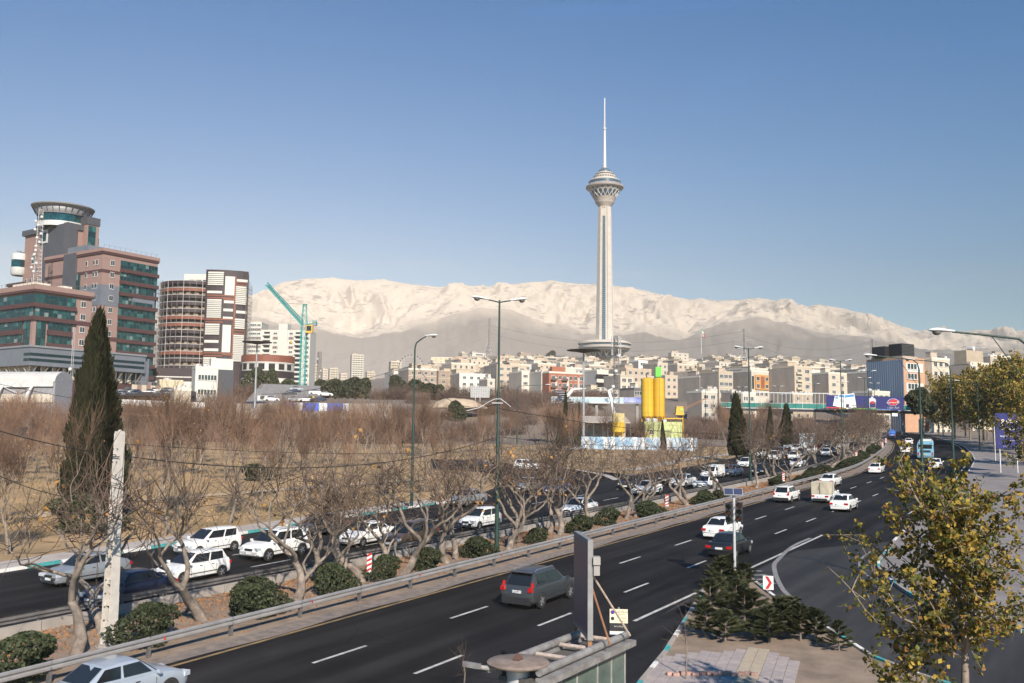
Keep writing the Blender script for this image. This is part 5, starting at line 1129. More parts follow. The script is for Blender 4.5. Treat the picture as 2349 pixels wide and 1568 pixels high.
for txt, x, z, s_ in ((AR['bus'], .08, 2.76, .075), ('BUS STOP', .10, 2.67, .05), (AR['hal'], .08, 2.57, .06), (AR['code'], .08, 2.47, .055)): arabic_text('lettering', txt, s_, blackp, t, MX(x, z))
arabic_text('lettering', AR['touch'], .07, hzw, t, MX(0, 2.30))

# dark blue advertising board on the right
p = GR(2310, 1034); Yb = p.y; Yb = 128.; A_ = PT(2282, 948, Yb); B_ = PT(2342, 948, Yb); C_ = PT(2286, 1029, Yb)
t = T('advertising_board', 'dark blue advertising board with cream calligraphy among golden leaves', 'billboard', (A_.x, Yb, SLOPE*Yb)); w_ = B_.x-A_.x; h_ = A_.z-C_.z; z0 = C_.z-SLOPE*Yb
navyb = M('board_navy', (.010, .013, .12), .5); cream = M('letter_cream', (.70, .62, .40), .6); white_l = M('letter_white', (.78, .78, .76), .6)
b = MB(); b.box((w_/2, 0, z0+h_/2), (w_, .12, h_)); b.build('board', navyb, t)
for x in (.15*w_, .8*w_): b = MB(); b.tube([(x, .15, 0), (x, .15, z0+h_*.9)], .07, 8); b.build('post', lamphead, t)
b = MB(); b.tube([(-.18, .0, z0*.5), (-.18, 0, z0+h_*.72)], .05, 6); b.build('side_pole', lamphead, t)
arabic_text('calligraphy', AR['mot'], h_*.22, cream, t, MX(w_*.52, z0+h_*.80, -.075), .01); arabic_text('calligraphy', AR['sanat'], h_*.11, cream, t, MX(w_*.52, z0+h_*.56, -.075), .01)
arabic_text('lettering', AR['sub'], h_*.075, white_l, t, MX(w_*.46, z0+h_*.35, -.075)); arabic_text('lettering', 'www.moti.ir', h_*.035, white_l, t, MX(w_*.6, z0+h_*.22, -.075)); arabic_text('lettering', '۲۲ ۷۲ ۲۲ ۲۰  ۰۹۱۲ ۰۱', h_*.05, white_l, t, MX(w_*.5, z0+h_*.06, -.075))
# ================================================================ buildings
k1, k2, ka, kb_, kc, ke = crop(0, 700, 1.96), crop(800, 900, 1.96), crop(2650, 1280, 3.3557), crop(2050, 1280, 3.3557), crop(1400, 1280, 3.3557), crop(3200, 1200, 3.6703)
k3 = crop(1700, 1150, 2.349)
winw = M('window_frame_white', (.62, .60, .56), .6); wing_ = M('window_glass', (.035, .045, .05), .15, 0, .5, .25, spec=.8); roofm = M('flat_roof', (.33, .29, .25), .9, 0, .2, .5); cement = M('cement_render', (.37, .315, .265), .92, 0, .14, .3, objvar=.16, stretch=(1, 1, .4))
CREAM = [M('facade_%d' % k, c, .85, 0, .10, .6, objvar=.16) for k, c in enumerate(((.48, .40, .295), (.51, .44, .345), (.43, .35, .26), (.53, .475, .395), (.45, .355, .265), (.40, .335, .27)))]
MIXF = CREAM*2+[M('facade_grey', (.40, .38, .36), .85, 0, .1, .6, objvar=.2), M('facade_brown', (.33, .25, .19), .85, 0, .1, .6, objvar=.2), M('facade_offwhite', (.57, .54, .49), .8, 0, .08, .6, objvar=.08)]
orange = M('facade_orange', (.50, .24, .07), .7); brick = M('facade_red_brick', (.33, .125, .075), .85, 0, .12, .8); tanbrick = M('facade_tan_brick', (.46, .27, .17), .85, 0, .1, .8); navyroof = M('roof_metal_black', (.015, .016, .02), .5)
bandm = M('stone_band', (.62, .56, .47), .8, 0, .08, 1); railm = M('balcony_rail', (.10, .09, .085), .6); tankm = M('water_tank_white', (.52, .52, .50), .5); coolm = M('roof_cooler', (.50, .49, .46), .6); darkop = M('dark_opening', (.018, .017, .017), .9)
def win_mesh(nx_=2):
    b = MB(); b.box((0, 0, 0), (1, .10, 1)); 
    for i in range(nx_):
        w_ = (.90-.06*(nx_-1))/nx_; b.box((-.45+w_/2+i*(w_+.06), -.045, 0), (w_, .03, .88), 0, 1)
    b.box((0, -.07, -.53), (1.08, .16, .06)); return b.mesh('window', [winw, wing_])
WIN = [win_mesh(1), win_mesh(2), win_mesh(3)]
HR = random.Random(21)
def add_windows(parent, x0, x1, zs, cols, y=0., ww=1.5, wh=1.5, face='front', mi=None, name='window'):
    for z in zs:
        for c in range(cols):
            x = x0+(x1-x0)*(c+.5)/cols; me = WIN[mi if mi is not None else (1 if ww < 1.9 else 2)]
            if face == 'front': o = O(name, me, parent, (x, y-.03, z))
            else: o = O(name, me, parent, (y-.03, x, z), R(-90))
            o.scale = (ww, 1, wh)
def joined_windows(parent, x0, x1, zs, cols, y, ww, wh, face='front'):
    b = MB()
    for z in zs:
        for c in range(cols):
            x = x0+(x1-x0)*(c+.5)/cols
            if face == 'front': b.box((x, y-.03, z), (ww, .12, wh)); 
            else: b.box((y-.03, x, z), (.12, ww, wh))
    o = b.build('glazing', wing_, parent); o['kind'] = 'stuff'
def roof_stuff(t, w, d, h, n=2, st=True):
    if st:
        b = MB(); sw, sd_, sh = HR.uniform(.25, .45)*w, HR.uniform(.3, .5)*d, HR.uniform(2.2, 3.0); x = HR.choice((.25, .7))*w; y = HR.uniform(.35, .6)*d
        b.box((x, y, h+sh/2), (sw, sd_, sh)); b.box((x, y, h+sh+.08), (sw+.3, sd_+.3, .16)); b.build('stairhead', HR.choice(CREAM), t)
    for i in range(n):
        q = HR.random(); x, y = HR.uniform(.12, .88)*w, HR.uniform(.08, .6)*d
        if q < .5: b = MB(); b.box((x, y, h+.75), (1.1, 1.1, 1.1)); b.box((x, y, h+.12), (1.2, .2, .24)); b.build('roof_cooler', coolm, t)
        elif q < .8: b = MB(); b.lathe([(0, 1.6), (.3, 1.55), (.6, 1.4), (.6, .1), (0, .1)], 10, 0, (x, y, h)); b.build('water_tank', tankm, t)
        else: b = MB(); b.lathe([(0, .12), (.4, .2), (.7, .4)], 10, 0, (x, y, h+1.0)); b.tube([(x, y, h), (x, y, h+1.1)], .05, 5); b.build('satellite_dish', tankm, t)
def house(cx, cy, w, d, h, rz, label, group=None, fm=None, storeys=None, wins=True, detail=2, base=None, sidem=None, cols=None, name='apartment_house', ww=None, step=0, st=True, zb=None):
    z = terr(cx, cy)-3 if zb is None else zb; t = T(name, label, 'building', (cx, cy, z), rz, group); h = h-z
    fm = fm or HR.choice(MIXF); sidem = sidem or cement
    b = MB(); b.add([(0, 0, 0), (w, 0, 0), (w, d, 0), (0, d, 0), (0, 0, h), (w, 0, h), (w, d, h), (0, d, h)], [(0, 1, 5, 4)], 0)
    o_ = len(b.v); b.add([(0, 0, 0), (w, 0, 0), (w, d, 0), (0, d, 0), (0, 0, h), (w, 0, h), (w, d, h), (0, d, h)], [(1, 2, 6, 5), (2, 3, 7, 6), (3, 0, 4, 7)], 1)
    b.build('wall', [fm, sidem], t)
    b = MB(); b.span(.02, w-.02, .02, d-.02, h-.4, h-.1); b.build('roof', roofm, t)
    b = MB(); e = .22
    for x0, x1, y0, y1 in ((-.06, w+.06, -.06, e), (-.06, w+.06, d-e, d+.06), (-.06, e, e, d-e), (w-e, w+.06, e, d-e)): b.span(x0, x1, y0, y1, h-.02, h+.75)
    b.build('parapet', fm if HR.random() < .6 else bandm, t)
    n = storeys or max(2, int(h/3.3)); sh = 3.25; cols = cols or max(2, int(w/3.2)); zs = [h-1.5-sh*i for i in range(n) if h-1.5-sh*i > .8]
    if wins:
        if detail >= 2:
            for i, z_ in enumerate(zs): 
                b = MB(); b.span(-.03, w+.03, -.05, .02, z_-1.55, z_-1.38); b.build('floor_band', bandm, t)
            add_windows(t, w*.05, w*.95, zs, cols, 0, ww or HR.choice((1.3, 1.6, 2.1)), HR.choice((1.4, 1.6, 1.8)))
        else:
            q = HR.random()
            if q < .6: joined_windows(t, w*.05, w*.95, zs[:3], cols, 0, ww or HR.choice((1.0, 1.5, 2.2)), HR.choice((1.1, 1.5)))
            elif q < .85:
                joined_windows(t, w*.05, w*.5, zs[:3], max(1, cols//2), 0, 1.4, 1.5); b = MB(); [b.span(w*.55, w*.95, -1.0, 0, z_-1.3, z_-.5) for z_ in zs[:3]]; b.build('balcony_tier', fm, t); b = MB(); [b.span(w*.57, w*.93, -.06, .02, z_-.5, z_+.9) for z_ in zs[:3]]; b.build('painted_balcony_shade', darkop, t)  # near-black panels stand in for the shade above the balconies
            else: joined_windows(t, w*.1, w*.9, zs[:2], 1, 0, w*.5, 1.4)
    roof_stuff(t, w, d, h, 4 if detail >= 2 else 3, st)
    return t, w, d, h
HROT = R(30)
ux = Vector((math.cos(HROT), math.sin(HROT))); uy = Vector((-math.sin(HROT), math.cos(HROT)))
def span_px(p0, dirv, xpx):          # length along dirv from p0 until the picture column xpx
    lo, hi = 0., 120.
    a0 = ray(xpx, 880); s = a0.x/a0.y; den = dirv.x-s*dirv.y
    return abs((s*p0.y-p0.x)/den) if abs(den) > 1e-4 else 12
def house_px(xl, xc, xr, yt, Y, label, **k):
    c = PT(xc, yt, Y); p = Vector((c.x, c.y)); w = min(26, span_px(p, ux, xr)); d = min(30, span_px(p, uy, xl))
    return house(c.x, c.y, max(4, w), max(5, d), c.z, HROT, label, **k)
def kx(f, *v): return [f(x, 0)[0] for x in v]
def ky(f, y): return f(0, y)[1]
# front rows, each house on its own
t, w, d, h = house_px(*kx(kb_, 1925, 2165, 2345), ky(kb_, 395), 385, 'cream house with a broad dark grey side wall, right of the yellow silos', fm=CREAM[0], cols=3)
house_px(*kx(kb_, 1650, 1925, 2010), ky(kb_, 455), 395, 'long windowless dark grey wall just right of the yellow silos', fm=cement, wins=False)
t, w, d, h = house_px(*kx(ka, 330, 562, 782), ky(ka, 385), 392, 'narrow house with an orange-framed facade and thin vertical fins', fm=CREAM[3], cols=2, wins=False)
b = MB(); b.span(w*.18, w*.97, -.45, 0, h-7.6, h-1.2); b.build('orange_frame', orange, t)
for i in range(2):
    add_windows(t, w*.22, w*.44, [h-2.9-3.2*i], 1, -.5, 1.7, 1.9); add_windows(t, w*.72, w*.95, [h-2.9-3.2*i], 1, -.5, 1.7, 1.7); add_windows(t, w*.2, w*.95, [h-9.3], 3, 0, 1.7, 1.6)
for i in range(4): b = MB(); b.span(w*(.5+.055*i), w*(.525+.055*i), -.7, -.4, h-6.9, h-1.9); b.build('fin', brick, t)
b = MB(); b.span(w*.03, w*.14, -.05, .02, h-7.4, h-1.8); b.build('stair_window', darkop, t)
t, w, d, h = house_px(*kx(ka, 828, 1103, 1326), ky(ka, 330), 388, 'cream four-storey house with a huge blank grey side wall above the bridge', fm=CREAM[0], cols=2, ww=2.6)
b = MB(); b.span(0.05, w*.6, d*.3, d*.95, h, h+2.2); b.build('penthouse', cement, t)
for i in range(3): b = MB(); b.span(w*.08, w*.40, -.9, 0, h-2.9-3.25*i, h-2.0-3.25*i); b.build('balcony', CREAM[0], t)
house_px(*kx(ka, 1325, 1532, 1768), ky(ka, 410), 402, 'cream house with tall windows between two grey blank walls above the bridge', fm=CREAM[1], cols=2, ww=2.2)
house_px(*kx(ka, 1768, 2010, 2100), ky(ka, 400), 345, 'brown windowless wall left of the blue corrugated wall', fm=CREAM[5], wins=False)
house_px(*kx(ka, -30, 20, 132), ky(ka, 622), 345, 'low cream building at the foot of the grey-walled house', fm=CREAM[3], cols=2, st=False)
house_px(*kx(ka, 180, 315, 430), ky(ka, 650), 350, 'low cream shed beside the orange-framed house', fm=CREAM[3], cols=2, st=False)
house_px(*kx(ka, 430, 440, 620), ky(ka, 672), 345, 'white low shop front under the orange-framed house', fm=CREAM[3], cols=2, st=False)
house_px(*kx(ka, 925, 1080, 1330), ky(ka, 670), 350, 'low dark-roofed building under the blank grey wall', fm=CREAM[2], cols=2, st=False)
house_px(*kx(ka, 1830, 2085, 2300), ky(ka, 650), 300, 'low cream building right behind the big billboard', fm=CREAM[1], cols=3, st=False)
# corrugated blue-grey building
t, w, d, h = house_px(*kx(ke, 190, 686, 1072), ky(ke, 545), 305, 'building with a huge blue-grey corrugated side wall and tan brick front', fm=tanbrick, cols=2, wins=False, st=False)
corr = M('corrugated_steel', (.22, .27, .35), .45, .3, .12, .4, stretch=(1, 1, .05)); b = MB(); n_ = int(d/.42)
for i in range(n_): b.box((-.12 if i % 2 else -.2, (i+.5)*d/n_, h/2), (.12, d/n_*.98, h))
b.build('corrugated_cladding', corr, t)
zs = [h-2.2-3.35*i for i in range(5)]
for z_ in zs:
    b = MB(); b.span(w*.08, w*.70, -.12, .02, z_-1.9, z_+1.1); b.build('white_panel', winw, t) if z_ != zs[1] else None
    add_windows(t, w*.09, w*.50, [z_], 1, -.15, w*.36, 2.0, mi=2); add_windows(t, w*.74, w*.95, [z_], 1, -.05, 1.7, 2.0, mi=1)
b = MB(); b.span(w*.1, w*.55, d*.1, d*.45, h+1.3, h+5.6); b.span(w*-.05, w*.3, d*.45, d*.8, h+1.3, h+4.9); pb_ = b.build('cooling_louver', navyroof, t)
for i in range(8): b = MB(); b.span(w*.09, w*.56, d*.1-.12, d*.1, h+1.6+.48*i, h+1.75+.48*i); b.build('louver_slat', railm, pb_)
b = MB(); b.span(w*.05, w*.6, d*.05, d*.9, h, h+1.3); b.build('plant_base', cement, t)
house_px(*kx(ke, 1074, 1078, 1336), ky(ke, 545), 308, 'pale stone flats right of the tan brick building behind the umbrella pine', fm=CREAM[1], cols=3, sidem=CREAM[1], ww=1.7)
t, w, d, h = house_px(*kx(ke, 1336, 1607, 1885), ky(ke, 605), 325, 'cream house with a tall brown blank side wall behind golden trees', fm=CREAM[3], cols=3, st=False)
b = MB(); b.span(-.1, w*.85, d*.15, d*.75, h, h+5.0); b.build('stair_tower', CREAM[2], t); b = MB(); b.lathe([(0, -1.3), (.8, -1.2), (.95, 0), (.8, 1.2), (0, 1.3)], 12, 0, (w*.5, d*.4, h+5.9), axis='y'); b.build('water_tank', tankm, t, 40)
house_px(*kx(ke, 1860, 1885, 2195), ky(ke, 505), 355, 'house with a dark balcony roof at the right, above golden trees', fm=CREAM[0], cols=3)
house_px(*kx(ke, 2065, 2349, 2500), ky(ke, 615), 320, 'dark brown blank wall at the right edge above golden trees', fm=CREAM[4], cols=2)
# red brick flats
t, w, d, h = house_px(*kx(kb_, 12, 30, 470), ky(kb_, 400), 400, 'red brick and cream apartment block with black balconies', fm=brick, sidem=brick, wins=False, st=False)
for i in range(5):
    z_ = h-1.9-3.3*i
    for f, q in ((.12, 1.9), (.30, 1.2), (.43, 1.9), (.62, 1.5), (.75, 1.5), (.92, 1.5)): add_windows(t, w*f-.5, w*f+.5, [z_], 1, -.02, q, 1.8)
    for f in (.12, .43): b = MB(); b.span(w*f-1.5, w*f+1.5, -1.0, 0, z_-1.3, z_-1.1); b.span(w*f-1.5, w*f+1.5, -1.0, -.95, z_-1.1, z_-.3); b.build('balcony', railm, t)
for f in (.20, .53, .84): b = MB(); b.span(w*f-.5, w*f+.5, -.12, .0, 2, h-1.6); b.build('cream_pier', CREAM[3], t)
b = MB(); b.span(w*.12, w*.5, d*.2, d*.6, h, h+3.0); b.build('stair_tower', brick, t); b = MB(); b.span(w*.5, w*.8, d*.2, d*.6, h, h+2.2); b.build('penthouse', CREAM[3], t)
# unfinished concrete frame
t, w, d, h = house_px(*kx(kb_, 475, 632, 778), ky(kb_, 378), 430, 'unfinished pale concrete building with dark empty openings', fm=CREAM[3], sidem=M('pale_render', (.46, .43, .40), .9, 0, .06, .3), wins=False, st=False)
for i in range(3):
    for f in (.16, .5, .8): b = MB(); b.span(w*f-1.4, w*f+1.4, -.04, .02, h-3.6-3.9*i, h-1.4-3.9*i); b.build('opening', darkop, t)
house_px(*kx(kb_, 718, 928, 1090), ky(kb_, 448), 412, 'cream house with balconies and blank tan side wall behind the telecom mast', fm=CREAM[1], cols=2, ww=2.2)
house_px(*kx(kb_, 360, 640, 915), ky(kb_, 628), 372, 'long low white building behind the white truss footbridge', fm=CREAM[3], cols=4, sidem=CREAM[5])
house_px(*kx(kb_, 918, 1100, 1190), ky(kb_, 608), 376, 'grey low flats left of the yellow silos', fm=M('facade_dark', (.13, .12, .115), .8), cols=1, ww=3.6)
house_px(*kx(kb_, 360, 512, 775), ky(kb_, 262), 560, 'tan house with a long grey side wall below the great tower', fm=CREAM[0], cols=4)
house_px(*kx(kb_, 1470, 1490, 1650), ky(kb_, 445), 430, 'brownish flats with balconies right of the yellow silos', fm=CREAM[2], cols=2)
house_px(*kx(kb_, 1765, 1950, 2145), ky(kb_, 648), 335, 'low white villa with a dark side wall beside the boom of the yellow plant', fm=CREAM[3], cols=2)
house_px(*kx(kb_, 1005, 1155, 1270), ky(kb_, 255), 540, 'bright white cube house with one large window high on the hill', fm=M('facade_white', (.68, .67, .64), .7), cols=1, ww=4)
house_px(*kx(kb_, 1210, 1395, 1525), ky(kb_, 285), 520, 'cream house with a dark tan side wall above the green hopper', fm=CREAM[1], cols=2)
house_px(*kx(kb_, 1545, 1570, 1790), ky(kb_, 150), 900, 'white modern house standing out on the skyline', fm=CREAM[3], cols=3, detail=1)
house_px(*kx(kc, 1705, 1867, 1947), ky(kc, 398), 412, 'house with a grey concrete side wall and a red poster on its front', fm=CREAM[3], cols=1, ww=2.4)
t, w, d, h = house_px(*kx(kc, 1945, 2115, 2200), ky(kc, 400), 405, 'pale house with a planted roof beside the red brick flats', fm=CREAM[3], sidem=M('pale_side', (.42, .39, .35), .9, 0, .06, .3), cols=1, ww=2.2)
house_px(*kx(kc, 1170, 1178, 1440), ky(kc, 432), 470, 'grey flats with rows of paired windows behind the steel billboard frame', fm=cement, cols=5, ww=1.2)
house_px(*kx(kc, 1330, 1435, 1530), ky(kc, 490), 440, 'low pale house beside the grey flats', fm=CREAM[3], cols=1)
house_px(*kx(kc, 930, 1045, 1168), ky(kc, 452), 470, 'beige house with a scalloped parapet among bare trees', fm=CREAM[2], cols=3, ww=1.2)
house_px(*kx(kc, 775, 845, 930), ky(kc, 400), 540, 'tall tan house left of the scalloped-parapet house', fm=CREAM[2], cols=2)
house_px(*kx(kc, 580, 700, 770), ky(kc, 470), 520, 'brownish house above the dark pines', fm=CREAM[4], cols=2)
house_px(*kx(kc, 370, 480, 560), ky(kc, 430), 540, 'grey-sided house right of the mural', fm=CREAM[0], cols=2)
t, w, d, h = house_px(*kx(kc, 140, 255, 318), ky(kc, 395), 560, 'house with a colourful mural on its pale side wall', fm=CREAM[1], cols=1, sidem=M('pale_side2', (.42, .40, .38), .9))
for i, c in enumerate(((.05, .16, .36), (.45, .16, .05), (.10, .34, .38), (.5, .38, .12))):
    b = MB(); b.add([(-.04, d*(.10+.06*i), 1), (-.04, d*(.16+.06*i), 1), (-.04, d*(.42+.05*i), h-1), (-.04, d*(.34+.05*i), h-1)], [(0, 3, 2, 1)]); b.build('mural_stripe', M('mural_%d' % i, c, .8), t)
# the mass of houses climbing the hill
gh_ = 'pale flat-roofed houses crowding the hillside'
row = 0
for Y in (455, 500, 560, 620, 690, 770, 860, 960, 1070, 1190, 1320):
    row += 1; xpx = 930+row*7
    while xpx < 2330:
        w = HR.uniform(10, 17)*(1+.25*(Y > 800)); d = HR.uniform(12, 18)
        yy = Y+HR.uniform(-18, 18); x = (xpx-1174)/2100*yy; z = terr(x, yy)
        h = HR.choice((2, 3, 3, 4, 4) if Y < 700 else (2, 3, 3, 4))*3.25+HR.uniform(-.5, 1.2)
        if xpx > 2000 and Y > 700: h *= .9
        if not (1255 < xpx < 1520 and Y > 1150):
            wp = w*2100/yy
            dl = 2 if Y < 600 else 1
            ph = next(v for q, v in ((1150, 'left of the nearest twin lamp'), (1330, 'above the red brick flats'), (1480, 'below the great tower'), (1700, 'above the yellow silos'), (1900, 'above the orange-framed house'), (9999, 'above the right end of the footbridge')) if xpx < q)
            lab = ('flat-roofed house close behind the front street, ' if Y < 600 else 'small flat-roofed house in the hazy upper rows, ' if Y > 900 else 'flat-roofed house in the middle hillside rows, ')+ph
            house(x, yy, w, d, z+h, HROT+HR.gauss(0, .05), lab, gh_, detail=dl, cols=max(2, int(w/3.6)))
        xpx += w*.95*2100/yy+HR.uniform(1, 16)*(1+.7*(xpx < 1150))
# bare and dark scrub between houses
for k in range(46):
    Y = HR.uniform(420, 1350); xpx = HR.uniform(1000, 2100); x = (xpx-1174)/2100*Y
    t = T('hill_tree', 'leafless brownish tree between the hillside houses', 'tree', (x, Y, terr(x, Y)-.5), HR.uniform(0, 6), 'leafless trees between the houses'); f = HR.uniform(2.2, 3.4); t.scale = (f, f, f); O('crown', THK[k % 3], t)
for k in range(30):
    a = 2*math.pi*k/30; x = TB.x+60*math.cos(a)+HR.uniform(-8, 8); y = 1440+HR.uniform(-25, 10); x = TB.x-95+190*k/30
    t = T('hill_tree', 'leafless reddish tree around the foot of the great tower', 'tree', (x, y, terr(x, y)-1), HR.uniform(0, 6), 'leafless trees around the tower foot'); f = HR.uniform(3, 5); t.scale = (f, f, f*.9); O('crown', THK[k % 3], t)
# hilltop buildings on the left part of the skyline
p = PT(*kc(725, 270), 1100); house(p.x, p.y, 60, 20, p.z+6, R(4), 'long pale yellow building on the hilltop with a small dome', fm=M('facade_pale_yellow', (.62, .52, .34), .8), detail=1, cols=9)
p = PT(*kc(1005, 272), 1100); house(p.x, p.y, 43, 16, p.z+6, R(4), 'red-brown building with an overhanging roof on the hilltop', fm=tanbrick, sidem=tanbrick, detail=1, cols=6)
for (x0, x1, yt, Y, lab, m_) in ((1000, 1112, 845, 1500, 'tall pale apartment tower standing alone in the haze', CREAM[3]), (785, 830, 952, 1350, 'pale slab block in the haze beside the crane mast, the lower one', CREAM[1]), (835, 915, 946, 1360, 'pale slab block in the haze right of the crane mast, the wider one', CREAM[1]), (915, 975, 985, 1300, 'low pale slab block in the haze', CREAM[1]), (1110, 1185, 972, 1400, 'low pale buildings at the foot of the lone tower', CREAM[0]), (1283, 1382, 895, 1250, 'pale yellow high-rise left of the big wheel', CREAM[0]), (703, 755, 920, 1100, 'narrow pale yellow block right beside the white flats', CREAM[0])):
    a = PT(*k2(x0, yt), Y); c = PT(*k2(x1, yt), Y); w = (c.x-a.x)*.8; zb_ = PT(*k2(x0, 1040), Y).z-25; t, w, d, h = house(a.x+4, Y, w, 18, a.z, R(16), lab, None, m_, wins=False, zb=zb_, sidem=M('painted_shade_side', (.40, .35, .29), .9))  # side walls get a darker colour, with their shade painted in
    n_ = int((h-22)/3.6)
    for i in range(n_): b = MB(); b.span(.5, w-.5, -.06, .02, h-2.6-3.6*i, h-1.2-3.6*i); b.build('window_strip', wing_, t)
    for i in range(5): b = MB(); b.span(w*(.1+.2*i)-.35, w*(.1+.2*i)+.35, -.35, 0, 18, h); b.build('pier', m_, t)

# ================================================================ pink office complex
pink = M('pink_stone', (.275, .178, .152), .75, 0, .06, .4); maroon = M('maroon_band', (.075, .035, .033), .6, 0, .1, .5); tealg = M('teal_glass', (.010, .048, .046), .12, 0, .8, .5, spec=.9); greymetal = M('grey_cladding', (.095, .095, .104), .45, .2, .08, .3); silverclad = M('silver_cladding', (.20, .21, .235), .4, .3, .08, .3); mull_m = M('teal_mullion', (.03, .05, .05), .5); creamst = M('podium_cream', (.55, .46, .34), .8, 0, .08, .5)
PA = math.atan2(RDD.y, RDD.x)        # the blocks stand square to the road
_pm = MB(); _pm.box((0, 0, 0), (1, .04, 1)); PANE = [_pm.mesh('pane', M('teal_pane_%d' % k, c, .12, 0, .3, .8, spec=.9)) for k, c in enumerate(((.006, .028, .028), (.014, .062, .058), (.035, .125, .115), (.16, .20, .19)))]
class Block:
    def __init__(s, name, label, xd, Y, ytop, ybot, cat='building'):
        a = PT(xd, ytop, Y); s.z0 = PT(xd, ybot, Y).z; s.h = a.z-s.z0; s.t = T(name, label, cat, (a.x, a.y, s.z0), PA)
    def z(s, xd, yd, Y): return PT(xd, yd, Y).z-s.z0
    def part(s, name, mat, *spans, parent=None):
        b = MB(); [b.span(*q) for q in spans]; return b.build(name, mat, parent or s.t)
    def panes(s, par, nm, rows, f):
        for i in range(nm):
            for j in range(rows):
                l_, (w_, h_), rz_ = f(i, j); q = HR.random(); o = O('pane', PANE[0 if q < .52 else 1 if q < .84 else 2 if q < .95 else 3], par, l_, rz_); o.scale = (w_, 1, h_)
    def ribbon_r(s, x0, x1, z0, z1, nm=10, y=-.06, rows=2):        # glazed band on the right-hand face (y = 0)
        g_ = s.part('window_band', mull_m, (x0, x1, y+.03, .05, z0, z1)); b = MB(); s.panes(g_, nm, rows, lambda i, j: ((x0+(x1-x0)*(i+.5)/nm, y, z0+(z1-z0)*(j+.5)/rows), ((x1-x0)/nm*.9, (z1-z0)/rows*.92), 0))
        for i in range(nm+1): x = x0+(x1-x0)*i/nm; b.span(x-.05, x+.05, y-.06, y, z0, z1)
        for i in range(rows+1): z = z0+(z1-z0)*i/rows; b.span(x0, x1, y-.05, y, z-.05, z+.05)
        b.build('mullion', mull_m, g_); return g_
    def ribbon_l(s, y0, y1, z0, z1, nm=10, x=-.06, rows=2):
        g_ = s.part('window_band', mull_m, (x+.03, .05, y0, y1, z0, z1)); b = MB(); s.panes(g_, nm, rows, lambda i, j: ((x, y0+(y1-y0)*(i+.5)/nm, z0+(z1-z0)*(j+.5)/rows), ((y1-y0)/nm*.9, (z1-z0)/rows*.92), R(-90)))
        for i in range(nm+1): y = y0+(y1-y0)*i/nm; b.span(x-.06, x, y-.05, y+.05, z0, z1)
        for i in range(rows+1): z = z0+(z1-z0)*i/rows; b.span(x-.05, x, y0, y1, z-.05, z+.05)
        b.build('mullion', mull_m, g_); return g_
def K1(x, y): return k1(x, y)
# --- right block
B = Block('office_block', 'pink stone office block with dark teal window bands, right of the cypress', K1(760, 0)[0], 300, K1(0, 470)[1], 905); H = B.h; W_, D_ = 21.0, 34.
B.part('wall', pink, (0, W_, 0, D_, 0, H)); B.part('cornice', pink, (-.5, W_+.5, -.5, D_+.3, H-.2, H+.9)); B.part('cornice_band', maroon, (-.35, W_+.35, -.35, D_+.2, H-1.0, H-.25)); B.part('roof', roofm, (.5, W_-.5, .5, D_-.5, H+.9, H+1.0))
fz = 3.98; z = H-2.3
for i in range(10):
    z1 = z-i*fz
    if z1 < 3: break
    B.ribbon_r(6.6, W_-.05, z1-2.7, z1, 12)
    B.part('spandrel', maroon, (6.5, W_+.3, -.75, 0, z1-4.0, z1-2.72))
    add_windows(B.t, 2.6, 4.6, [z1-1.4], 1, -.02, 1.5, 1.8, mi=1)
    add_windows(B.t, 2.2, 5.6, [z1-1.4], 2, -.02, 1.0, 1.7, 'left', mi=0); add_windows(B.t, 8.0, 10.0, [z1-1.4], 1, -.02, 1.0, 1.7, 'left', mi=0)
B.part('silver_panel', silverclad, (-.08, 6.4, -.08, 12, H-18.3, H-11.4)); B.part('silver_panel', silverclad, (11.5, W_-.9, -.5, 0, H-18.2, H-11.6)); B.ribbon_r(11.6, W_-1.6, H-12.9, H-11.0, 8, -.56, 1); B.ribbon_r(11.6, W_-1.8, H-17.6, H-15.8, 8, -.56, 1)
for i in (1, 2): add_windows(B.t, 2.6, 4.6, [z-(1.35+i)*fz], 1, -.1, 1.5, 1.8, mi=1)
B.part('maroon_course', maroon, (-.05, 6.5, -.05, D_, H-7.3, H-6.2)); B.part('maroon_course', maroon, (-.05, 6.5, -.05, D_, H-30, H-28.6))
B.part('grey_stair_tower', greymetal, (-.6, 6, 14.5, 22, 0, H+.6)); B.ribbon_l(12.2, 14.3, H-24, H-6.8, 2, -.2, 8)
B.part('roof_plant', silverclad, (2, 10, 12, 24, H+.9, H+3.6)); b = MB(); b.lathe([(3.2, H+.9), (3.2, H+4.2), (3.0, H+4.4)], 24, 0, (8, 22, 0)); b.build('round_plant', tankm, B.t, 40)
b = MB(); [b.tube([(x, -.3, H+.9), (x, -.3, H+2.0)], .04, 4) for x in range(0, 21, 2)]; b.tube([(0, -.3, H+2), (W_, -.3, H+2)], .03, 4); b.build('roof_railing', galvdk, B.t)
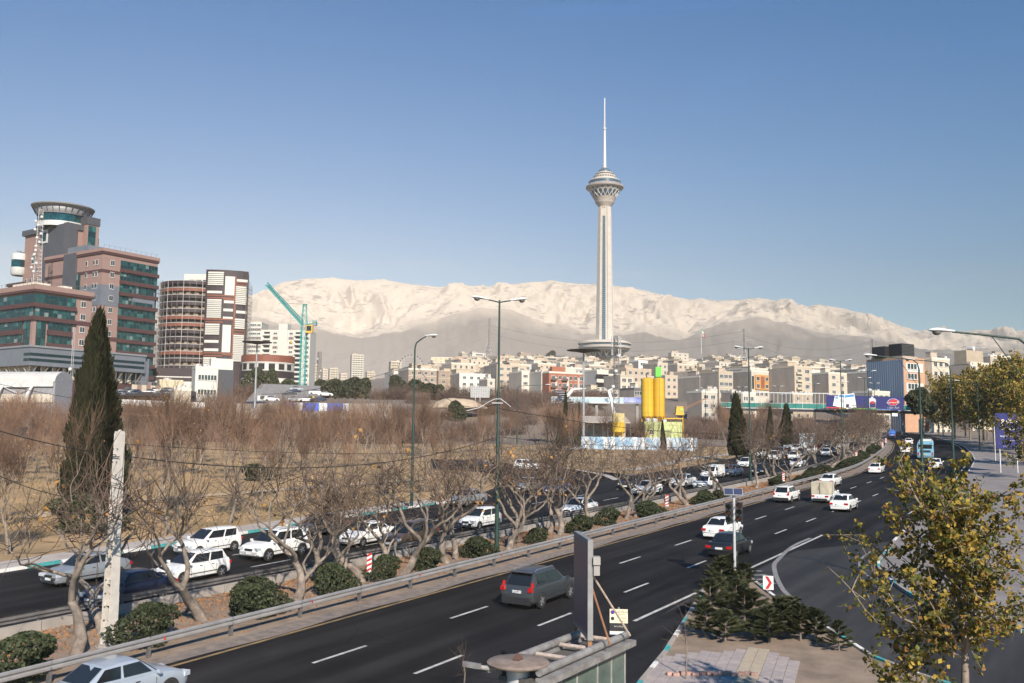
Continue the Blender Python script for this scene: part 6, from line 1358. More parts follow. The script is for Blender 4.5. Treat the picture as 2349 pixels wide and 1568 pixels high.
# --- front left block
A = Block('office_block', 'lower pink stone office block at the left edge with long teal window bands', K1(265, 0)[0], 262, K1(0, 730)[1], 910); H = A.h; W_, D_ = 17.6, 30.
A.part('wall', pink, (0, W_, 0, D_, 0, H)); A.part('cornice', pink, (-.5, W_+.4, -.5, D_, H-.9, H+.5)); A.part('cornice_band', maroon, (-.7, W_+.2, -.7, D_, H-1.7, H-.95)); A.part('roof', roofm, (.5, W_-.5, .5, D_-.5, H+.5, H+.6))
z = H-2.3; fz = 3.85
for i in range(6):
    z1 = z-i*fz
    if i < 2:
        A.ribbon_r(0, 12.2, z1-2.6, z1, 9, -.3); A.ribbon_l(0, D_-1, z1-2.6, z1, 14, -.3); A.part('spandrel', maroon, (-.9, 12.4, -.9, 0, z1-3.85, z1-2.62)); A.part('spandrel', maroon, (-.9, 0, 0, D_, z1-3.85, z1-2.62))
    else:
        A.ribbon_r(4.2, 11.4, z1-2.4, z1, 6, -.25); A.ribbon_l(5.5, D_-1, z1-2.4, z1, 12, -.25); A.part('spandrel', maroon, (4.0, 11.6, -.8, 0, z1-3.85, z1-2.42)); A.part('spandrel', maroon, (-.8, 0, 5.3, D_, z1-3.85, z1-2.42))
    add_windows(A.t, 13.6, 16.2, [z1-1.3], 1, -.02, 1.6, 1.8, mi=1)
A.ribbon_r(.8, 3.4, 2, z-2*fz, 2, -.3, 8); A.ribbon_l(1.2, 4.6, 2, z-2*fz, 3, -.3, 8); A.part('corner_pier', pink, (-.4, .6, -.4, .9, 0, z-2*fz+.2)); A.part('maroon_course', maroon, (-.05, W_+.1, -.05, 0, z-2*fz-.1, z-2*fz+1.2))
b = MB(); b.span(4, 9, 8, 20, H+.6, H+2.4); b.span(11, 14, 5, 9, H+.6, H+2.0); b.build('roof_plant', CREAM[3], A.t)
b = MB(); [b.tube([(-.3, y, H+.5), (-.3, y, H+1.5)], .04, 4) for y in range(0, 30, 2)]; [b.tube([(x, -.3, H+.5), (x, -.3, H+1.5)], .04, 4) for x in range(0, 18, 2)]; b.tube([(-.3, 29, H+1.5), (-.3, -.3, H+1.5), (17.5, -.3, H+1.5)], .03, 4); b.build('roof_railing', galvdk, A.t)
# --- tall tower behind with helipad drum
C = Block('office_tower', 'tall pink and grey office tower crowned by a round helipad drum', K1(505, 0)[0], 322, K1(0, 290)[1], 905); H = C.h
C.part('wall', pink, (0, 10, 0, 28, 0, H)); C.part('roof_slab', greymetal, (-.8, 8, -.6, 29, H-.8, H+1.2))
C.part('grey_clad_wall', greymetal, (-2.2, 3.0, -.8, 11.8, 0, H+.4)); 
for i in range(24): C.part('cladding_joint', M('joint', (.09, .09, .10), .6), (-2.25, -2.19, -.7, 11.7, 2+i*1.75, 2.05+i*1.75))
C.part('framed_window_surround', tankm, (-2.5, -2.1, 9.0, 12.4, H-5.6, H-.8)); C.ribbon_l(9.7, 11.7, H-4.8, H-1.8, 2, -2.55, 2)
C.part('right_bay', pink, (5.5, 10.2, -2.5, 0, 10, H+1.5)); C.ribbon_r(6.0, 8.8, H-13, H+1.0, 2, -2.6, 7); C.part('right_bay_cap', greymetal, (5.3, 10.4, -2.8, 6, H+1.5, H+4.3)); C.ribbon_r(10.0, 12.0, H-6.5, H-2.4, 2, .6, 2)
for i in range(7): add_windows(C.t, 1.6, 4.2, [H-6.5-4*i], 1, -.02, 1.2, 2.2, mi=0)
for i in range(8): 
    if i > 1: add_windows(C.t, 14, 20.0, [H-6.3-3.9*i], 2, -.02, 1.0, 1.7, 'left', mi=0)
    if i > 2: add_windows(C.t, 21, 27.0, [H-6.3-3.9*i], 2, -.02, 1.0, 1.7, 'left', mi=0)
C.part('wing', pink, (-.5, 8, 26, 37, 0, H-18)); C.part('wing_cornice', maroon, (-.9, 8, 25.6, 37.5, H-19.2, H-18.2))
for q in (H-24.5, H-32): C.part('maroon_course', maroon, (-.56, 0, 12, 37, q-.9, q+.3))
for i in range(4): add_windows(C.t, 29, 35.0, [H-21.3-3.9*i], 2, -.53, 1.0, 1.7, 'left', mi=0)
add_windows(C.t, 20, 22.6, [H-10.2], 1, -.03, 2.2, 3.2, 'left', mi=1)
b = MB(); cx, cy = -.5, 30; b.lathe([(2.3, H-15.6), (2.8, H-15.0), (2.8, H-12.6)], 24, 0, (cx, cy, 0)); b.build('turret_base', tankm, C.t, 40); b = MB(); b.lathe([(2.8, H-9.8), (2.8, H-7.8), (2.6, H-7.4), (0, H-7.4)], 24, 0, (cx, cy, 0)); b.build('turret_top', tankm, C.t, 40); b = MB(); b.lathe([(2.7, H-12.6), (2.7, H-9.8)], 24, 0, (cx, cy, 0)); b.build('turret_glazing', tealg, C.t, 40)
b = MB(); [b.lathe([(0, .1), (.6, .25), (.85, .5)], 12, 0, (cx+1.8*q-1, cy-1+q, H-7.0)) for q in (0, 1)]; b.build('satellite_dish', tankm, C.t)
dc = (3.2, 9.5); b = MB(); b.lathe([(8.6, H+.2), (8.6, H+2.0)], 40, 0, (*dc, 0)); b.build('drum_ring', tankm, C.t, 40)
b = MB(); b.lathe([(8.2, H+2.0), (8.2, H+4.8)], 40, 0, (*dc, 0)); g_ = b.build('drum_glazing', tealg, C.t, 40)
b = MB(); [b.tube([(dc[0]+8.25*math.cos(a), dc[1]+8.25*math.sin(a), H+2), (dc[0]+8.25*math.cos(a), dc[1]+8.25*math.sin(a), H+4.8)], .08, 4) for a in [2*math.pi*k/36 for k in range(36)]]; b.build('mullion', mull_m, g_)
b = MB(); b.lathe([(8.6, H+4.8), (9.0, H+5.6), (9.2, H+6.8), (9.0, H+7.3)], 40, 0, (*dc, 0)); b.build('drum_wall', M('drum_grey', (.26, .26, .27), .5, .2, .1, .5), C.t, 40)
b = MB(); b.lathe([(9.0, H+7.2), (10.5, H+7.9), (10.7, H+8.3), (10.2, H+8.4), (0, H+8.1)], 48, 0, (*dc, 0)); b.build('helipad', M('helipad_grey', (.30, .30, .30), .7), C.t, 30)
for k in range(28):
    a = 2*math.pi*k/28; b = MB(); b.tube([(dc[0]+9*math.cos(a), dc[1]+9*math.sin(a), H+5.4), (dc[0]+10.4*math.cos(a), dc[1]+10.4*math.sin(a), H+8.0)], .12, 4); b.build('helipad_strut', railm, C.t)
# --- grey podium with V struts, and hall with barrel roof
D = Block('podium_building', 'long grey metal-clad podium on slanting struts below the office blocks', K1(225, 0)[0], 243, K1(0, 1178)[1], 915); H = D.h; LW = 35.
zb_ = H-4.9
D.part('cladding', silverclad, (0, LW, 0, 26, zb_, H)); D.part('coping', M('coping', (.22, .22, .23), .5), (-.3, LW+.2, -.3, 26, H, H+.5))
for q in (1.55, 3.0): D.part('slot_window', M('slot_glass', (.01, .025, .03), .2), (-.08, LW-.4, -.08, 0, H-q-.75, H-q)); D.part('slot_window', M('slot_glass', (.01, .025, .03), .2), (-.08, 0, 0, 3, H-q-.75, H-q)); D.part('slot_window', M('slot_glass', (.01, .025, .03), .2), (-.08, 0, 16, 25, H-q-.75, H-q))
D.part('ground_wall', creamst, (2.0, LW-1, 2.5, 24, 0, zb_)); D.part('maroon_base', maroon, (1.9, LW-.9, 2.4, 24, 0, zb_-3.2))
for i in range(11):
    D.part('dark_bay', M('bay_dark', (.015, .02, .022), .4), (3.2+2.9*i, 4.7+2.9*i, 2.3, 2.6, zb_-3.4, zb_-.1))
    b = MB(); x = 1.2+3.2*i; b.tube([(x, 2.0, zb_-3.2), (x-1.0, .3, zb_+.1)], .13, 6); b.tube([(x, 2.0, zb_-3.2), (x+1.2, .3, zb_+.1)], .13, 6); b.build('strut', galv, D.t)
for i in range(5): b = MB(); y = 3+4.5*i; b.tube([(2.0, y, zb_-3.2), (.3, y-1.2, zb_+.1)], .13, 6); b.tube([(2.0, y, zb_-3.2), (.3, y+1.2, zb_+.1)], .13, 6); b.build('strut', galv, D.t)
D.part('end_tower', silverclad, (LW-.5, LW+2, 1, 4, 0, H-.5))
# terrace wall with pink and cream bays beside the car park
E_ = Block('terrace_wall', 'low pink and cream banded terrace wall at the car park', K1(975, 0)[0], 262, K1(0, 1455)[1], 930); 
for i in range(6): E_.part('wall_bay', pink if i % 2 else creamst, (i*1.5, i*1.5+1.5, 0, .4, 0, E_.h)) 
E_.part('railing', galv, (0, 9, 0, .05, E_.h+.9, E_.h+1.0), *[(i*1.0, i*1.0+.05, 0, .05, E_.h, E_.h+.95) for i in range(10)])
# barrel-roofed hall
a = PT(*K1(470, 1470), 205); zg = PT(*K1(470, 1568), 205).z-4; t = T('arched_hall', 'white hall with a ribbed barrel roof and slanting white legs at the left edge', 'hall', (a.x, a.y, zg), R(172)); 
zs_ = PT(*K1(400, 1440), 205).z-zg; rr = 3.3; Lh = 34
b = MB()
for i in range(35):
    x = i*Lh/34
    for k in range(13): an = math.pi*k/12; b.v.append((x, -rr*math.cos(an)+0, zs_+rr*.72*math.sin(an)+(.05 if i % 2 else 0)))
for i in range(34):
    for k in range(12): b.f.append((i*13+k, i*13+k+1, (i+1)*13+k+1, (i+1)*13+k)); b.m.append(0)
b.build('barrel_roof', M('roof_white_metal', (.52, .50, .47), .5, .1, .08, .5), t)
b = MB(); b.add([(-.02, -rr*math.cos(math.pi*k/12), zs_+rr*.72*math.sin(math.pi*k/12)) for k in range(13)], [tuple(range(13))]); b.span(0, Lh, -rr+.2, rr-.2, 0, zs_); b.build('wall', M('hall_grey', (.24, .24, .26), .7), t)
b = MB(); b.span(.3, Lh, rr-.1, rr+.25, zs_-1.1, zs_); b.build('fascia', tankm, t)
b = MB(); b.span(.3, Lh, rr-.05, rr+.1, zs_-4.6, zs_-2.8); b.build('panel_wall', CREAM[3], t)
for i in range(5): x = 5+i*7.2; b = MB(); b.tube([(x, rr+.1, zs_-.6), (x+.2, rr+2.0, zs_-3.2), (x+.4, rr+3.4, zs_-6.5)], [.25, .32, .38], 8); b.build('slanting_leg', tankm, t)
for i in range(4): x = 5+i*7.2; b = MB(); b.tube([(x, rr+.3, zs_-1.2), (x+7.2, rr+.3, zs_-1.2)], .12, 5); b.tube([(x, rr+.3, zs_-1.2), (x+3.6, rr+.3, zs_-2.6), (x+7.2, rr+.3, zs_-1.2)], .08, 5); b.build('truss', tankm, t)
# lattice radio mast in front of the tall tower
def lattice(mb, x0, x1, base, top_, z0, z1, n, r, sides=3, r2=None):
    P = lambda f, k: Vector(((base+(top_-base)*f)*math.cos(2*math.pi*k/sides+.5), (base+(top_-base)*f)*math.sin(2*math.pi*k/sides+.5), z0+(z1-z0)*f))
    for k in range(sides): mb.tube([P(0, k), P(1, k)], r, 4, cap=False)
    for i in range(n):
        for k in range(sides):
            mb.tube([P(i/n, k), P((i+1)/n, k+1)], (r2 or r*.6), 3, cap=False); mb.tube([P((i+1)/n, k), P((i+1)/n, k+1)], (r2 or r*.6), 3, cap=False)
def mast(name, label, xd, yt, yb, Y, base, top_, n, r, mat, dishes=0, sides=3, cat='mast'):
    a = PT(xd, yt, Y); c = PT(xd, yb, Y); t = T(name, label, cat, (a.x, a.y, c.z)); b = MB(); lattice(b, 0, 0, base, top_, 0, a.z-c.z, n, r, sides); b.build('lattice', mat, t); H = a.z-c.z
    for k in range(dishes): an = HR.uniform(3.6, 5.6); z = H*(.15+.8*k/max(1, dishes)); rr_ = base+(top_-base)*z/H+.3; b = MB(); b.lathe([(0, -.25), (.35, -.15), (.5, .1)], 10, 0, (rr_*math.cos(an), rr_*math.sin(an), z), axis='y'); b.build('dish', tankm, t)
    return t, H
mast('radio_mast', 'lattice radio mast with small white dishes before the grey tower wall', *K1(298, 170), K1(0, 715)[1], 296, 1.6, .8, 18, .09, M('mast_pale', (.45, .43, .42), .6), 14)
mast('radio_mast', 'thin guyed lattice mast before the grey podium', *K1(545, 1035), K1(0, 1400)[1], 238, .35, .25, 14, .04, M('mast_pale', (.45, .43, .42), .6), 1)

# ================================================================ round tower block with scaffolding
dkm = M('panel_dark_maroon', (.030, .017, .021), .5, 0, .1, .3); org = M('panel_terracotta', (.20, .065, .037), .6, 0, .08, .3); wpan = M('panel_white', (.56, .54, .485), .6, 0, .05, .2); curt = M('curtain_beige', (.24, .18, .13), .9, 0, .3, .6)
Yc = 450; cen = PT(K1(1440, 0)[0], K1(0, 730)[1], Yc+16); zg = PT(K1(1440, 0)[0], 905, Yc).z; t = T('round_tower_block', 'round tower block with terracotta and maroon bands beside a white panelled slab', 'building', (cen.x, cen.y, zg)); H = cen.z-zg; rr = 17.2; fh = 3.52
b = MB(); b.lathe([(rr-1.5, 0), (rr-1.5, H-.3), (0, H-.3)], 64); b.build('drum_core', M('drum_core', (.05, .045, .045), .8, 0, .3, .3), t, 40)
nfl = 13
for i in range(nfl):
    z1 = H-i*fh; m_ = org if i in (1, 5, 6, 10) else dkm
    b = MB(); b.lathe([(rr-.9, z1-1.75), (rr, z1-1.75), (rr, z1), (rr-.9, z1)], 64); b.build('spandrel_ring', m_, t, 30)
    b = MB(); b.lathe([(rr+.06, z1-.14), (rr+.1, z1-.14), (rr+.1, z1+.02), (rr-.2, z1+.02)], 64); b.build('edge_ring', winw, t, 30)
    for k in range(14):
        if (k*5+i*3) % 5 < 2: continue
        a0_ = R(178+13.5*k); b = MB(); b.lathe([(rr-1.1, z1-fh+.05), (rr-1.1, z1-1.8)], 4, 0, (0, 0, 0), a0_+.02, a0_+.16); b.build('curtain', curt, t)
for k in range(36):
    a = 2*math.pi*k/36; b = MB(); b.box((rr*math.cos(a), rr*math.sin(a), H/2), (.22, .2, H), a); b.build('mullion', M('mullion_pale', (.45, .43, .40), .6) if k % 3 == 0 else M('mullion_grey', (.16, .15, .15), .6), t)
q = MB(); q.span(-4.5, 14, -5, 8, H, H+5.2); q.build('penthouse', wpan, t); q = MB(); [q.span(-2+3.6*i, .9+3.6*i, -5.1, -4.9, H+.4, H+2.2) for i in range(4)]; q.build('penthouse_opening', darkop, t)
# slab: gently bowed front, panel by panel
Ys = 432; xl, xr = K1(1505, 0)[0], K1(1818, 0)[0]; pa_, pb2 = PT(xl, 700, Ys), PT(xr, 700, Ys+5); zt = PT((xl+xr)/2, K1(0, 612)[1], Ys).z-zg; wS = (Vector((pb2.x, pb2.y))-Vector((pa_.x, pa_.y))).length; ex = (Vector((pb2.x, pb2.y))-Vector((pa_.x, pa_.y))).normalized(); ey = Vector((-ex.y, ex.x)); org2 = Vector((pa_.x-cen.x, pa_.y-cen.y))
def SP(u, e=0):
    bow = 1.6*(1-(2*u-1)**2); p = org2+ex*(u*wS)-ey*(bow+e); return p
def spanel(name, u0, u1, z0, z1, e, mat, parent):
    b = MB(); n = 4
    for i in range(n+1):
        u = u0+(u1-u0)*i/n; p, q_ = SP(u, e), SP(u, 0)
        b.v += [(p.x, p.y, z0), (p.x, p.y, z1), (q_.x, q_.y, z0), (q_.x, q_.y, z1)]
    for i in range(n): o = 4*i; b.f += [(o, o+4, o+5, o+1), (o+1, o+5, o+7, o+3), (o+4, o, o+2, o+6)]; b.m += [0]*3
    b.f += [(0, 1, 3, 2), (4*n+1, 4*n, 4*n+2, 4*n+3)]; b.m += [0, 0]; return b.build(name, mat, parent)
b = MB(); pts = [SP(i/8) for i in range(9)]+[SP(1)+ey*14, SP(0)+ey*14]; b.prism([(p.x, p.y) for p in pts], 0, zt); slab = b.build('slab', dkm, t)
zof = lambda yc: PT((xl+xr)/2, K1(0, yc)[1], Ys).z-zg; uof = lambda xc, yc=900: (xc-1508+.02*(yc-900))/(312)
for x0, y0, x1, y1, lv in ((1525, 628, 1640, 728, 1), (1520, 768, 1630, 786, 0), (1652, 658, 1725, 798, 0), (1737, 674, 1816, 692, 0), (1730, 726, 1812, 862, 1), (1522, 830, 1628, 968, 1), (1645, 836, 1717, 856, 0), (1642, 896, 1712, 916, 0), (1735, 906, 1812, 926, 0), (1640, 956, 1712, 974, 0), (1728, 966, 1802, 1042, 1), (1512, 1010, 1617, 1092, 1), (1640, 1016, 1702, 1218, 0), (1508, 1130, 1612, 1150, 0), (1506, 1192, 1612, 1212, 0), (1720, 1086, 1797, 1284, 1), (1504, 1258, 1597, 1332, 1)):
    u0, u1 = uof(x0+4, y0), uof(x1+4, y0); pn_ = spanel('white_panel', u0, u1, zof(y1), zof(y0), .12, wpan, t)
    if lv:
        n_ = max(3, int((y1-y0)/13))
        for i in range(n_): z0 = zof(y1)+(zof(y0)-zof(y1))*(i+.15)/n_; spanel('louver', u0, u1, z0, z0+(zof(y0)-zof(y1))/n_*.45, .55, wpan, pn_)
for x0, y0, x1, y1 in ((1722, 660, 1735, 1000), (1712, 1000, 1722, 1284), (1520, 796, 1722, 806), (1520, 814, 1640, 824), (1640, 814, 1722, 834), (1735, 694, 1816, 702), (1735, 714, 1816, 722), (1512, 970, 1720, 982), (1512, 992, 1640, 1002), (1700, 1050, 1800, 1060), (1720, 1072, 1800, 1082), (1640, 1222, 1722, 1240), (1505, 1220, 1640, 1230), (1505, 1240, 1640, 1250)):
    spanel('terracotta_strip', uof(x0+4, y0), uof(x1+4, y0), zof(y1), zof(y0), .18, org, t)
# scaffolding on both flanks
def scaffold(x0, x1, Y0, Y1, ytop, label, n=4):
    a_, c_ = PT(x0, ytop, Y0), PT(x1, ytop, Y1); s_ = T('scaffold', label, 'scaffold', (a_.x, a_.y, zg)); b = MB(); dv_ = Vector((c_.x-a_.x, c_.y-a_.y, 0)); Hh = a_.z-zg; nl = int(Hh/2)
    for i in range(n+1):
        for e in (0, 1.2): p = dv_*(i/n)+Vector((0, e, 0)); b.tube([p, p+Vector((0, 0, Hh+HR.uniform(0, 2.5)))], .07, 4, cap=False)
    b.build('standard', galvdk, s_); b = MB()
    for j in range(nl):
        z = j*2+1; b.tube([Vector((0, 0, z)), dv_+Vector((0, 0, z))], .05, 4, cap=False); b.tube([Vector((0, 1.2, z)), dv_+Vector((0, 1.2, z))], .05, 4, cap=False)
        if j % 2: b.tube([Vector((0, 0, z)), dv_*(1/n)+Vector((0, 0, z+2))], .04, 4, cap=False); b.box((dv_.x/2, dv_.y/2+.6, z-.1), (abs(dv_.x), 1.0, .08))
    b.build('ledger', galvdk, s_)
scaffold(K1(1812, 0)[0], K1(1852, 0)[0], Ys+3, Ys+14, K1(0, 715)[1], 'grey scaffolding up the right flank of the white panelled slab')
scaffold(K1(1160, 0)[0], K1(1192, 0)[0], 462, 452, K1(0, 735)[1], 'grey scaffolding up the left flank of the round tower block')
# podium and right annex
P_ = Block('shopping_podium', 'low banded cream and maroon podium below the round tower block', K1(1092, 0)[0], 330, K1(0, 1330)[1], 912); P_.t.rotation_euler[2] = R(14)
for i, (z0, z1, m_) in enumerate(((0, 2.6, dkm), (2.6, 6.0, wpan), (6.0, 7.4, dkm), (7.4, 7.8, wpan), (7.8, P_.h, dkm))): P_.part('band', m_, (0, 22+.1*i, 0+.05*i, 12, z0, z1))
for i in range(3): b = MB(); b.tube([(16.2+1.1*i, -.6, 0), (16.2+1.1*i, -.6, P_.h)], .28, 8); b.build('column', winw, P_.t)
Q = Block('curved_annex', 'rounded maroon, white and terracotta annex right of the white panelled slab', K1(1780, 0)[0], 415, K1(0, 1235)[1], 905); Q.t.rotation_euler[2] = 0
for z0, z1, m_, e in ((Q.h-3.2, Q.h, org, .15), (Q.h-3.7, Q.h-3.2, wpan, .2), (Q.h-7.2, Q.h-3.7, wpan, 0), (Q.h-10.4, Q.h-7.2, dkm, .1), (Q.h-12.8, Q.h-10.4, wpan, 0), (Q.h-17, Q.h-12.8, dkm, .1), (0, Q.h-17, CREAM[2], 0)):
    b = MB(); b.lathe([(12+e, z0), (12+e, z1), (0, z1)], 32, 0, (9.0, 11, 0)); b.build('band', m_, Q.t, 30)
for k in range(7): a = R(205+22*k); b = MB(); b.box((9+12*math.cos(a), 11+12*math.sin(a), Q.h-5.3), (.3, 2.8, 2.6), a); b.build('opening', darkop, Q.t)
# small white building with dark side
t, w, d, h = house_px(*kx(k1, 1430, 1438, 1600), ky(k1, 1340), 262, 'small plain white two-storey building with four dark windows below the round tower', fm=wpan, sidem=wpan, wins=False, st=False, name='small_building')
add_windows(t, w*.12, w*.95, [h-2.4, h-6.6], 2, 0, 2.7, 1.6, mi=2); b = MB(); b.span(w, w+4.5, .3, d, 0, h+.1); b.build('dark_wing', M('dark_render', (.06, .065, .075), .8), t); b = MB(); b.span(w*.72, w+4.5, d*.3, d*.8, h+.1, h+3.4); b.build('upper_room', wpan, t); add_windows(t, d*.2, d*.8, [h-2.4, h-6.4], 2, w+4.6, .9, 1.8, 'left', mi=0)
t, w, d, h = house_px(*kx(k1, 1168, 1172, 1345), ky(k1, 1435), 290, 'low pale yellow wall-like building at the car park', fm=M('pale_yellow', (.55, .48, .33), .8), sidem=CREAM[0], wins=False, st=False, name='small_building')
t, w, d, h = house_px(*kx(k1, 1275, 1280, 1385), ky(k1, 1500), 225, 'cream block wall by the park, left of the small white building', fm=CREAM[1], sidem=CREAM[1], wins=False, st=False, name='small_building')

# ================================================================ white flats
gw = M('flats_white', (.54, .52, .46), .75, 0, .04, .3); gb = M('flats_brown', (.27, .16, .125), .8)
for (xl_, xr_, yt_, Y, lab, core) in ((352, 714, 670, 600, 'white apartment tower with brown panels and stacked balconies behind the crane', 1), (262, 356, 610, 640, 'white apartment tower with brown panels just right of the scaffolding', 0)):
    a, c = PT(*k2(xl_, yt_), Y), PT(*k2(xr_, yt_), Y); zb2 = PT(*k2(xl_, 1090), Y).z; w = c.x-a.x; t, w, d, h = house(a.x, Y, w, 18, a.z, R(0), lab, None, gw, wins=False, zb=zb2, sidem=gw, st=False, name='apartment_tower')
    if core: b = MB(); b.span(w*.36, w*.54, -.8, 8, 0, h+5); b.build('stair_core', gw, t)
    fh_ = 3.05; nf = int(h/fh_)
    cols_ = ((.12, 'bal'), (.29, 'win'), (.61, 'win'), (.76, 'bal'), (.93, 'win')) if core else ((.15, 'win'), (.45, 'win'), (.8, 'win'))
    for i in range(nf):
        z_ = h-1.6-i*fh_
        for f, kd in cols_:
            x = w*f
            if kd == 'bal': b = MB(); b.span(x-2.3, x+2.3, -1.4, 0, z_-1.5, z_-1.25); b.span(x-2.3, x+2.3, -1.4, -1.25, z_-1.25, z_-.4); b.build('balcony', gw, t); b = MB(); b.span(x-1.9, x+1.9, -.05, .02, z_-1.2, z_+1.0); b.build('balcony_door', darkop, t)
            else: b = MB(); b.span(x-1.7, x+1.7, -.06, .02, z_-1.1, z_+.9); b.build('panel', gb if i % 2 else gw, t); add_windows(t, x-.9, x+.9, [z_], 1, -.07, 2.4, 1.3, mi=1)

# ================================================================ tower crane
cg_ = M('crane_teal', (.02, .29, .27), .5, 0, .08, 1); Yk = 338; bs = PT(691, 945, Yk); tp_ = PT(702, 700, Yk); t = T('tower_crane', 'turquoise tower crane with raised jib in front of the snowy mountains', 'crane', bs); H = tp_.z-bs.z
b = MB(); s_ = .95; n_ = 22
PK = lambda k, z, s=s_: Vector((s*(1, -1, -1, 1)[k % 4], s*(1, 1, -1, -1)[k % 4], z))
Hm = H*.80
for k in range(4): b.tube([PK(k, 0), PK(k, Hm)], .17, 4)
for i in range(n_):
    for k in range(4): b.tube([PK(k+(i % 2), Hm*i/n_), PK(k+1-(i % 2), Hm*(i+1)/n_)], .07, 4, cap=False); b.tube([PK(k, Hm*i/n_), PK(k+1, Hm*i/n_)], .06, 4, cap=False)
b.build('mast', cg_, t)
b = MB()
for k in range(4): b.tube([PK(k, Hm, 1.0), PK(k, H*1.0, .55)], .12, 4)
for i in range(5):
    for k in range(4): f0, f1 = i/5, (i+1)/5; b.tube([PK(k, Hm+(H-Hm)*f0, 1-.45*f0), PK(k+1, Hm+(H-Hm)*f1, 1-.45*f1)], .07, 4, cap=False)
b.box((0, 0, H+.1), (1.5, 1.5, .25)); b.build('tower_top', cg_, t)
jt = PT(612, 655, Yk+14)-bs; jb = Vector((-.6, 0, Hm+.4)); b = MB(); dj = jt-jb; up = Vector((.2, 0, 1)).normalized(); sd_ = dj.normalized().cross(up).normalized(); n_ = 20
J = lambda f, k: jb+dj*f+(sd_*.7 if k == 0 else -sd_*.7 if k == 1 else up*1.5*(1-.25*f))
for k in range(3): b.tube([J(0, k), J(1, k)], .2, 4)
for i in range(n_):
    for k in range(3): b.tube([J(i/n_, k), J((i+1)/n_, (k+1) % 3)], .11, 3, cap=False); b.tube([J(i/n_, k), J(i/n_, (k+1) % 3)], .06, 3, cap=False)
b.build('jib', cg_, t)
ct = PT(727, 742, Yk)-bs; cb2 = Vector((.6, 0, Hm+.6)); b = MB(); dc_ = ct-cb2
for q_ in (-.8, .8): b.tube([cb2+Vector((0, q_, 0)), ct+Vector((0, q_, 0))], .14, 4); b.tube([cb2+Vector((0, q_, 1.1)), ct+Vector((0, q_, 1.1))], .06, 4)
for i in range(6): b.tube([cb2.lerp(ct, i/5)+Vector((0, -.8, 0)), cb2.lerp(ct, i/5)+Vector((0, .8, 0))], .07, 4); b.tube([cb2.lerp(ct, i/5)+Vector((0, -.8, 0)), cb2.lerp(ct, i/5)+Vector((0, -.8, 1.1))], .05, 4)
b.build('counter_jib', cg_, t); b = MB(); b.box((ct.x-.8, ct.y, ct.z-.1), (1.5, 1.6, 1.9)); b.build('counterweight', M('crane_grey', (.22, .25, .25), .8), t)
b = MB(); b.box((2.4, -1.5, Hm-1.3), (2.5, 1.6, 3.0)); cab = b.build('cab', M('crane_yellow', (.55, .33, .05), .6), t); b = MB(); b.box((2.3, -2.32, Hm-1.1), (1.7, .06, 1.8)); b.build('cab_window', cglass, cab)
b = MB(); [b.tube([Vector((0, 0, H)), J(f, 2)], .04, 3) for f in (.45, .95)]; b.tube([Vector((0, 0, H)), ct+Vector((0, 0, 1))], .04, 3); b.build('tie_cable', railm, t)
hk = PT(668, 787, Yk+5)-bs; b = MB(); b.tube([J(.38, 0), hk+Vector((0, 0, .8))], .03, 3); b.build('hoist_rope', railm, t); b = MB(); b.lathe([(0, -.5), (.4, -.2), (.45, .4), (.15, .9), (0, .9)], 10, 0, hk); b.build('hook_block', M('crane_yellow', (.55, .33, .05), .6), t)
# telecom mast right of the tower foot
t, H = mast('telecom_mast', 'grey lattice telecom mast with panel antennas before the great tower', *k3(1435, 268), k3(0, 950)[1], 232, 1.0, .75, 20, .075, galvdk, 4, 4)
for z in (.97, .90, .80):
    for k in range(4): a = k*math.pi/2+.4; b = MB(); b.box((1.25*math.cos(a), 1.25*math.sin(a), H*z), (.16, .2, 1.5), a); b.build('panel_antenna', tankm, t)
    b = MB(); [b.tube([(1.5*math.cos(k*math.pi/2+.4), 1.5*math.sin(k*math.pi/2+.4), H*z), (0, 0, H*z)], .06, 4) for k in range(4)]; b.build('antenna_arm', galvdk, t)
mast('telecom_mast', 'small telecom mast on the hilltop beside the red-brown building', *k3(150, 425), k3(0, 545)[1], 1050, 3.2, 2.2, 8, .4, M('mast_pale', (.45, .43, .42), .6), 3)
mast('telecom_mast', 'thin lattice telecom mast rising right of the crane', *k2(780, 825), k2(0, 1040)[1], 520, 1.6, 1.2, 14, .16, galvdk, 4)
# pylons and the lines between them
pyl = M('pylon_steel', (.26, .25, .25), .6, .3)
for nm, xd, yt, yb, Y, wd in (('slim lattice pylon with spread legs on the hill left of the great tower', 1123, 731, 836, 940, 8.5), ('broad lattice pylon behind the second twin lamp', 1706, 755, 850, 760, 6), ('lattice pylon with two cross-arms above the billboard', 2000, 778, 846, 780, 6)):
    a, c = PT(xd, yt, Y), PT(xd, yb, Y); t = T('power_pylon', nm, 'pylon', (a.x, a.y, c.z)); Hh = a.z-c.z; b = MB(); f_ = .45 if Y > 900 else .5
    lattice(b, 0, 0, wd, 1.5, 0, Hh*f_, 5, .28, 4, .16); lattice(b, 0, 0, 1.5, 1.2, Hh*f_, Hh, 8, .24, 4, .15); b.build('lattice', pyl, t)
    if Y < 900:
        for z in (.52, .72, .95): b = MB(); sp_ = 8 if z < .9 else 6; b.tube([(-sp_, 0, Hh*z), (0, 0, Hh*z+1.5), (sp_, 0, Hh*z)], .22, 4); b.tube([(-sp_, 0, Hh*z), (sp_, 0, Hh*z)], .2, 4); b.tube([(-sp_, 0, Hh*z), (-sp_, 0, Hh*z-2.5)], .15, 4); b.tube([(sp_, 0, Hh*z), (sp_, 0, Hh*z-2.5)], .15, 4); b.build('cross_arm', pyl, t)
linem = M('power_line', (.20, .19, .19), .7)
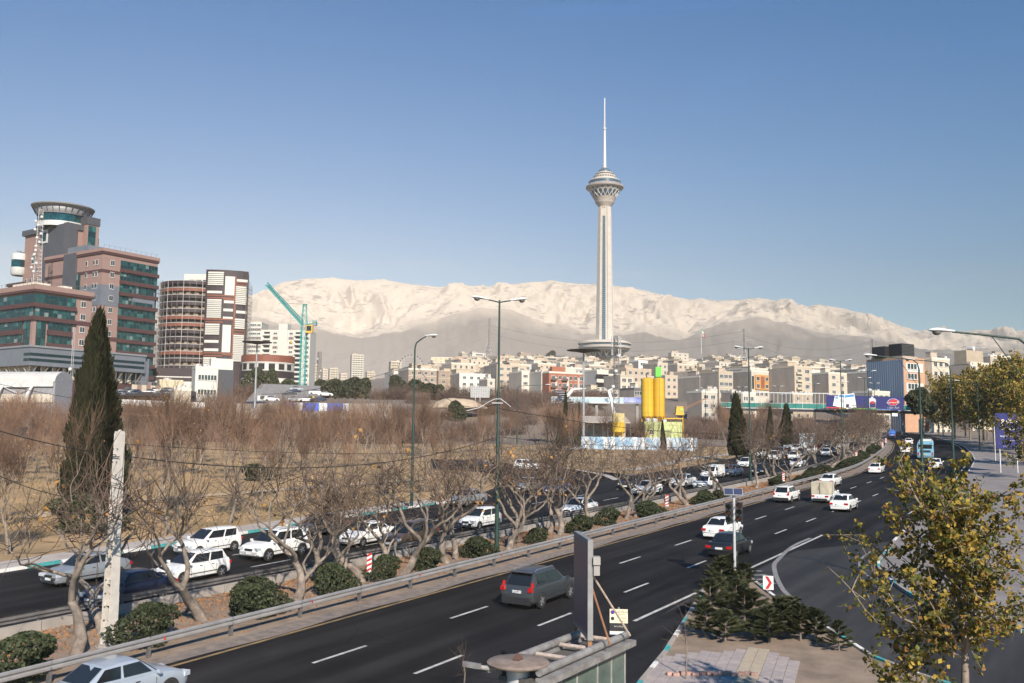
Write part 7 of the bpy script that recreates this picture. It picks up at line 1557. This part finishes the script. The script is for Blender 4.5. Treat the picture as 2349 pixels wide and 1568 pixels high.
for k, (a, c, sg) in enumerate(((PT(1123, 745, 940), PT(560, 905, 700), 6), (PT(1123, 770, 940), PT(560, 935, 700), 6), (PT(1123, 795, 940), PT(560, 960, 700), 6), (PT(1123, 745, 940), PT(1706, 760, 760), 14), (PT(1123, 765, 940), PT(1706, 780, 760), 14), (PT(1706, 768, 760), PT(2000, 783, 780), 10), (PT(1706, 785, 760), PT(2000, 800, 780), 10), (PT(2000, 783, 780), PT(2420, 800, 900), 10))):
    b = MB(); b.tube([a.lerp(c, i/20)-Vector((0, 0, sg*4*(i/20)*(1-i/20))) for i in range(21)], .10, 3); tag(b.build('power_line', linem), ('upper', 'middle', 'lower', 'upper', 'lower', 'upper', 'lower', 'single')[k]+' power line '+('left of the slim hill pylon', 'left of the slim hill pylon', 'left of the slim hill pylon', 'from the slim to the broad pylon', 'from the slim to the broad pylon', 'between the two broad pylons', 'between the two broad pylons', 'right of the last pylon')[k], 'power line')
# flag on a tall pole
a, c = PT(1608, 752, 1000), PT(1610, 812, 1000); t = T('flagpole', 'tall flagpole with a green, white and red flag on the skyline', 'flagpole', (a.x, a.y, c.z)); Hh = a.z-c.z
b = MB(); b.tube([(0, 0, 0), (0, 0, Hh)], [.5, .25], 6); b.build('pole', tankm, t)
for i, c_ in enumerate(((.05, .25, .10), (.7, .7, .68), (.5, .03, .04))):
    b = MB(); x0 = .3+i*.9; b.add([(x0, 0, Hh-1-i*2.4), (x0+1.6, .3, Hh-2.6-i*2.4), (x0+2.3, .2, Hh-9.5-i*1.2), (x0+.8, 0, Hh-8-i*1.4)], [(0, 1, 2, 3)]); b.build('flag_stripe', M('flag_%d' % i, c_, .8), t)
# big wheel beyond the hill
a = PT(*kc(475, 330), 1000); t = T('ferris_wheel', 'big wheel showing above the houses left of the hilltop', 'ferris wheel', a); rr = 27*1000/2100
b = MB(); b.tube([(rr*math.cos(R(6*k)), 0, rr*math.sin(R(6*k))) for k in range(61)], .18, 4); b.tube([(rr*.9*math.cos(R(6*k)), 0, rr*.9*math.sin(R(6*k))) for k in range(61)], .14, 4); b.build('rim', tankm, t)
b = MB(); [b.tube([(0, 0, 0), (rr*math.cos(R(15*k)), 0, rr*math.sin(R(15*k)))], .07, 3) for k in range(24)]; b.build('spoke', tankm, t)
for k in range(24): b = MB(); b.box((rr*1.05*math.cos(R(15*k)), 0, rr*1.05*math.sin(R(15*k))), (1.3, 1.3, 1.5)); b.build('gondola', railm, t)
b = MB(); b.tube([(-6, 0, -16), (0, 0, 0), (6, 0, -16)], .5, 5); b.build('support', tankm, t)

# ================================================================ footbridge with the big billboard
bgreen = M('bridge_green_glass', (.04, .22, .18), .35, 0, .2, .5); bdark = M('bridge_girder', (.045, .05, .055), .6); bwhite = M('bridge_white_steel', (.62, .62, .60), .5)
Yb = 278; a, c = PT(1655, 935, Yb+13), PT(2140, 944, Yb-6); t = T('footbridge', 'green-railed steel footbridge crossing the whole motorway', 'bridge', a); L_ = (Vector((c.x, c.y))-Vector((a.x, a.y))).length; rz = math.atan2(c.y-a.y, c.x-a.x); t.rotation_euler = (0, -math.atan2(c.z-a.z, L_), rz)
b = MB(); b.span(0, L_, -1.4, 1.4, -.9, -.2); b.build('girder', bdark, t); b = MB(); b.span(0, L_, -1.7, 1.7, -.2, 0); b.build('deck', bwhite, t)
n_ = 30
for i in range(n_):
    x0, x1 = L_*i/n_, L_*(i+1)/n_; b = MB(); b.span(x0+.06, x1-.06, -1.62, -1.56, .1, 1.5); b.build('railing_panel', bgreen, t)
    b = MB(); b.box((x0, -1.6, .8), (.1, .12, 1.6)); b.build('railing_post', bwhite if i % 3 == 0 else lampgreen, t)
b = MB(); b.span(0, L_, -1.66, -1.54, 1.5, 1.6); b.build('handrail', bwhite, t)
for i in range(22): x = L_*.12+L_*.42*i/21; b = MB(); b.span(x-.06, x+.06, 1.45, 1.6, 0, 5.0); b.build('frame_post', bwhite, t)
b = MB(); b.span(L_*.1, L_*.55, 1.4, 1.62, 4.8, 5.05); b.span(L_*.1, L_*.55, 1.4, 1.62, 1.5, 1.65); b.build('frame_beam', bwhite, t)
for xd in (1672, 1830, 1968, 2060):
    f = (PT(xd, 940, Yb).x-a.x)/(c.x-a.x); gz_ = SLOPE*Yb-a.z-1.5; b = MB(); b.box((L_*f, 0, (gz_-.9)/2), (1.1, 1.0, abs(gz_+.9))); b.build('pier', concrete, t)
# stair end on the right
b = MB(); x = L_*.955; [b.span(x+.28*i, x+.28*i+.3, -3.2, -1.6, -.3-.17*i, -.15-.17*i) for i in range(24)]; b.build('stair_flight', bdark, t)
b = MB(); [b.tube([(L_*(.93+.02*i), -1.5, 0), (L_*(.93+.02*i), -1.5, 4.2-.5*(i == 3))], .09, 5) for i in range(4)]; b.tube([(L_*.93, -1.5, 4.2), (L_*.99, -1.5, 3.7)], .09, 5); b.span(L_*.93, L_*.99, -1.5, -1.4, .2, 2.4); b.build('stair_portal', bgreen, t)
b = MB(); b.span(L_*.94, L_*1.0, -2, 2.5, -6.5, -2.4); b.build('lift_house', winw, t); b = MB(); b.span(L_*.96, L_*.98, -2.1, -2.0, -6, -3); b.build('red_panel', brick, t)
# billboard
A_, B_, C_ = PT(1892, 907, Yb-2), PT(2069, 912, Yb-6), PT(1892, 937, Yb-2); bb = T('billboard', 'wide navy billboard with white pages and a red oval emblem on the footbridge', 'billboard', (A_.x, A_.y-1, C_.z)); w_ = (Vector((B_.x, B_.y))-Vector((A_.x, A_.y))).length; h_ = A_.z-C_.z; bb.rotation_euler = (0, math.atan2(A_.z-B_.z, w_)*.9, math.atan2(B_.y-A_.y, B_.x-A_.x))
b = MB(); b.span(0, w_, -.1, .12, 0, h_); b.build('board', navyb, bb); 
for i, c_ in enumerate(((.55, .04, .05), (.6, .45, .04), (.25, .5, .06), (.04, .45, .12), (.05, .2, .5), (.04, .06, .3))): b = MB(); b.span(w_*(i/6), w_*((i+1)/6), -.13, -.1, 0, h_*.09-.03*i*h_*.3); b.build('colour_strip', M('strip_%d' % i, c_, .5), bb)
for i, (x, rz_, s_) in enumerate(((.165, .18, .72), (.215, .12, .95), (.31, -.16, 1.05))):
    b = MB(); b.box((0, 0, 0), (w_*.135, .04, h_*s_*1.05)); o = b.build('page', white_l, bb); o.location = (w_*x, -.2-.07*i, h_*(.50+.08*(i > 0))); o.rotation_euler = (0, rz_, 0)
    b = MB(); [b.span(-w_*.05, w_*.05, -.05, -.03, h_*s_*(.05*j-.1), h_*s_*(.05*j-.085)) for j in range(6)]; b.build('page_text', M('ink_grey', (.35, .35, .38), .7), o)
    b = MB(); b.span(-w_*.06, w_*.06, -.05, -.03, h_*s_*.28, h_*s_*.46); b.build('page_picture', M('ink_blue', (.08, .25, .5), .6), o)
arabic_text('lettering', AR['eng'], h_*.17, blackp, bb, MX(w_*.345, h_*.30, -.46)); arabic_text('lettering', AR['khod'], h_*.17, blackp, bb, MX(w_*.355, h_*.12, -.46)); b = MB(); b.box((w_*.275, -.42, h_*.22), (w_*.035, .05, h_*.26)); b.build('small_can', blackp, bb)
b = MB(); pr = [(.0, 0), (.062, 0), (.066, .62), (.056, .74), (.04, .78), (.04, .86), (.02, .88), (.018, .78), (.0, .74)]; b.add([(w_*(.555+p[0]*1.35), -.2, h_*(.08+p[1])) for p in pr], [tuple(range(len(pr)))]); b.build('oil_can', M('can_silver', (.55, .58, .60), .4), bb)
b = MB(); b.span(w_*.565, w_*.637, -.24, -.2, h_*.14, h_*.55); b.build('can_label', navyb, bb); b = MB(); b.lathe([(1, 0), (0, -.01)], 20, 0, (0, 0, 0), axis='y'); o = b.build('can_emblem', hzr, bb); o.location = (w_*.60, -.27, h_*.52); o.scale = (w_*.028, 1, h_*.11)
for s_, m_, y in ((1.0, white_l, -.2), (.94, M('emblem_blue', (.02, .05, .4), .5), -.23), (.86, hzr, -.26)): b = MB(); b.lathe([(1, 0), (0, -.01)], 32, 0, (0, 0, 0), axis='y'); o = b.build('oval_emblem', m_, bb); o.location = (w_*(.86+.006*(y < -.25)), y, h_*.58); o.scale = (w_*.072*s_, 1, h_*.27*s_); o.rotation_euler = (0, -.12, 0)
arabic_text('emblem_lettering', AR['kas'], h_*.24, white_l, bb, MX(w_*.862, h_*.60, -.32)); arabic_text('lettering', AR['slog'], h_*.17, white_l, bb, MX(w_*.865, h_*.18, -.16))
b = MB(); b.span(w_*.83, w_*.9, -2.1, -2.05, -1.9, -1.0); b.build('height_sign', hzw, bb)
# ---------------- second footbridge, white truss with curved masts
Y2 = 255; a, c = PT(*kb_(60, 770), Y2), PT(*kb_(1195, 790), Y2); t = T('truss_footbridge', 'white and pale blue truss footbridge behind the cypress clump', 'bridge', a); L_ = c.x-a.x; h_ = PT(*kb_(60, 705), Y2).z-a.z
tb = M('truss_blue', (.35, .52, .58), .5); b = MB(); b.span(0, L_, -1, 1, -.25, .0); b.build('deck', bwhite, t)
for z in (0, h_): b = MB(); b.tube([(0, -1, z), (L_, -1, z)], .13, 4); b.build('chord', bwhite, t)
for i in range(20): x0, x1 = L_*i/20, L_*(i+1)/20; b = MB(); b.tube([(x0, -1, 0), (x1, -1, h_)], .07, 4); b.tube([(x0, -1, h_), (x1, -1, 0)], .07, 4); b.tube([(x0, -1, 0), (x0, -1, h_)], .08, 4); b.build('truss_web', bwhite, t)
b = MB(); b.span(0, L_, 1, 1.1, 0, h_*.95); b.build('back_screen', tb, t)
b = MB(); b.span(L_*.80, L_, -1.3, -1.1, .05, h_*1.05); b.build('poster', M('poster_blue', (.10, .14, .42), .5, 0, 0, .35, c2=(.5, .5, .6)), t)
for x0, sg in ((.12, 1), (.66, 1)):
    for k in range(2): b = MB(); b.tube([(L_*x0+.5*k, -1.2, -1.5), (L_*x0+1.0+.5*k, -1.2, 1.6), (L_*x0+2.6+.5*k, -1.2, 3.6), (L_*x0+6.0+.5*k, -1.2, h_+2.4)] if x0 < .3 else [(L_*x0+.8+.5*k, -1.2, -5), (L_*x0+.3*k, -1.2, 0), (L_*x0-.9+.3*k, -1.2, h_+2.0), (L_*x0+.5+.3*k, -1.2, h_+2.6)], [.2, .32, .3, .12], 6); b.build('curved_mast', bwhite, t, 50)
for i in range(9): b = MB(); b.box((2.0+.55*i, -1.8, .6-.62*i+2.6), (2.4, 1.0, .34), 0, 0); o = b.build('stair_rib', M('rib_navy', (.02, .025, .06), .5), t); b = MB(); b.box((2.0+.55*i, -2.32, .75-.62*i+2.6), (2.2, .05, .08)); b.build('rib_edge', bwhite, t)
for f in (.05, .5, .95): b = MB(); b.box((L_*f, 0, -4.5), (.7, .7, 8.6)); b.build('pier', concrete, t)

# ================================================================ silos and yard
sy = M('silo_yellow', (.58, .36, .03), .5, 0, .12, .35, stretch=(1, 1, .25)); Ysl = 208
for xc0, xc1, lab in ((1655, 1762, 'left one of the two tall yellow cement silos'), (1762, 1860, 'right one of the two tall yellow cement silos, green hopper on top')):
    a, c = PT(*k3(xc0, 640), Ysl), PT(*k3(xc1, 640), Ysl); r_ = (c.x-a.x)/2; zt_, zb3 = a.z, PT(*k3(xc0, 970), Ysl).z; zc = PT(*k3(xc0, 1028), Ysl).z; cx = (a.x+c.x)/2; gz_ = terr(cx, Ysl); t = T('cement_silo', lab, 'silo', (cx, Ysl, gz_))
    b = MB(); b.lathe([(0, zt_-gz_+.35), (r_*.6, zt_-gz_+.28), (r_, zt_-gz_), (r_, zb3-gz_)], 32); b.build('tank', sy, t, 40); b = MB(); b.lathe([(r_, zb3-gz_), (.3, zc-gz_-.6)], 32); b.build('cone', M('silo_ochre', (.36, .18, .02), .6), t, 40)
    for i in range(5): b = MB(); z = zb3-gz_+(zt_-zb3)*(i+.5)/5; b.lathe([(r_, z-.03), (r_+.02, z), (r_, z+.03)], 32); b.build('weld_ring', M('silo_ring', (.50, .27, .02), .6), t)
    for k in range(6): an = math.pi/3*k; b = MB(); b.tube([(r_*.9*math.cos(an), r_*.9*math.sin(an), zb3-gz_+.3), (r_*.95*math.cos(an), r_*.95*math.sin(an), 0)], .12, 5); b.build('leg', sy, t)
    b = MB(); b.tube([(0, -r_-.1, zb3-gz_), (0, -r_-.1, zt_-gz_)], .06, 5); b.build('pipe', sy, t)
    if xc0 > 1700: b = MB(); b.box((-.2, 0, zt_-gz_+1.6), (1.3, 1.3, 2.2)); b.build('hopper', M('hopper_green', (.12, .55, .05), .5), t)
    else: b = MB(); b.tube([(0, 0, zt_-gz_), (-.3, 0, zt_-gz_+1.2), (.4, 0, zt_-gz_+1.5)], .15, 6); b.build('vent_pipe', railm, t)
a, c = PT(*k3(1398, 945), 198), PT(*k3(1510, 945), 198); r_ = (c.x-a.x)/2; cx = (a.x+c.x)/2; gz_ = terr(cx, 198); t = T('storage_tank', 'short cream and yellow tank left of the tall silos', 'tank', (cx, 198, gz_)); z1 = a.z-gz_; zm = PT(*k3(1398, 1018), 198).z-gz_; z0 = PT(*k3(1398, 1105), 198).z-gz_
b = MB(); b.lathe([(0, z1+.2), (r_*.8, z1+.12), (r_, z1), (r_, zm)], 32); b.build('upper_shell', M('tank_cream', (.62, .50, .24), .5), t, 40); b = MB(); b.lathe([(r_, zm), (r_, z0), (r_*.3, z0-.8)], 32); b.build('lower_shell', sy, t, 40)
for k in range(4): an = math.pi/2*k+.6; b = MB(); b.tube([(r_*.9*math.cos(an), r_*.9*math.sin(an), z0), (r_*math.cos(an), r_*math.sin(an), 0)], .1, 5); b.build('leg', sy, t)
# batching plant with boom
a = PT(*k3(1990, 920), 212); gz_ = terr(a.x, 212); t = T('batching_plant', 'yellow batching plant with a rusty slewing boom right of the silos', 'machine', (a.x, 212, gz_)); zc = a.z-gz_
b = MB(); b.box((0, 0, zc), (2.0, 1.8, 2.0), 0, 0, (.75, .9)); cb3 = b.build('cab', sy, t); b = MB(); b.box((.4, -.93, zc+.2), (.8, .05, .6)); b.build('cab_window', M('lime', (.35, .5, .08), .5), cb3)
b = MB(); e = PT(*k3(2235, 808), 216)-Vector((a.x, 212, gz_)); o_ = Vector((.6, 0, zc)); [b.tube([o_+Vector((0, 0, q_)), e+Vector((0, 0, q_*.3))], .07, 4) for q_ in (0, .5)]; [b.tube([o_.lerp(e, i/10)+Vector((0, 0, .5*(1-.7*i/10)*(i % 2))), o_.lerp(e, (i+1)/10)+Vector((0, 0, .5*(1-.7*(i+1)/10)*((i+1) % 2)))], .05, 4) for i in range(10)]; b.build('boom', rustm, t)
b = MB(); [b.tube([(x, 0, 0), (x, 0, zc-.8)], .12, 5) for x in (-.8, .8)]; b.box((-2.6, 0, zc-1.8), (6.5, 1.6, .25)); b.build('platform', sy, t); b = MB(); b.tube([(-6.5, 0, zc-5), (-3.2, 0, zc-1.0)], .3, 6); b.build('conveyor', M('conveyor_orange', (.45, .17, .03), .6), t)
# lime hut, shed, fence
a = PT(*k3(1685, 1045), 203); t, w, d, h = house(a.x, 203, 8.2, 5, a.z, 0, 'small lime green hut under the silos', None, M('hut_lime', (.46, .50, .22), .8), sidem=M('hut_lime', (.46, .50, .22), .8), wins=False, st=False, name='hut', zb=terr(a.x, 203)-.2); b = MB(); b.span(w*.35, w*.72, -.05, .02, h-2.9, h-1.0); b.build('shutter', M('hut_shutter', (.25, .27, .12), .8), t); add_windows(t, w*.1, w*.28, [h-1.6], 1, 0, 1.0, 1.0)
a, c = PT(*k3(1155, 985), 200), PT(*k3(1560, 985), 200); gz_ = terr(a.x, 200); t = T('open_shed', 'open-fronted shed with a grey sloping roof behind the fence', 'shed', (a.x, 200, gz_)); zt_ = a.z-gz_
b = MB(); b.add([(0, 0, zt_-.8), (c.x-a.x, 0, zt_-.8), (c.x-a.x, 9, zt_+.7), (0, 9, zt_+.7), (0, 0, zt_-1.0), (c.x-a.x, 0, zt_-1.0), (c.x-a.x, 9, zt_+.5), (0, 9, zt_+.5)], [(0, 1, 2, 3), (4, 7, 6, 5), (0, 4, 5, 1)]); b.build('roof', M('shed_roof', (.36, .31, .26), .9), t); b = MB(); b.span(0, c.x-a.x, 8.8, 9, 0, zt_); b.build('back_wall', cement, t)
for i in range(6): b = MB(); b.tube([((c.x-a.x)*i/5, .1, 0), ((c.x-a.x)*i/5, .1, zt_-.9)], .1, 5); b.build('post', railm, t)
def fence(x0, y0, x1, y1, hh, label, mats, n, dzz=0, Y=None):
    a, c = GR(x0, y0), GR(x1, y1)
    if Y: a, c = PT(x0, y0, Y), PT(x1, y1, Y)
    t = T('panel_fence', label, 'fence', a); dv_ = c-a; L_ = dv_.length; rz = math.atan2(dv_.y, dv_.x); t.rotation_euler = (0, -math.asin(dv_.z/L_), rz)
    for i in range(n): b = MB(); b.box((L_*(i+.5)/n, 0, hh/2), (L_/n*.985, .06, hh+.12*((i*7) % 3-1)*.5)); b.build('panel', mats[(i*i+i//3) % len(mats)], t)
fb, fw = M('fence_sky_blue', (.16, .36, .55), .7, 0, 0, .9, c2=(.52, .56, .58)), M('fence_white', (.66, .67, .66), .6, 0, .12, .8)
fence(1308, 1030, 1600, 1034, 2.4, 'sky blue and white panel fence in front of the silos', [fb, fb, fw, fb, fw], 34)
fence(1835, 1028, 1870, 1026, 3.0, 'short blue and white panel fence glimpsed through the right-hand trees', [fb, fw], 6)
blu = M('fence_royal_blue', (.05, .12, .45), .6); fence(650, 945, 800, 948, 2.2, 'royal blue hoarding at the foot of the crane', [blu, blu, fw], 24, Y=215)
fence(270, 930, 470, 938, 1.5, 'white picket-like wall in front of the car park', [fw], 40, Y=228)
fence(180, 985, 700, 1000, 2.0, 'long white fence glimpsed low between the park trees', [fw, fw, M('fence_grey', (.4, .4, .4), .7)], 60)
fence(990, 978, 1095, 980, 4.0, 'white yard wall with ochre patches left of the nearest twin lamp', [fw, M('ochre_wall', (.5, .38, .14), .8), fw], 9)
# steel frame of an empty hoarding
a, c = PT(*k3(155, 705), 262), PT(*k3(318, 705), 262); gz_ = terr(a.x, 262); t = T('empty_hoarding', 'bare white steel frame of an empty hoarding on two legs', 'hoarding', (a.x, 262, gz_)); w_ = c.x-a.x; z1 = a.z-gz_; z0 = PT(*k3(155, 800), 262).z-gz_
b = MB(); [b.tube([(w_*i/8, 0, z0), (w_*i/8, 0, z1)], .06, 4) for i in range(9)]; [b.tube([(0, 0, z0+(z1-z0)*i/5), (w_, 0, z0+(z1-z0)*i/5)], .06, 4) for i in range(6)]; b.build('frame', bwhite, t); b = MB(); b.span(0, w_, .1, .15, z0, z1); b.build('backing', M('hoarding_back', (.36, .35, .34), .8), t)
for f in (.25, .5): b = MB(); b.tube([(w_*f, .2, 0), (w_*f, .2, z1)], .12, 6); b.build('leg', bwhite, t)
# mound in the park slope and shipping huts
for k, (x, y, Y, L_, hh, m_, lab) in enumerate(((*k2(325, 1145), 240, 4.5, 2.4, tankm, 'white site cabin left of the crane'), (*k2(687, 1150), 240, 3.5, 2.2, M('digger_yellow', (.5, .33, .03), .6), 'yellow site machine at the foot of the crane'))):
    a = PT(x, y, Y); gz_ = PT(x, ky(k2, 1195), Y).z; t = T('site_cabin', lab, 'cabin', (a.x, Y, gz_), R(10)); b = MB(); b.span(0, L_, 0, 2.4, 0, a.z-gz_); b.build('body', m_, t); b = MB(); b.span(L_*.15, L_*.4, -.04, 0, .8, 1.7); b.span(L_*.6, L_*.85, -.04, 0, .8, 1.7); b.build('window', wing_, t)
# pale rocky mound in the park
p = PT(1048, 930, 246); b = MB(); nr = 22
for i in range(nr):
    for j in range(9):
        a = 2*math.pi*i/nr; f = j/8; r_ = (1-f)**.7; q = Vector((math.cos(a)*8*r_, math.sin(a)*4*r_, 2.6*math.sin(f*1.57)-.8)); q *= 1+.16*noise.noise(q*.5)+.07*noise.noise(q*1.6); b.v.append(tuple(q))
for i in range(nr):
    for j in range(8): b.f.append((i*9+j, ((i+1) % nr)*9+j, ((i+1) % nr)*9+j+1, i*9+j+1)); b.m.append(0)
o = b.build('earth_mound', M('bank_pale', (.36, .28, .20), .95, 0, .25, .4, bump=.5, bscale=2), smooth=180); o.location = p; o['kind'] = 'structure'
# car parks
gk = 'small cars in the car park below the office blocks'
for k in range(34):
    x = 385+HR.uniform(0, 190)*1.0; x = K1(860+HR.uniform(0, 420), 0)[0]; row_ = k % 4; parked(x, K1(0, 1508+14*row_)[1]+2, 268-7*row_, R(HR.choice((20, 200))+HR.uniform(-8, 8)), 'small parked car in the crowded car park below the office blocks', gk)
for x, y, Y, lab in ((755, 1138, 262, 'white car parked on the bank right of the crane, the upper one'), (822, 1150, 258, 'dark car parked on the bank right of the crane'), (560, 1150, 258, 'white car parked left of the crane, lowest of three'), (590, 1130, 266, 'white car parked left of the crane, middle of three'), (612, 1112, 276, 'white car parked left of the crane, highest of three'), (430, 1188, 240, 'white car parked behind the site cabin'), (600, 1192, 236, 'white car parked at the foot of the crane mast'), (680, 1192, 236, 'white car parked beside the yellow site machine'), (770, 1190, 236, 'white car parked right of the yellow site machine')):
    q = k2(x, y); parked(q[0], q[1], Y, R(HR.choice((15, 195))), lab, 'cars parked around the crane')
# earth bank and lot under those cars
for nm, pts, m_ in (('car_park', [(560, 925, 232), (735, 925, 232), (735, 885, 290), (600, 880, 290)], concrete_dk), ('car_park', [(265, 908, 238), (450, 908, 238), (450, 893, 275), (265, 893, 275)], asphalt_old), ('earth_bank', [(540, 960, 200), (900, 960, 200), (900, 925, 232), (540, 925, 232)], M('bank_earth', (.30, .235, .17), .95, 0, .25, .2, bump=.4, bscale=2))):
    b = MB(); b.add([tuple(PT(*q)-Vector((0, 0, .1))) for q in pts], [tuple(range(len(pts)))]); o = b.build(nm, m_); o['kind'] = 'structure'
